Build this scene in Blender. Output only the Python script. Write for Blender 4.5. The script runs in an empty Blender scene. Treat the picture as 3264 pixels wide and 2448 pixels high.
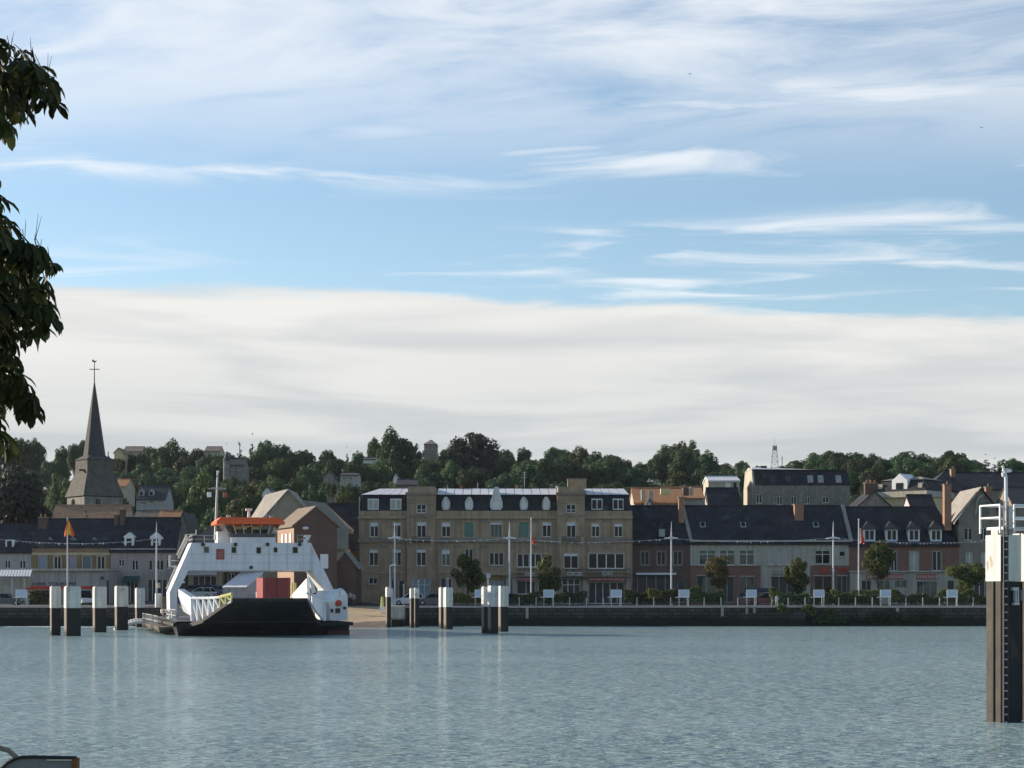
import bpy, math, random
from mathutils import Vector, Matrix
random.seed(11)
R = math.radians
scene = bpy.context.scene

# ------------------------------------------------------------------ camera
FPX, CX, HY, CH = 6200.0, 1632.0, 1883.0, 4.2      # focal length, principal column, horizon row (photo pixels), eye height
cam_d = bpy.data.cameras.new('camera')
cam = bpy.data.objects.new('camera', cam_d)
scene.collection.objects.link(cam)
cam.location = (0, 0, CH)
cam.rotation_euler = (R(90), 0, 0)
cam_d.sensor_width = 36.0
cam_d.lens = 36.0 * FPX / 3264.0
cam_d.shift_y = (HY - 1224.0) / 3264.0
cam_d.clip_start = 0.1
cam_d.clip_end = 6000
scene.camera = cam

# ------------------------------------------------------------------ sun direction
SUN_EL, SUN_BACK = 17.0, 24.0                        # elevation; degrees beyond "due left"
sdir = Vector((-math.cos(R(SUN_EL)) * math.cos(R(SUN_BACK)), math.cos(R(SUN_EL)) * math.sin(R(SUN_BACK)), math.sin(R(SUN_EL))))

# ------------------------------------------------------------------ world
world = bpy.data.worlds.new('World')
scene.world = world
world.use_nodes = True
wt = world.node_tree
for n in list(wt.nodes):
    wt.nodes.remove(n)

def wn(kind, **kw):
    n = wt.nodes.new(kind)
    for k, v in kw.items():
        setattr(n, k, v)
    return n

def wl(a, b):
    wt.links.new(a, b)

def wval(x, sock):
    if isinstance(x, (int, float)):
        sock.default_value = x
    else:
        wl(x, sock)

def wmath(op, a, b=0.0, c=0.0, clamp=False):
    n = wn('ShaderNodeMath', operation=op)
    n.use_clamp = clamp
    wval(a, n.inputs[0]); wval(b, n.inputs[1]); wval(c, n.inputs[2])
    return n.outputs[0]

def wstep(x, lo, hi):
    n = wn('ShaderNodeMapRange', interpolation_type='SMOOTHSTEP')
    wval(x, n.inputs[0]); n.inputs[1].default_value = lo; n.inputs[2].default_value = hi
    n.inputs[3].default_value = 0.0; n.inputs[4].default_value = 1.0
    return n.outputs[0]

def wnoise(vec, scale, detail=5.0, rough=0.55, dist=0.0):
    n = wn('ShaderNodeTexNoise')
    wl(vec, n.inputs['Vector'])
    n.inputs['Scale'].default_value = scale
    n.inputs['Detail'].default_value = detail
    n.inputs['Roughness'].default_value = rough
    n.inputs['Distortion'].default_value = dist
    return n.outputs['Fac']

def wvec(x, y, z):
    n = wn('ShaderNodeCombineXYZ')
    wval(x, n.inputs[0]); wval(y, n.inputs[1]); wval(z, n.inputs[2])
    return n.outputs[0]

def wmix(f, a, b):
    n = wn('ShaderNodeMix', data_type='RGBA')
    wval(f, n.inputs[0])
    for x, s in ((a, n.inputs[6]), (b, n.inputs[7])):
        if isinstance(x, tuple):
            s.default_value = x
        else:
            wl(x, s)
    return n.outputs[2]

sky = wn('ShaderNodeTexSky', sky_type='NISHITA')
sky.sun_disc = False
sky.sun_elevation = R(SUN_EL)
sky.sun_rotation = R(-90 + SUN_BACK)                 # towards -X, turned towards +Y
sky.altitude = 0.0
sky.air_density = 1.0
sky.dust_density = 0.35
sky.ozone_density = 2.2
SKY_STRENGTH = 0.112
tc = wn('ShaderNodeTexCoord')
sep = wn('ShaderNodeSeparateXYZ')
wl(tc.outputs['Generated'], sep.inputs[0])
dx, dy, dz = sep.outputs
zc = wmath('MAXIMUM', dz, 0.02)
u = wmath('DIVIDE', dx, zc)                          # where the sight line meets the cloud layer
v = wmath('DIVIDE', dy, zc)
# cirrus streaks and high veil
st = wvec(wmath('MULTIPLY', u, 0.55), wmath('ADD', wmath('MULTIPLY', v, 1.0), wmath('MULTIPLY', u, 0.07)), 13.2)
n_streak = wnoise(st, 2.2, 7.0, 0.56, 0.9)
n_where = wnoise(wvec(wmath('MULTIPLY', u, 0.4), v, 2.4), 0.75, 2.0, 0.5, 0.3)
streak = wmath('MULTIPLY', wstep(n_streak, 0.46, 0.72), wstep(n_where, 0.42, 0.62))
n_veil = wnoise(wvec(wmath('MULTIPLY', u, 0.75), wmath('ADD', v, wmath('MULTIPLY', u, 0.25)), 1.3), 1.5, 7.0, 0.62, 0.9)
veil_zone = wmath('SUBTRACT', 1.0, wstep(wmath('ADD', v, wmath('MULTIPLY', n_veil, 1.2)), 4.0, 5.6))
veil = wmath('MULTIPLY', wmath('MULTIPLY', veil_zone, wstep(v, 0.6, 3.2)), wstep(n_veil, 0.22, 0.70))
cirrus = wmath('MAXIMUM', wmath('MULTIPLY', streak, 0.75), wmath('MULTIPLY', veil, 0.88))
# the broad cloud bank beyond its straight leading edge
n_edge = wnoise(wvec(wmath('MULTIPLY', u, 0.9), v, 5.5), 1.3, 5.0, 0.6, 0.4)
edge = wmath('SUBTRACT', v, wmath('ADD', wmath('MULTIPLY', u, 0.24), wmath('ADD', 5.85, wmath('MULTIPLY', n_edge, 1.3))))
bank = wmath('MULTIPLY', wstep(edge, 0.0, 0.45), 0.96)
n_bank = wnoise(wvec(wmath('MULTIPLY', dx, 3.2), wmath('MULTIPLY', dy, 0.6), wmath('MULTIPLY', dz, 34.0)), 1.3, 5.0, 0.52, 0.5)
n_big = wnoise(wvec(wmath('MULTIPLY', dx, 2.2), wmath('MULTIPLY', dy, 0.5), wmath('MULTIPLY', dz, 12.0)), 1.1, 4.0, 0.5, 0.4)
bank_dark = wmath('ADD', wmath('MULTIPLY', wstep(n_bank, 0.40, 0.66), 0.6), wmath('MULTIPLY', wmath('SUBTRACT', 1.0, wstep(wmath('ADD', dz, wmath('MULTIPLY', n_big, 0.10)), 0.075, 0.195)), 0.75), clamp=True)
bank_col = wmix(bank_dark, (0.605, 0.595, 0.57, 1), (0.39, 0.41, 0.42, 1))
skycol = wn('ShaderNodeVectorMath', operation='SCALE')
wl(sky.outputs[0], skycol.inputs[0]); skycol.inputs[3].default_value = SKY_STRENGTH
c1 = wmix(cirrus, skycol.outputs[0], (0.66, 0.675, 0.69, 1))
c2 = wmix(bank, c1, bank_col)
bg = wn('ShaderNodeBackground')
wl(c2, bg.inputs[0]); bg.inputs[1].default_value = 1.0
wo = wn('ShaderNodeOutputWorld')
wl(bg.outputs[0], wo.inputs[0])

# ------------------------------------------------------------------ sun lamp
sun_d = bpy.data.lights.new('sun', 'SUN')
sun_d.energy = 5.0
sun_d.angle = R(0.5)
sun_d.color = (1.0, 0.87, 0.70)
sun = bpy.data.objects.new('sun', sun_d)
sun.location = (-120, 60, 80)
sun.rotation_euler = sdir.to_track_quat('Z', 'Y').to_euler()
scene.collection.objects.link(sun)

vs = scene.view_settings
vs.view_transform = 'Standard'
vs.look = 'None'
vs.exposure = 0.58
vs.gamma = 1.0
vs.use_curve_mapping = False
scene.cycles.volume_bounces = 1
scene.cycles.max_bounces = 6
scene.cycles.use_denoising = True

# ------------------------------------------------------------------ materials
def mat(name, col, rough=0.8, var=0.12, scale=0.8, col2=None, bump=0.0, bscale=12.0, spec=0.3, metal=0.0, fine=0.06, streak=0.0):
    m = bpy.data.materials.new(name)
    m.use_nodes = True
    t = m.node_tree
    b = t.nodes['Principled BSDF']
    b.inputs['Roughness'].default_value = rough
    b.inputs['Specular IOR Level'].default_value = spec
    b.inputs['Metallic'].default_value = metal
    tcn = t.nodes.new('ShaderNodeTexCoord')
    a = tuple(max(0, c * (1 - var)) for c in col)
    d = tuple(min(1, c * (1 + var)) for c in col) if col2 is None else col2
    n = t.nodes.new('ShaderNodeTexNoise')
    n.inputs['Scale'].default_value = scale
    n.inputs['Detail'].default_value = 6.0
    n.inputs['Roughness'].default_value = 0.65
    t.links.new(tcn.outputs['Object'], n.inputs['Vector'])
    cr = t.nodes.new('ShaderNodeValToRGB')
    cr.color_ramp.elements[0].position = 0.32
    cr.color_ramp.elements[1].position = 0.68
    cr.color_ramp.elements[0].color = (*a, 1)
    cr.color_ramp.elements[1].color = (*d, 1)
    t.links.new(n.outputs['Fac'], cr.inputs[0])
    last = cr.outputs[0]
    if fine:
        n2 = t.nodes.new('ShaderNodeTexNoise')
        n2.inputs['Scale'].default_value = scale * 9
        n2.inputs['Detail'].default_value = 3.0
        t.links.new(tcn.outputs['Object'], n2.inputs['Vector'])
        mr = t.nodes.new('ShaderNodeMapRange')
        mr.inputs[3].default_value = 1 - fine * 3
        mr.inputs[4].default_value = 1 + fine * 3
        t.links.new(n2.outputs['Fac'], mr.inputs[0])
        vm = t.nodes.new('ShaderNodeVectorMath'); vm.operation = 'SCALE'
        t.links.new(last, vm.inputs[0]); t.links.new(mr.outputs[0], vm.inputs[3])
        last = vm.outputs[0]
    if streak:                                       # rain streaks running down the surface
        mp = t.nodes.new('ShaderNodeMapping'); mp.inputs['Scale'].default_value = (2.6, 2.6, 0.16)
        t.links.new(tcn.outputs['Object'], mp.inputs[0])
        n4 = t.nodes.new('ShaderNodeTexNoise'); n4.inputs['Scale'].default_value = 1.0; n4.inputs['Detail'].default_value = 5.0
        t.links.new(mp.outputs[0], n4.inputs['Vector'])
        m4 = t.nodes.new('ShaderNodeMapRange'); m4.inputs[1].default_value = 0.42; m4.inputs[2].default_value = 0.72
        m4.inputs[3].default_value = 1.0; m4.inputs[4].default_value = 1 - streak
        t.links.new(n4.outputs['Fac'], m4.inputs[0])
        v4 = t.nodes.new('ShaderNodeVectorMath'); v4.operation = 'SCALE'
        t.links.new(last, v4.inputs[0]); t.links.new(m4.outputs[0], v4.inputs[3])
        last = v4.outputs[0]
    t.links.new(last, b.inputs['Base Color'])
    if bump:
        n3 = t.nodes.new('ShaderNodeTexNoise')
        n3.inputs['Scale'].default_value = bscale
        n3.inputs['Detail'].default_value = 4.0
        t.links.new(tcn.outputs['Object'], n3.inputs['Vector'])
        bp = t.nodes.new('ShaderNodeBump')
        bp.inputs['Strength'].default_value = bump
        bp.inputs['Distance'].default_value = 0.05
        t.links.new(n3.outputs['Fac'], bp.inputs['Height'])
        t.links.new(bp.outputs[0], b.inputs['Normal'])
    return m

def brick_mat(name, col, mortar, w=0.24, h=0.075, var=0.3):
    m = mat(name, col, 0.9, var, 0.7)
    t = m.node_tree
    b = t.nodes['Principled BSDF']
    src = b.inputs['Base Color'].links[0].from_socket
    tcn = t.nodes.new('ShaderNodeTexCoord')
    mp = t.nodes.new('ShaderNodeMapping'); mp.inputs['Rotation'].default_value = (R(90), 0, 0)
    t.links.new(tcn.outputs['Object'], mp.inputs[0])
    br = t.nodes.new('ShaderNodeTexBrick')
    br.inputs['Scale'].default_value = 1.0
    br.inputs['Brick Width'].default_value = w
    br.inputs['Row Height'].default_value = h
    br.inputs['Mortar Size'].default_value = h * 0.12
    br.inputs['Mortar'].default_value = (*mortar, 1)
    t.links.new(mp.outputs[0], br.inputs['Vector'])
    t.links.new(src, br.inputs['Color1'])
    sc = t.nodes.new('ShaderNodeVectorMath'); sc.operation = 'SCALE'; sc.inputs[3].default_value = 0.72
    t.links.new(src, sc.inputs[0]); t.links.new(sc.outputs[0], br.inputs['Color2'])
    t.links.new(br.outputs['Color'], b.inputs['Base Color'])
    return m

def leaf_mat(name, col, col2, trans=0.35, hue=0.03):
    m = bpy.data.materials.new(name)
    m.use_nodes = True
    t = m.node_tree
    for n in list(t.nodes):
        t.nodes.remove(n)
    out = t.nodes.new('ShaderNodeOutputMaterial')
    geo = t.nodes.new('ShaderNodeNewGeometry')
    oi = t.nodes.new('ShaderNodeObjectInfo')
    mx = t.nodes.new('ShaderNodeMix'); mx.data_type = 'RGBA'
    t.links.new(geo.outputs['Random Per Island'], mx.inputs[0])
    mx.inputs[6].default_value = (*col, 1); mx.inputs[7].default_value = (*col2, 1)
    hs = t.nodes.new('ShaderNodeHueSaturation')
    mr = t.nodes.new('ShaderNodeMapRange'); mr.inputs[3].default_value = 0.5 - hue; mr.inputs[4].default_value = 0.5 + hue
    mv = t.nodes.new('ShaderNodeMapRange'); mv.inputs[3].default_value = 0.7; mv.inputs[4].default_value = 1.3
    t.links.new(oi.outputs['Random'], mr.inputs[0]); t.links.new(oi.outputs['Random'], mv.inputs[0])
    t.links.new(mr.outputs[0], hs.inputs['Hue']); t.links.new(mv.outputs[0], hs.inputs['Value'])
    t.links.new(mx.outputs[2], hs.inputs['Color'])
    d = t.nodes.new('ShaderNodeBsdfPrincipled'); d.inputs['Roughness'].default_value = 0.55
    d.inputs['Specular IOR Level'].default_value = 0.1
    tr = t.nodes.new('ShaderNodeBsdfTranslucent')
    ms = t.nodes.new('ShaderNodeMixShader'); ms.inputs[0].default_value = trans
    t.links.new(hs.outputs[0], d.inputs['Base Color']); t.links.new(hs.outputs[0], tr.inputs['Color'])
    t.links.new(d.outputs[0], ms.inputs[1]); t.links.new(tr.outputs[0], ms.inputs[2])
    t.links.new(ms.outputs[0], out.inputs[0])
    return m

M = {}
M['stone'] = mat('hotel_limestone', (0.36, 0.268, 0.18), 0.9, 0.22, 0.5, bump=0.3, streak=0.35)
M['stone_trim'] = mat('dressed_limestone', (0.41, 0.315, 0.22), 0.88, 0.2, 0.8, bump=0.2, streak=0.3)
M['stone_dark'] = mat('soot_darkened_stone', (0.23, 0.20, 0.16), 0.9, 0.25, 0.7)
M['grey_stone'] = mat('grey_rubble_stone', (0.22, 0.21, 0.19), 0.92, 0.3, 1.4, bump=0.5, streak=0.3)
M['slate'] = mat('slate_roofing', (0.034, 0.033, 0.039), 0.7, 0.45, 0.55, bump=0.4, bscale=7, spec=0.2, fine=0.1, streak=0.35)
M['slate_grey'] = mat('weathered_slate', (0.06, 0.06, 0.062), 0.75, 0.25, 1.6, bump=0.3, spec=0.2)
M['slate_lit'] = mat('pale_lit_slate', (0.27, 0.25, 0.22), 0.85, 0.28, 1.3, bump=0.6, bscale=6, spec=0.2)  # paler slate, with sunlight put into the colour for sunward slopes
M['church_shingle'] = mat('church_oak_shingle', (0.105, 0.098, 0.088), 0.85, 0.28, 1.3, bump=0.6, bscale=6, spec=0.2, streak=0.25)
M['zinc'] = mat('zinc_sheet', (0.62, 0.63, 0.65), 0.6, 0.08, 0.9, spec=0.3)
M['zinc_dark'] = mat('zinc_seam', (0.16, 0.17, 0.19), 0.6, 0.1, 0.9)
M['tile'] = mat('clay_roof_tile', (0.36, 0.21, 0.125), 0.9, 0.3, 2.0, bump=0.5, bscale=8)
M['tile_brown'] = mat('brown_roof_tile', (0.21, 0.165, 0.125), 0.9, 0.25, 2.0, bump=0.5, bscale=8)
M['tile_orange'] = mat('orange_roof_tile', (0.40, 0.20, 0.10), 0.9, 0.25, 2.0, bump=0.5, bscale=8)
M['olive_render'] = mat('olive_grey_shingle', (0.27, 0.245, 0.19), 0.9, 0.12, 0.6)
M['brick'] = brick_mat('red_brick', (0.20, 0.062, 0.044), (0.30, 0.25, 0.2))
M['brick_dark'] = brick_mat('dark_brown_brick', (0.10, 0.05, 0.042), (0.2, 0.16, 0.13))
M['brick_orange'] = brick_mat('orange_brick', (0.33, 0.135, 0.075), (0.40, 0.32, 0.25))
M['cream'] = mat('cream_render', (0.42, 0.39, 0.325), 0.9, 0.1, 0.5, streak=0.3)
M['pale'] = mat('pale_grey_render', (0.36, 0.36, 0.35), 0.9, 0.12, 0.5, streak=0.3)
M['pink'] = mat('pinkish_grey_render', (0.37, 0.325, 0.305), 0.9, 0.12, 0.4, streak=0.3)
M['ochre'] = mat('ochre_stone', (0.26, 0.20, 0.115), 0.9, 0.18, 0.8, streak=0.3)
M['ochre_brown'] = mat('brown_brick_band', (0.27, 0.185, 0.12), 0.9, 0.2, 0.9)
M['ochre_trim'] = mat('pale_ochre_surround', (0.44, 0.37, 0.25), 0.9, 0.1, 0.9)
M['grey_render'] = mat('garage_grey_render', (0.37, 0.37, 0.36), 0.85, 0.1, 0.5, streak=0.3)
M['yellow_render'] = mat('yellow_render', (0.62, 0.50, 0.27), 0.9, 0.1, 0.5)
M['lilac_render'] = mat('lilac_grey_render', (0.42, 0.38, 0.40), 0.9, 0.1, 0.5)
M['white'] = mat('white_paint', (0.74, 0.74, 0.73), 0.55, 0.06, 0.8, spec=0.35)
M['white_worn'] = mat('worn_white_paint', (0.62, 0.605, 0.56), 0.65, 0.10, 1.2, spec=0.3, fine=0.05, streak=0.35)
M['ferry_white'] = mat('ferry_white_paint', (0.72, 0.73, 0.75), 0.45, 0.05, 0.35, spec=0.4, fine=0.03, streak=0.16)
M['frame'] = mat('window_frame_paint', (0.68, 0.70, 0.70), 0.5, 0.05, 1.0, fine=0)
M['frame_grey'] = mat('grey_green_frame_paint', (0.30, 0.34, 0.33), 0.55, 0.06, 1.0, fine=0)
M['blind'] = mat('roller_blind_box', (0.64, 0.65, 0.64), 0.6, 0.05, 1.0, fine=0)
M['curtain'] = mat('net_curtain_behind_glass', (0.30, 0.31, 0.30), 0.2, 0.2, 2.0, spec=0.6)
M['glass'] = mat('window_glass', (0.012, 0.015, 0.018), 0.02, 0.3, 1.5, spec=0.15, fine=0)
M['glass_teal'] = mat('teal_tinted_glass', (0.03, 0.06, 0.064), 0.03, 0.3, 1.5, spec=0.35, fine=0)
M['shutter_green'] = mat('green_shutter_paint', (0.10, 0.20, 0.165), 0.6, 0.08, 1.0)
M['shutter_blue'] = mat('blue_grey_shutter_paint', (0.24, 0.29, 0.38), 0.6, 0.08, 1.0)
M['shutter_slate'] = mat('slate_blue_shutter_paint', (0.13, 0.17, 0.21), 0.6, 0.08, 1.0)
M['shutter_lilac'] = mat('lilac_shutter_paint', (0.31, 0.29, 0.37), 0.6, 0.08, 1.0)
M['shop_dark'] = mat('dark_shopfront', (0.045, 0.042, 0.042), 0.4, 0.3, 1.2)
M['door_grey'] = mat('grey_door_paint', (0.27, 0.30, 0.33), 0.6, 0.08, 0.8)
M['iron'] = mat('black_ironwork', (0.035, 0.035, 0.04), 0.5, 0.2, 2.0)
M['awning_green'] = mat('dark_green_awning', (0.03, 0.085, 0.07), 0.8, 0.15, 1.0)
M['awning_dark'] = mat('navy_awning', (0.03, 0.035, 0.055), 0.8, 0.15, 1.0)
M['red'] = mat('red_paint', (0.45, 0.055, 0.04), 0.55, 0.12, 1.0)
M['red_dark'] = mat('dull_red_sign_paint', (0.35, 0.10, 0.08), 0.7, 0.15, 1.0)
M['sign_pale'] = mat('pale_sign_board', (0.45, 0.42, 0.38), 0.7, 0.1, 1.0)
M['letter'] = mat('black_lettering', (0.03, 0.035, 0.04), 0.6, 0.05, 1.0, fine=0)
M['panel_blue'] = mat('pale_blue_board', (0.46, 0.54, 0.66), 0.45, 0.05, 1.0, fine=0.02)
M['galv'] = mat('galvanised_steel', (0.42, 0.43, 0.44), 0.5, 0.1, 2.0, metal=0.2)
M['lamp_white'] = mat('lamp_post_paint', (0.62, 0.63, 0.65), 0.5, 0.06, 1.0)
M['steel_rust'] = mat('weathered_pile_steel', (0.24, 0.205, 0.165), 0.85, 0.1, 0.9, col2=(0.17, 0.14, 0.115), bump=0.3, bscale=5, streak=0.4)
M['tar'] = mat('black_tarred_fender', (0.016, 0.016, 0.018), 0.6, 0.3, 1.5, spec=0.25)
M['hull'] = mat('black_hull_paint', (0.014, 0.015, 0.018), 0.5, 0.35, 0.6, spec=0.3, streak=0.4)
M['antifoul'] = mat('dull_red_bottom_paint', (0.10, 0.035, 0.03), 0.7, 0.3, 0.8)
M['orange'] = mat('orange_red_roof_paint', (0.80, 0.13, 0.035), 0.45, 0.08, 0.8, fine=0.03)
M['hazard'] = mat('yellow_paint', (0.60, 0.56, 0.20), 0.55, 0.12, 1.0)
M['cream_panel'] = mat('cream_interior_panel', (0.75, 0.68, 0.40), 0.7, 0.06, 1.0)
M['truck_red'] = mat('red_lorry_box', (0.27, 0.045, 0.045), 0.5, 0.1, 0.8)
M['deck'] = mat('deck_plate_grey', (0.12, 0.125, 0.13), 0.7, 0.2, 1.0)
M['foam'] = mat('white_water', (0.8, 0.8, 0.78), 0.6, 0.1, 1.0)
M['concrete'] = mat('pale_concrete', (0.43, 0.41, 0.36), 0.9, 0.15, 1.2, bump=0.3, streak=0.3)
M['coping'] = mat('pinkish_coping_stone', (0.36, 0.31, 0.28), 0.9, 0.15, 1.2)
M['quay'] = brick_mat('dark_algae_quay_stone', (0.075, 0.066, 0.055), (0.02, 0.02, 0.018), 1.1, 0.42, 0.5)
def tide(m, top, noise=0.5):
    t = m.node_tree; b = t.nodes['Principled BSDF']; src = b.inputs['Base Color'].links[0].from_socket
    g = t.nodes.new('ShaderNodeNewGeometry'); sp = t.nodes.new('ShaderNodeSeparateXYZ'); t.links.new(g.outputs['Position'], sp.inputs[0])
    n = t.nodes.new('ShaderNodeTexNoise'); n.inputs['Scale'].default_value = 0.9; n.inputs['Detail'].default_value = 5; t.links.new(g.outputs['Position'], n.inputs['Vector'])
    ad = t.nodes.new('ShaderNodeMath'); ad.operation = 'MULTIPLY_ADD'; ad.inputs[1].default_value = -noise * 2; t.links.new(n.outputs['Fac'], ad.inputs[0]); t.links.new(sp.outputs[2], ad.inputs[2])
    r = t.nodes.new('ShaderNodeMapRange'); r.inputs[1].default_value = top - noise - .25; r.inputs[2].default_value = top - noise + .2; t.links.new(ad.outputs[0], r.inputs[0])
    x = t.nodes.new('ShaderNodeMix'); x.data_type = 'RGBA'; t.links.new(r.outputs[0], x.inputs[0]); x.inputs[6].default_value = (.016, .020, .013, 1); t.links.new(src, x.inputs[7])
    t.links.new(x.outputs[2], b.inputs['Base Color'])
tide(M['quay'], 1.1)
tide(M['concrete'], 0.9, .3)
tide(M['steel_rust'], 0.55, .35)
def chip(m, col, thr, sc, stretch=1.0, amt=0.8):
    """rust and chipped paint in patches"""
    t = m.node_tree; b = t.nodes['Principled BSDF']; src = b.inputs['Base Color'].links[0].from_socket
    g = t.nodes.new('ShaderNodeNewGeometry'); mp = t.nodes.new('ShaderNodeMapping'); mp.inputs['Scale'].default_value = (sc, sc, sc*stretch); t.links.new(g.outputs['Position'], mp.inputs[0])
    n = t.nodes.new('ShaderNodeTexNoise'); n.inputs['Scale'].default_value = 1.0; n.inputs['Detail'].default_value = 6; n.inputs['Roughness'].default_value = .65; t.links.new(mp.outputs[0], n.inputs['Vector'])
    r = t.nodes.new('ShaderNodeMapRange'); r.inputs[1].default_value = thr; r.inputs[2].default_value = thr + .06; r.inputs[4].default_value = amt; t.links.new(n.outputs['Fac'], r.inputs[0])
    x = t.nodes.new('ShaderNodeMix'); x.data_type = 'RGBA'; t.links.new(r.outputs[0], x.inputs[0]); t.links.new(src, x.inputs[6]); x.inputs[7].default_value = (*col, 1)
    t.links.new(x.outputs[2], b.inputs['Base Color'])
chip(M['white_worn'], (.24, .17, .11), .60, 1.5, .5)
chip(M['ferry_white'], (.36, .27, .20), .63, 1.2, .12, .6)
chip(M['hull'], (.06, .035, .022), .58, .7, .3, .8)
chip(M['slate'], (.075, .075, .06), .60, .45, .6, .7)
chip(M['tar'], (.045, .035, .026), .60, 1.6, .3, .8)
M['mud'] = mat('wet_brown_silt', (0.20, 0.145, 0.105), 0.6, 0.25, 0.7)
M['slip'] = mat('sandy_slipway_concrete', (0.44, 0.335, 0.21), 0.92, 0.16, 0.35, bump=0.3)
M['asphalt'] = mat('asphalt', (0.07, 0.07, 0.07), 0.9, 0.2, 0.5)
M['pave'] = mat('quay_paving', (0.22, 0.20, 0.18), 0.9, 0.18, 0.5)
M['grass'] = mat('rough_grass', (0.055, 0.075, 0.03), 0.95, 0.3, 0.1)
M['bark'] = mat('tree_bark', (0.075, 0.06, 0.045), 0.95, 0.3, 3.0, bump=0.6)
M['skin'] = mat('skin', (0.45, 0.28, 0.2), 0.6, 0.05, 5.0)
M['rubber'] = mat('tyre_rubber', (0.02, 0.02, 0.02), 0.8, 0.1, 3.0)
M['tan'] = mat('beige_render', (0.42, 0.37, 0.28), 0.9, 0.12, 0.6)
M['lf_hill'] = leaf_mat('hill_foliage', (0.042, 0.074, 0.038), (0.088, 0.128, 0.058), 0.3, .045)
M['lf_pale'] = leaf_mat('pale_green_foliage', (0.06, 0.095, 0.04), (0.11, 0.15, 0.06), 0.35)
M['lf_dark'] = leaf_mat('copper_dark_foliage', (0.026, 0.028, 0.024), (0.05, 0.05, 0.034), 0.2, 0.01)
M['lf_conifer'] = leaf_mat('conifer_foliage', (0.016, 0.032, 0.02), (0.035, 0.056, 0.03), 0.15, 0.015)
M['lf_street'] = leaf_mat('street_tree_foliage', (0.06, 0.085, 0.028), (0.14, 0.16, 0.055), 0.35, .02)
M['lf_brown'] = leaf_mat('bronzed_foliage', (0.075, 0.062, 0.026), (0.12, 0.095, 0.04), 0.3, 0.012)
M['lf_hedge'] = leaf_mat('hedge_foliage', (0.042, 0.066, 0.028), (0.09, 0.12, 0.045), 0.25)
M['lf_yellow'] = leaf_mat('yellow_green_hedge_foliage', (0.13, 0.15, 0.04), (0.2, 0.2, 0.06), 0.3)
M['lf_chestnut'] = leaf_mat('horse_chestnut_leaf', (0.020, 0.029, 0.010), (0.045, 0.052, 0.016), 0.22, 0.015)

# ------------------------------------------------------------------ mesh helpers
C = scene.collection
def X(px, D): return (px - CX) * D / FPX
def Z(py, D): return CH - (py - HY) * D / FPX

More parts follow.
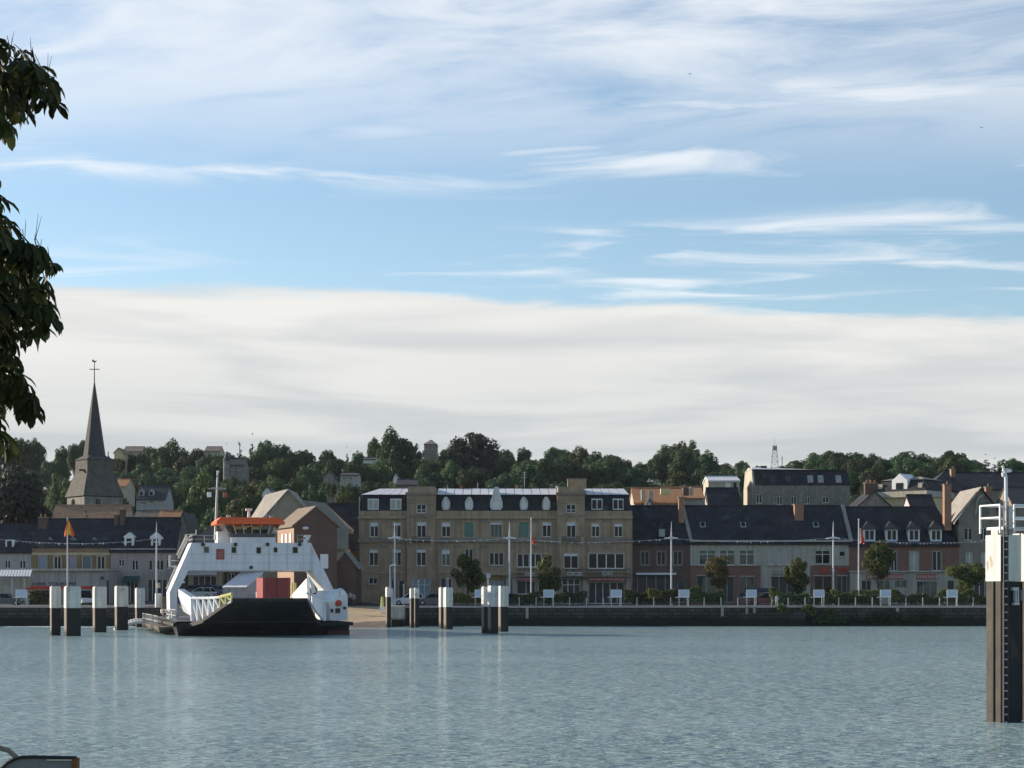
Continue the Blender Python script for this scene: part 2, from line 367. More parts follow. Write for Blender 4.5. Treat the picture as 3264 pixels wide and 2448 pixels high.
class MB:
    def __init__(self):
        self.v, self.f, self.mi = [], [], []
    def add(self, vs, fs, mi=0):
        o = len(self.v)
        self.v += [tuple(p) for p in vs]
        self.f += [tuple(i + o for i in f) for f in fs]
        self.mi += [mi] * len(fs)
        return self
    def box(self, x0, x1, y0, y1, z0, z1, mi=0):
        p = [(x0,y0,z0),(x1,y0,z0),(x1,y1,z0),(x0,y1,z0),(x0,y0,z1),(x1,y0,z1),(x1,y1,z1),(x0,y1,z1)]
        return self.add(p, [(0,3,2,1),(4,5,6,7),(0,1,5,4),(1,2,6,5),(2,3,7,6),(3,0,4,7)], mi)
    def hexa(self, p, mi=0):                       # eight corners: bottom ring, top ring
        return self.add(p, [(0,3,2,1),(4,5,6,7),(0,1,5,4),(1,2,6,5),(2,3,7,6),(3,0,4,7)], mi)
    def prism_y(self, pts, y0, y1, mi=0):          # outline in x,z drawn counter-clockwise seen from -y
        n = len(pts)
        p = [(x, y0, z) for x, z in pts] + [(x, y1, z) for x, z in pts]
        fs = [tuple(range(n)), tuple(range(2*n-1, n-1, -1))] + [(i, i+n, (i+1)%n+n, (i+1)%n) for i in range(n)]
        return self.add(p, fs, mi)
    def prism_x(self, pts, x0, x1, mi=0):          # outline in y,z
        n = len(pts)
        p = [(x0, y, z) for y, z in pts] + [(x1, y, z) for y, z in pts]
        fs = [tuple(range(n)), tuple(range(2*n-1, n-1, -1))] + [(i, i+n, (i+1)%n+n, (i+1)%n) for i in range(n)]
        return self.add(p, fs, mi)
    def slab(self, quad, t, mi=0):                 # four points, thickness t downwards
        q = [Vector(p) for p in quad]
        lo = [p - Vector((0, 0, t)) for p in q]
        return self.add(lo + q, [(0,3,2,1),(4,5,6,7),(0,1,5,4),(1,2,6,5),(2,3,7,6),(3,0,4,7)], mi)
    def tube(self, p, q, r, r2=None, n=8, mi=0, caps=True):
        p, q = Vector(p), Vector(q)
        r2 = r if r2 is None else r2
        d = (q - p)
        if d.length < 1e-6: return self
        d.normalize()
        a = d.orthogonal().normalized(); b = d.cross(a)
        vs = []
        for c, rr in ((p, r), (q, r2)):
            for i in range(n):
                t = 2 * math.pi * i / n
                vs.append(c + a * math.cos(t) * rr + b * math.sin(t) * rr)
        fs = [(i, (i+1) % n, (i+1) % n + n, i + n) for i in range(n)]
        if caps: fs += [tuple(range(n-1, -1, -1)), tuple(range(n, 2*n))]
        return self.add(vs, fs, mi)
    def path(self, pts, r, n=7, mi=0, r_end=None):
        k = len(pts) - 1
        for i in range(k):
            ra = r if r_end is None else r + (r_end - r) * i / k
            rb = r if r_end is None else r + (r_end - r) * (i + 1) / k
            self.tube(pts[i], pts[i+1], ra, rb, n, mi)
        return self
    def ball(self, c, rx, ry, rz, nu=10, nv=6, mi=0):
        vs, fs = [], []
        for j in range(nv + 1):
            th = math.pi * j / nv
            for i in range(nu):
                ph = 2 * math.pi * i / nu
                vs.append((c[0] + rx*math.sin(th)*math.cos(ph), c[1] + ry*math.sin(th)*math.sin(ph), c[2] + rz*math.cos(th)))
        for j in range(nv):
            for i in range(nu):
                fs.append((j*nu+i, (j+1)*nu+i, (j+1)*nu+(i+1) % nu, j*nu+(i+1) % nu))
        return self.add(vs, fs, mi)
    def mesh(self, name, mats, origin=(0,0,0), smooth=False):
        me = bpy.data.meshes.new(name)
        o = origin
        me.from_pydata([(p[0]-o[0], p[1]-o[1], p[2]-o[2]) for p in self.v], [], self.f)
        if not isinstance(mats, (list, tuple)): mats = [mats]
        for m in mats: me.materials.append(M[m] if isinstance(m, str) else m)
        if len(mats) > 1: me.polygons.foreach_set('material_index', self.mi)
        if smooth: me.polygons.foreach_set('use_smooth', [True] * len(me.polygons))
        me.update()
        return me
    def build(self, name, mats, parent=None, origin=None, smooth=False, label=None):
        if origin is None:
            origin = parent.get('_org', (0,0,0)) if parent is not None else (0,0,0)
        me = self.mesh(name, mats, origin, smooth)
        o = bpy.data.objects.new(name, me)
        C.objects.link(o)
        if parent is not None:
            o.parent = parent
            o['_org'] = list(origin)
        if label: o['label'] = label
        return o

def tag(o, label=None, cat=None, group=None, kind=None):
    if label: o['label'] = label
    if cat: o['category'] = cat
    if group: o['group'] = group
    if kind: o['kind'] = kind
    return o

def thing(name, label, cat, loc, rotz=0.0, group=None, local=False):
    o = bpy.data.objects.new(name, None)
    o.empty_display_size = 0.3
    C.objects.link(o)
    o.location = loc
    o.rotation_euler = (0, 0, rotz)
    o['_org'] = [0, 0, 0] if (local or rotz) else list(loc)
    return tag(o, label, cat, group)

def copy_tree(o, parent=None):
    kids = list(o.children)
    c = o.copy(); C.objects.link(c); c.parent = parent
    for k in kids: copy_tree(k, c)
    return c

def solo(name, mb, m, label, cat, group=None, base=None, smooth=False):
    o = mb.build(name, m, None, base or (0,0,0), smooth)
    if base: o.location = base
    return tag(o, label, cat, group)

def struct(name, mb, m):
    return tag(mb.build(name, m), kind='structure')

# a wall box whose front (towards -y) has real openings with reveals
def wall(parent, x0, x1, z0, z1, Y, holes, depth, m, name='wall', reveal=0.22):
    xs = sorted(set([x0, x1] + [h[0] for h in holes] + [h[1] for h in holes]))
    zs = sorted(set([z0, z1] + [h[2] for h in holes] + [h[3] for h in holes]))
    xs = [a for a in xs if x0 - 1e-6 <= a <= x1 + 1e-6]
    zs = [a for a in zs if z0 - 1e-6 <= a <= z1 + 1e-6]
    b = MB()
    for i in range(len(xs) - 1):
        for j in range(len(zs) - 1):
            cx, cz = (xs[i] + xs[i+1]) / 2, (zs[j] + zs[j+1]) / 2
            if any(h[0] < cx < h[1] and h[2] < cz < h[3] for h in holes): continue
            b.add([(xs[i],Y,zs[j]),(xs[i+1],Y,zs[j]),(xs[i+1],Y,zs[j+1]),(xs[i],Y,zs[j+1])], [(0,1,2,3)])
    for (a, c, d, e) in [h[:4] for h in holes]:
        Y2 = Y + reveal
        b.add([(a,Y,d),(a,Y2,d),(a,Y2,e),(a,Y,e)], [(0,1,2,3)])
        b.add([(c,Y,d),(c,Y,e),(c,Y2,e),(c,Y2,d)], [(0,1,2,3)])
        b.add([(a,Y,e),(a,Y2,e),(c,Y2,e),(c,Y,e)], [(0,1,2,3)])
        b.add([(a,Y,d),(c,Y,d),(c,Y2,d),(a,Y2,d)], [(0,1,2,3)])
    B = Y + depth
    b.add([(x0,Y,z0),(x0,Y,z1),(x0,B,z1),(x0,B,z0)], [(0,1,2,3)])
    b.add([(x1,Y,z0),(x1,B,z0),(x1,B,z1),(x1,Y,z1)], [(0,1,2,3)])
    b.add([(x0,Y,z1),(x1,Y,z1),(x1,B,z1),(x0,B,z1)], [(0,1,2,3)])
    b.add([(x0,B,z0),(x0,B,z1),(x1,B,z1),(x1,B,z0)], [(0,1,2,3)])
    return b.build(name, m, parent)

def window(parent, x0, x1, z0, z1, Y, lites=2, transom=None, frame='frame', pane='glass', blind=0.0, sill=True, rec=0.13, fw=0.075, shutter=None, surround=None, nested=None):
    """a window filling an opening of a wall whose face is at Y"""
    yf = Y + rec
    b = MB()
    b.box(x0, x0+fw, yf, yf+.07, z0, z1); b.box(x1-fw, x1, yf, yf+.07, z0, z1)
    b.box(x0+fw, x1-fw, yf, yf+.07, z0, z0+fw); b.box(x0+fw, x1-fw, yf, yf+.07, z1-fw, z1)
    for k in range(1, lites):
        c = x0 + (x1-x0)*k/lites
        b.box(c-fw*.6, c+fw*.6, yf-.01, yf+.06, z0+fw, z1-fw)
    if transom:
        c = z0 + (z1-z0)*transom
        b.box(x0+fw, x1-fw, yf-.005, yf+.055, c-fw*.45, c+fw*.45)
    w = b.build('window', frame, parent)
    MB().add([(x0+.01,yf+.04,z0+.01),(x1-.01,yf+.04,z0+.01),(x1-.01,yf+.04,z1-.01),(x0+.01,yf+.04,z1-.01)], [(0,1,2,3)]).build('pane', pane, w)
    if blind:
        MB().box(x0+.01, x1-.01, yf-.06, yf-.015, z1-(z1-z0)*blind, z1-.01).build('blind', 'blind', w)
    if shutter:
        MB().box(x0+.02, x1-.02, yf-.08, yf-.02, z0+.02, z1-.02).build('shutter', shutter, w)
    if sill:
        MB().box(x0-.12, x1+.12, Y-.12, Y-.003, z0-.14, z0-.003).build('sill', surround or 'stone_trim', w)
    if surround:
        s = MB(); t = .16
        s.box(x0-t, x0-.003, Y-.05, Y-.003, z0, z1); s.box(x1+.003, x1+t, Y-.05, Y-.003, z0, z1)
        s.box(x0-t, x1+t, Y-.05, Y-.003, z1+.003, z1+t)
        s.build('surround', surround, w)
    return w

def holes_px(rects, D):
    return [(X(a, D), X(b, D), Z(d, D), Z(c, D)) for (a, b, c, d) in [r[:4] for r in rects]]

def pitched_roof(parent, x0, x1, Y0, Yr, Yb, ze, zr, m, t=0.22, over=0.35, name='roof', hip0=0.0, hip1=0.0):
    """ridge along x; hip0/hip1 pull the ridge ends inwards"""
    b = MB()
    d = (zr - ze) / (Yr - Y0) * over
    a0, a1 = (x0 - over*.4, x1 + over*.4)
    f = [(a0, Y0-over, ze-d), (a1, Y0-over, ze-d), (a1-hip1, Yr, zr), (a0+hip0, Yr, zr)]
    k = [(a1, Yb+over, ze-d), (a0, Yb+over, ze-d), (a0+hip0, Yr, zr), (a1-hip1, Yr, zr)]
    b.slab(f, t); b.slab(k, t)
    b.tube((a0+hip0, Yr, zr+.03), (a1-hip1, Yr, zr+.03), .12, n=6)
    if hip0: b.slab([(a0, Yb+over, ze-d), (a0, Y0-over, ze-d), (a0+hip0, Yr, zr), (a0+hip0, Yr, zr)], t)
    if hip1: b.slab([(a1, Y0-over, ze-d), (a1, Yb+over, ze-d), (a1-hip1, Yr, zr), (a1-hip1, Yr, zr)], t)
    return b.build(name, m, parent)

def gable_ends(parent, x0, x1, Y0, Yr, Yb, ze, zr, m, th=.3):
    for a, c in ((x0, x0+th), (x1-th, x1)):
        MB().prism_x([(Y0+.02, ze+.003), (Yb-.02, ze+.003), (Yr, zr-.25)], a, c).build('gable', m, parent)

def chimney(parent, x0, x1, y0, y1, z0, z1, m, pots=2, cap='stone_dark'):
    s = MB().box(x0, x1, y0, y1, z0, z1).build('chimney', m, parent)
    MB().box(x0-.08, x1+.08, y0-.08, y1+.08, z1+.003, z1+.14).build('cap', cap, s)
    for k in range(pots):
        c = x0 + (x1-x0)*(k+.5)/pots
        MB().tube((c,(y0+y1)/2,z1+.14), (c,(y0+y1)/2,z1+.55), .12, .09).build('pot', 'tile_orange', s)
    return s

def text(parent, s, x0, x1, z, Y, h, m, name='lettering'):
    cu = bpy.data.curves.new(name, 'FONT')
    cu.body = s; cu.size = h * 1.35; cu.extrude = 0.02; cu.align_x = 'CENTER'
    to = bpy.data.objects.new(name, cu)
    C.objects.link(to)
    dg = bpy.context.evaluated_depsgraph_get()
    me = bpy.data.meshes.new_from_object(to.evaluated_get(dg))
    bpy.data.objects.remove(to)
    o = bpy.data.objects.new(name, me)
    C.objects.link(o)
    w = max(p.co.x for p in me.vertices) - min(p.co.x for p in me.vertices)
    s_ = (x1 - x0) / w
    org = parent['_org']
    for p in me.vertices:
        p.co = Vector(((x0+x1)/2 + p.co.x*s_ - org[0], Y - p.co.z - org[1], z + p.co.y - org[2]))
    me.materials.clear(); me.materials.append(M[m])
    o.parent = parent
    o['_org'] = list(org)
    return o

# ------------------------------------------------------------------ setting: river, banks, hill
QY, QZ = 232.0, 2.37                                   # far quay face and quay level
SL0, SL1 = X(522, QY), X(1252, QY)                     # the slipway gap in the far quay

def sstep(t):
    t = max(0.0, min(1.0, t))
    return t * t * (3 - 2 * t)

def ground_z(x, y):
    z = QZ
    if y > 285: z += 34.0 * sstep((y - 285) / 340.0) + 2.0 * math.sin(x * 0.011 + 1) * sstep((y - 330) / 250.0)
    bx = sstep((x + 52) / 8.0) * (1 - sstep((x + 26) / 6.0))
    if y > 244: z += 1.15 * bx * sstep((y - 244) / 18.0) * (1 - sstep((y - 290) / 20))
    return z

def water_mat():
    m = bpy.data.materials.new('river_water')
    m.use_nodes = True
    t = m.node_tree
    b = t.nodes['Principled BSDF']
    b.inputs['Base Color'].default_value = (0.31, 0.435, 0.43, 1)
    b.inputs['Roughness'].default_value = 0.12
    b.inputs['IOR'].default_value = 1.33
    tcn = t.nodes.new('ShaderNodeTexCoord')
    hs = []
    for sc, sx, sy, amp, det in ((0.22, 0.6, 1.0, 0.35, 2.0), (1.7, 0.5, 1.0, 0.30, 3.0), (4.2, 0.5, 1.0, 0.17, 3.0)):
        mp = t.nodes.new('ShaderNodeMapping')
        mp.inputs['Scale'].default_value = (sx, sy, 1)
        mp.inputs['Rotation'].default_value = (0, 0, 0.12 * sc)
        t.links.new(tcn.outputs['Object'], mp.inputs[0])
        n = t.nodes.new('ShaderNodeTexNoise')
        n.inputs['Scale'].default_value = sc
        n.inputs['Detail'].default_value = det
        n.inputs['Distortion'].default_value = 0.4
        t.links.new(mp.outputs[0], n.inputs['Vector'])
        k = t.nodes.new('ShaderNodeMath'); k.operation = 'MULTIPLY'; k.inputs[1].default_value = amp
        t.links.new(n.outputs['Fac'], k.inputs[0])
        hs.append(k.outputs[0])
    s = hs[0]
    for h in hs[1:]:
        a = t.nodes.new('ShaderNodeMath'); a.operation = 'ADD'
        t.links.new(s, a.inputs[0]); t.links.new(h, a.inputs[1]); s = a.outputs[0]
    bp = t.nodes.new('ShaderNodeBump')
    bp.inputs['Strength'].default_value = 1.0
    bp.inputs['Distance'].default_value = 0.30
    pn = t.nodes.new('ShaderNodeTexNoise'); pn.inputs['Scale'].default_value = 0.035; pn.inputs['Detail'].default_value = 3.0   # gusts
    pm = t.nodes.new('ShaderNodeMapping'); pm.inputs['Scale'].default_value = (0.45, 1.0, 1.0)
    t.links.new(tcn.outputs['Object'], pm.inputs[0]); t.links.new(pm.outputs[0], pn.inputs['Vector'])
    pr = t.nodes.new('ShaderNodeMapRange'); pr.inputs[1].default_value = 0.35; pr.inputs[2].default_value = 0.65; pr.inputs[3].default_value = 0.6; pr.inputs[4].default_value = 1.5
    t.links.new(pn.outputs['Fac'], pr.inputs[0]); t.links.new(pr.outputs[0], bp.inputs['Distance'])
    t.links.new(s, bp.inputs['Height'])
    t.links.new(bp.outputs[0], b.inputs['Normal'])
    return m
M['water'] = water_mat()

struct('river', MB().add([(-1400,15,0),(1400,15,0),(1400,300,0),(-1400,300,0)], [(0,1,2,3)]), 'water')

# far bank ground and hill as one sheet
b = MB()
xs = [-1400, -900, -600, -420, -320, -260] + [-220 + 10*i for i in range(45)] + [260, 320, 420, 600, 900, 1400]
ys = [240, 244, 248, 252, 256, 260, 264, 268, 274, 280] + [290 + 15*i for i in range(26)] + [720, 800, 950, 1300, 2500]
for y in ys:
    for x in xs: b.v.append((x, y, ground_z(x, y)))
n = len(xs)
for j in range(len(ys)-1):
    for i in range(n-1): b.f.append((j*n+i, j*n+i+1, (j+1)*n+i+1, (j+1)*n+i)); b.mi.append(0)
hill = struct('hillside', b, 'grass')
road = MB()
rx = [-1400, -600, -300, -200] + [-150 + 6*i for i in range(51)] + [200, 300, 600, 1400]
ry = [240.5, 244, 248, 252, 256, 260, 264, 268, 274, 280, 284]
for y in ry:
    for x in rx: road.v.append((x, y, ground_z(x, y) + .012))
n = len(rx)
for j in range(len(ry)-1):
    for i in range(n-1): road.f.append((j*n+i, j*n+i+1, (j+1)*n+i+1, (j+1)*n+i)); road.mi.append(0)
struct('street', road, 'asphalt')
for nm, a, c in (('quay_pavement', -1400, SL0), ('quay_pavement', SL1, 1400)):
    struct(nm, MB().box(a, c, QY+.95, 241.0, QZ-.1, QZ+.006), 'pave')
struct('slipway', MB().hexa([(SL0-.1,219,-1.6),(SL1+.1,219,-1.6),(SL1+.1,241,-1),(SL0-.1,241,-1),(SL0-.1,219,-.35),(SL1+.1,219,-.35),(SL1+.1,241,2.395),(SL0-.1,241,2.395)]), 'slip')
# silt left by the tide over the foot of the slipway
b = MB()
random.seed(5)
def slipz(y): return -.35 + (y-219)/22*2.745
cols = [SL0 + (SL1-SL0)*i/30 for i in range(31)]
for i, x in enumerate(cols):
    top = 226.6 + .7*math.sin(i*.7) + random.uniform(-.35, .35)
    for y in (219.2, 222, 224.5, top): b.v.append((x, y, slipz(y) + (.03 if y != top else .006)))
for i in range(30):
    for j in range(3):
        q = i*4+j; b.f.append((q, q+4, q+5, q+1)); b.mi.append(0)
struct('silt', b, 'mud')

for a, c, lab in ((-1400, SL0, 'dark stained stone quay wall below the garage and ochre house'), (SL1, 1400, 'dark stained stone quay wall below the hotel and hedges')):
    T = thing('quay_wall', lab, 'wall', ((a+c)/2, QY, 0))
    MB().box(a, c, QY, 240.9, -2, 2.15).build('wall', 'quay', T)
    MB().box(a, c, QY-.12, QY+.95, 2.153, QZ+.002).build('coping', 'coping', T)
    if c > 0:   # timber fender posts along the face
        for px in (1680, 2302, 2380, 2404, 2860):
            MB().box(X(px,QY)-.16, X(px,QY)+.16, QY-.22, QY-.003, .9, 2.2).build('fender', 'coping', T)
# near bank
struct('near_quay', MB().box(-1400, 1400, -300, 15.5, -2, 2.4), 'grass')

# sloping stone steps against the far wall
T = thing('boat_ramp', 'sloping stone boat ramp running down the dark quay wall', 'ramp', (X(2300,QY), QY-.8, 0))
MB().prism_y([(X(2060,QY), -.6), (X(2560,QY), -.6), (X(2560,QY), 1.75), (X(2440,QY), 1.55), (X(2060,QY), .12)], QY-1.6, QY-.003).build('ramp', 'quay', T)
MB().hexa([(X(2060,QY),QY-1.75,.12),(X(2440,QY),QY-1.75,1.55),(X(2440,QY),QY-1.62,1.55),(X(2060,QY),QY-1.62,.12),
           (X(2060,QY),QY-1.75,.27),(X(2440,QY),QY-1.75,1.70),(X(2440,QY),QY-1.62,1.70),(X(2060,QY),QY-1.62,.27)]).build('kerb', 'quay', T)

# concrete abutment at the end of the slipway
T = thing('concrete_abutment', 'pale concrete block at the end of the sandy slipway', 'block', (X(1268,228), 230, 0))
MB().box(X(1238,228), X(1286,228), 228, 239, .75, Z(1932,228)).build('block', 'concrete', T)
MB().box(X(1236,228), X(1287,228), 228.1, 239, -1.5, .747).build('footing', 'quay', T)

# ------------------------------------------------------------------ trees
TALL = {'cone': 2.6, 'poplar': 2.4}                     # natural height of the unit crowns (radius 1)
def lobes(seed, n, shape):
    rnd = random.Random(seed)
    out = []
    H = TALL.get(shape, 1.0)
    while len(out) < n:
        x, y, z = rnd.uniform(-1, 1), rnd.uniform(-1, 1), rnd.uniform(0, 2)
        if shape == 'round':
            d = math.sqrt(x*x + y*y + ((z-1)*.98)**2)
            if d > .84 or d < .25: continue
            r = rnd.uniform(.20, .36)
        elif shape == 'broad':
            w = 1.0 - .28*max(0, .7-z) - .55*max(0, z-1.2)**1.5
            if math.hypot(x, y) > w*.84 or z < .15: continue
            if z > 1.72 - .55*(x*x+y*y): continue
            r = rnd.uniform(.18, .36)
        elif shape == 'cone':
            w = max(.05, 1 - z/2.02)
            if math.hypot(x, y) > w*.8: continue
            r = .10 + .22*w*rnd.uniform(.7, 1.2)
        else:                                            # poplar
            w = math.sin(math.pi*min(1, (z+.25)/2.35))**.7
            if math.hypot(x, y) > w*.72: continue
            r = rnd.uniform(.22, .36)
        out.append((x, y, z*H, r))
    return out

def crown_mesh(name, seed, nl, nleaf, leaf, shape, m):
    rnd = random.Random(seed * 7 + 1)
    b = MB()
    for (cx, cy, cz, r) in lobes(seed, nl, shape):
        k = max(8, int(nleaf * (r / .27) ** 2 / nl))
        for _ in range(k):
            d = Vector((rnd.gauss(0,1), rnd.gauss(0,1), rnd.gauss(.25,1)))
            d.normalize()
            rad = r * (rnd.uniform(.7, 1.0) if rnd.random() < .93 else rnd.uniform(1.0, 1.12))
            p = Vector((cx, cy, cz)) + Vector((d.x, d.y, d.z*.85)) * rad
            nn = (d + Vector((rnd.uniform(-.7,.7), rnd.uniform(-.7,.7), rnd.uniform(-.3,.9)))).normalized()
            a = nn.orthogonal().normalized(); a.rotate(Matrix.Rotation(rnd.uniform(0, 6.28), 3, nn)); c = nn.cross(a)
            s = leaf * rnd.uniform(.6, 1.35)
            b.add([p - a*s, p - c*s*.7, p + a*s, p + c*s*.7], [(0,1,2,3)])
    return b.mesh(name, m)

def trunk_mesh(name, seed, limbs=True):
    rnd = random.Random(seed)
    b = MB()                                             # unit height, natural proportions
    b.tube((0,0,-.02), (.004,.003,.3), .022, .016, 8)
    b.tube((.004,.003,.3), (0,0,.82), .016, .004, 7)
    for k in range(7 if limbs else 0):
        an = k*1.9 + rnd.uniform(0, .6)
        z0 = .26 + .05*k
        r = .16 - .008*k
        b.tube((0,0,z0), (math.cos(an)*r, math.sin(an)*r, z0+.2), .009, .003, 5)
    return b.mesh(name, 'bark')

TR = [trunk_mesh('trunk', s) for s in (1, 2)]
TRC = trunk_mesh('trunk', 3, False)
CR = {}
def crowns(kind, shape, m, seeds, nl, nleaf, leaf):
    CR[kind] = [crown_mesh('crown', s, nl, nleaf, leaf, shape, m) for s in seeds]
crowns('round', 'round', 'lf_hill', (3, 4, 5), 70, 9500, .052)
crowns('broad', 'broad', 'lf_hill', (6, 7, 8), 80, 10500, .050)
crowns('pale', 'round', 'lf_pale', (9, 10), 70, 9000, .052)
crowns('copper', 'broad', 'lf_dark', (12, 13), 95, 12000, .048)
crowns('cone', 'cone', 'lf_conifer', (14, 15), 90, 8000, .06)
crowns('poplar', 'poplar', 'lf_pale', (16, 17), 90, 8500, .062)
crowns('street', 'round', 'lf_street', (18, 19, 20, 24, 25, 26), 30, 5200, .055)
crowns('bronze', 'round', 'lf_brown', (21,), 42, 4200, .055)

tree_no = [0]
def tree(px, ytop, wpx, D, kind, label, group=None, ybase=None, name='tree', lean=0.72, clear=0.16):
    """px centre, row of the top, crown width in pixels, distance"""
    x = X(px, D)
    zg = ground_z(x, D) if ybase is None else Z(ybase, D)
    zt = Z(ytop, D)
    h = max(3.0, zt - zg)
    w = wpx * D / FPX
    i = tree_no[0]; tree_no[0] += 1
    T = thing(name, label, 'tree', (x, D, zg - .05), 0, group, local=True)
    T['_org'] = [0, 0, 0]
    t = bpy.data.objects.new('trunk', TRC if kind in ('cone', 'poplar') else TR[i % 2]); C.objects.link(t); t.parent = T
    t.scale = (h, h, h)
    me = CR[kind][i % len(CR[kind])]
    c = bpy.data.objects.new('crown', me); C.objects.link(c); c.parent = T
    hc = h * (1 - clear)
    if kind not in ('cone', 'poplar') and hc > w * 1.25: hc = max(w * 1.1, min(hc, w*1.9))
    c.location = (0, 0, h - hc)
    c.scale = (w / 2, w / 2 * random.Random(i).uniform(.85, 1.05), hc / 2 / TALL.get(kind, 1.0))
    c.rotation_euler = (0, 0, random.Random(i*3+1).uniform(0, 6.28) if kind not in ('copper',) else 0.6)
    return T

# ------------------------------------------------------------------ houses
def house(name, label, x0, x1, yr, ye, yb, D, depth, wm, rm, ridge='x', wins=(), over=.3, group=None, gm=None, hip=(0, 0), run=None, base_drop=0.0):
    """plain house: wall with openings, pitched roof, gables; rows given in photo pixels at distance D"""
    a, c = X(x0, D), X(x1, D)
    zb, ze = Z(yb, D) - base_drop, Z(ye, D)
    T = thing(name, label, 'house', ((a+c)/2, D, zb), 0, group)
    hs = holes_px([w for w in wins], D)
    wall(T, a, c, zb, ze, D, hs, depth, wm)
    for w, h in zip(wins, hs):
        kw = dict(w[4]) if len(w) > 4 else {}
        window(T, *h, D, **kw)
    if ridge == 'x':
        rn = run or depth / 2
        zr = Z(yr, D + rn)
        pitched_roof(T, a, c, D, D + rn, D + depth, ze, zr, rm, over=over, hip0=hip[0], hip1=hip[1])
        if not (hip[0] or hip[1]): gable_ends(T, a, c, D, D + rn, D + depth, ze, zr, gm or wm)
    else:
        zr = Z(yr, D); m = (a + c) / 2
        MB().prism_y([(a, ze+.003), (c, ze+.003), (m, zr-.05)], D, D + depth).build('gable', gm or wm, T)
        d = (zr - ze) / (m - a) * over
        r = MB()
        r.slab([(a-over, D-.25, ze-d), (m, D-.25, zr), (m, D+depth+.25, zr), (a-over, D+depth+.25, ze-d)], .2)
        r.slab([(m, D-.25, zr), (c+over, D-.25, ze-d), (c+over, D+depth+.25, ze-d), (m, D+depth+.25, zr)], .2)
        r.build('roof', rm, T)
    return T

W2 = dict(lites=2)
# ---- left group, along the street
DL = 262.0
T = house('grey_house', 'pale grey rendered house with small dormer left of the ochre house', -70, 100, 1672, 1754, 1927, DL, 9, 'pale', 'slate',
          wins=[(15,33,1786,1812,dict(sill=False)), (62,82,1786,1812,dict(sill=False)), (-40,-20,1786,1812,dict(sill=False))])
d = MB().box(X(14,DL), X(40,DL), DL+.6, DL+4, Z(1750,DL), Z(1720,DL)).build('dormer', 'white', T)
MB().box(X(19,DL), X(34,DL), DL+.55, DL+.597, Z(1745,DL), Z(1724,DL)).build('pane', 'glass', d)
chimney(T, X(104,DL), X(132,DL), DL+3, DL+4, Z(1715,DL), Z(1648,DL), 'brick_dark')

# ochre house
wins = [(124,148,1773,1814,dict(shutter='shutter_blue', surround='ochre_trim', sill=False)), (172,194,1773,1814,dict(surround='ochre_trim', sill=False)),
        (220,241,1773,1814,dict(shutter='shutter_lilac', surround='ochre_trim', sill=False)), (265,289,1773,1814,dict(shutter='shutter_slate', surround='ochre_trim', sill=False)),
        (310,334,1773,1814,dict(surround='ochre_trim', sill=False))]
T = house('ochre_house', 'ochre stone house with blue and lilac shutters behind the garage', 101, 351, 1655, 1737, 1927, DL, 10, 'ochre', 'slate', wins=wins)
for px in (113, 160, 208, 253, 300, 344):
    MB().box(X(px-5,DL), X(px+5,DL), DL-.14, DL-.003, Z(1825,DL), Z(1771,DL)).build('pilaster', 'ochre', T)
MB().box(X(103,DL), X(349,DL), DL-.10, DL-.003, Z(1759,DL), Z(1741,DL)).build('brick_band', 'ochre_brown', T)
MB().box(X(101,DL), X(351,DL), DL-.22, DL-.003, Z(1770,DL), Z(1761,DL)).build('cornice', 'ochre_trim', T)
for px, w in ((160, 7), (233, 9), (301, 7)):
    d = MB().prism_y([(X(px-w,DL+1.2), Z(1734,DL+1.2)), (X(px+w,DL+1.2), Z(1734,DL+1.2)), (X(px+w,DL+1.2), Z(1718,DL+1.2)), (X(px,DL+1.2), Z(1711,DL+1.2)), (X(px-w,DL+1.2), Z(1718,DL+1.2))], DL+1.0, DL+4).build('dormer', 'shutter_slate', T)
    MB().box(X(px-w+3,DL), X(px+w-3,DL), DL+.95, DL+.997, Z(1731,DL), Z(1719,DL)).build('pane', 'curtain', d)

# pink house
wins = [(378,396,1783,1806,dict(sill=False)), (420,441,1785,1818,dict(sill=False)), (474,486,1785,1818,dict(lites=1,sill=False)), (497,522,1785,1818,dict(sill=False)), (530,545,1783,1812,dict(sill=False)),
        (402,440,1856,1921,dict(lites=3, pane='shop_dark', sill=False)), (470,548,1846,1921,dict(lites=5, pane='shop_dark', sill=False))]
T = house('pink_house', 'long pinkish grey house with two white dormers and green awning', 352, 560, 1651, 1750, 1927, DL, 9, 'pink', 'slate', wins=wins)
MB().box(X(352,DL), X(560,DL), DL-.2, DL-.003, Z(1752,DL), Z(1748,DL)).build('gutter', 'pale', T)
for px in (409, 494):
    d = MB().prism_y([(X(px-15,DL), Z(1745,DL)), (X(px+15,DL), Z(1745,DL)), (X(px+15,DL), Z(1714,DL)), (X(px+19,DL), Z(1711,DL)), (X(px,DL), Z(1696,DL)), (X(px-19,DL), Z(1711,DL)), (X(px-15,DL), Z(1714,DL))], DL+.5, DL+4).build('dormer', 'white', T)
    MB().box(X(px-8,DL), X(px+8,DL), DL+.45, DL+.497, Z(1739,DL), Z(1716,DL)).build('pane', 'glass', d)
    MB().box(X(px-8,DL), X(px+8,DL), DL+.40, DL+.447, Z(1728.5,DL), Z(1726,DL)).build('glazing_bar', 'white', d)
MB().hexa([(X(396,DL),DL-1.3,Z(1857,DL)),(X(446,DL),DL-1.3,Z(1857,DL)),(X(446,DL),DL-.01,Z(1842,DL)),(X(396,DL),DL-.01,Z(1842,DL)),
           (X(396,DL),DL-1.3,Z(1853,DL)),(X(446,DL),DL-1.3,Z(1853,DL)),(X(446,DL),DL-.01,Z(1836,DL)),(X(396,DL),DL-.01,Z(1836,DL))]).build('awning', 'awning_green', T)
chimney(T, X(346,DL), X(360,DL), DL+3.5, DL+4.5, Z(1680,DL), Z(1640,DL), 'brick_dark', 1)
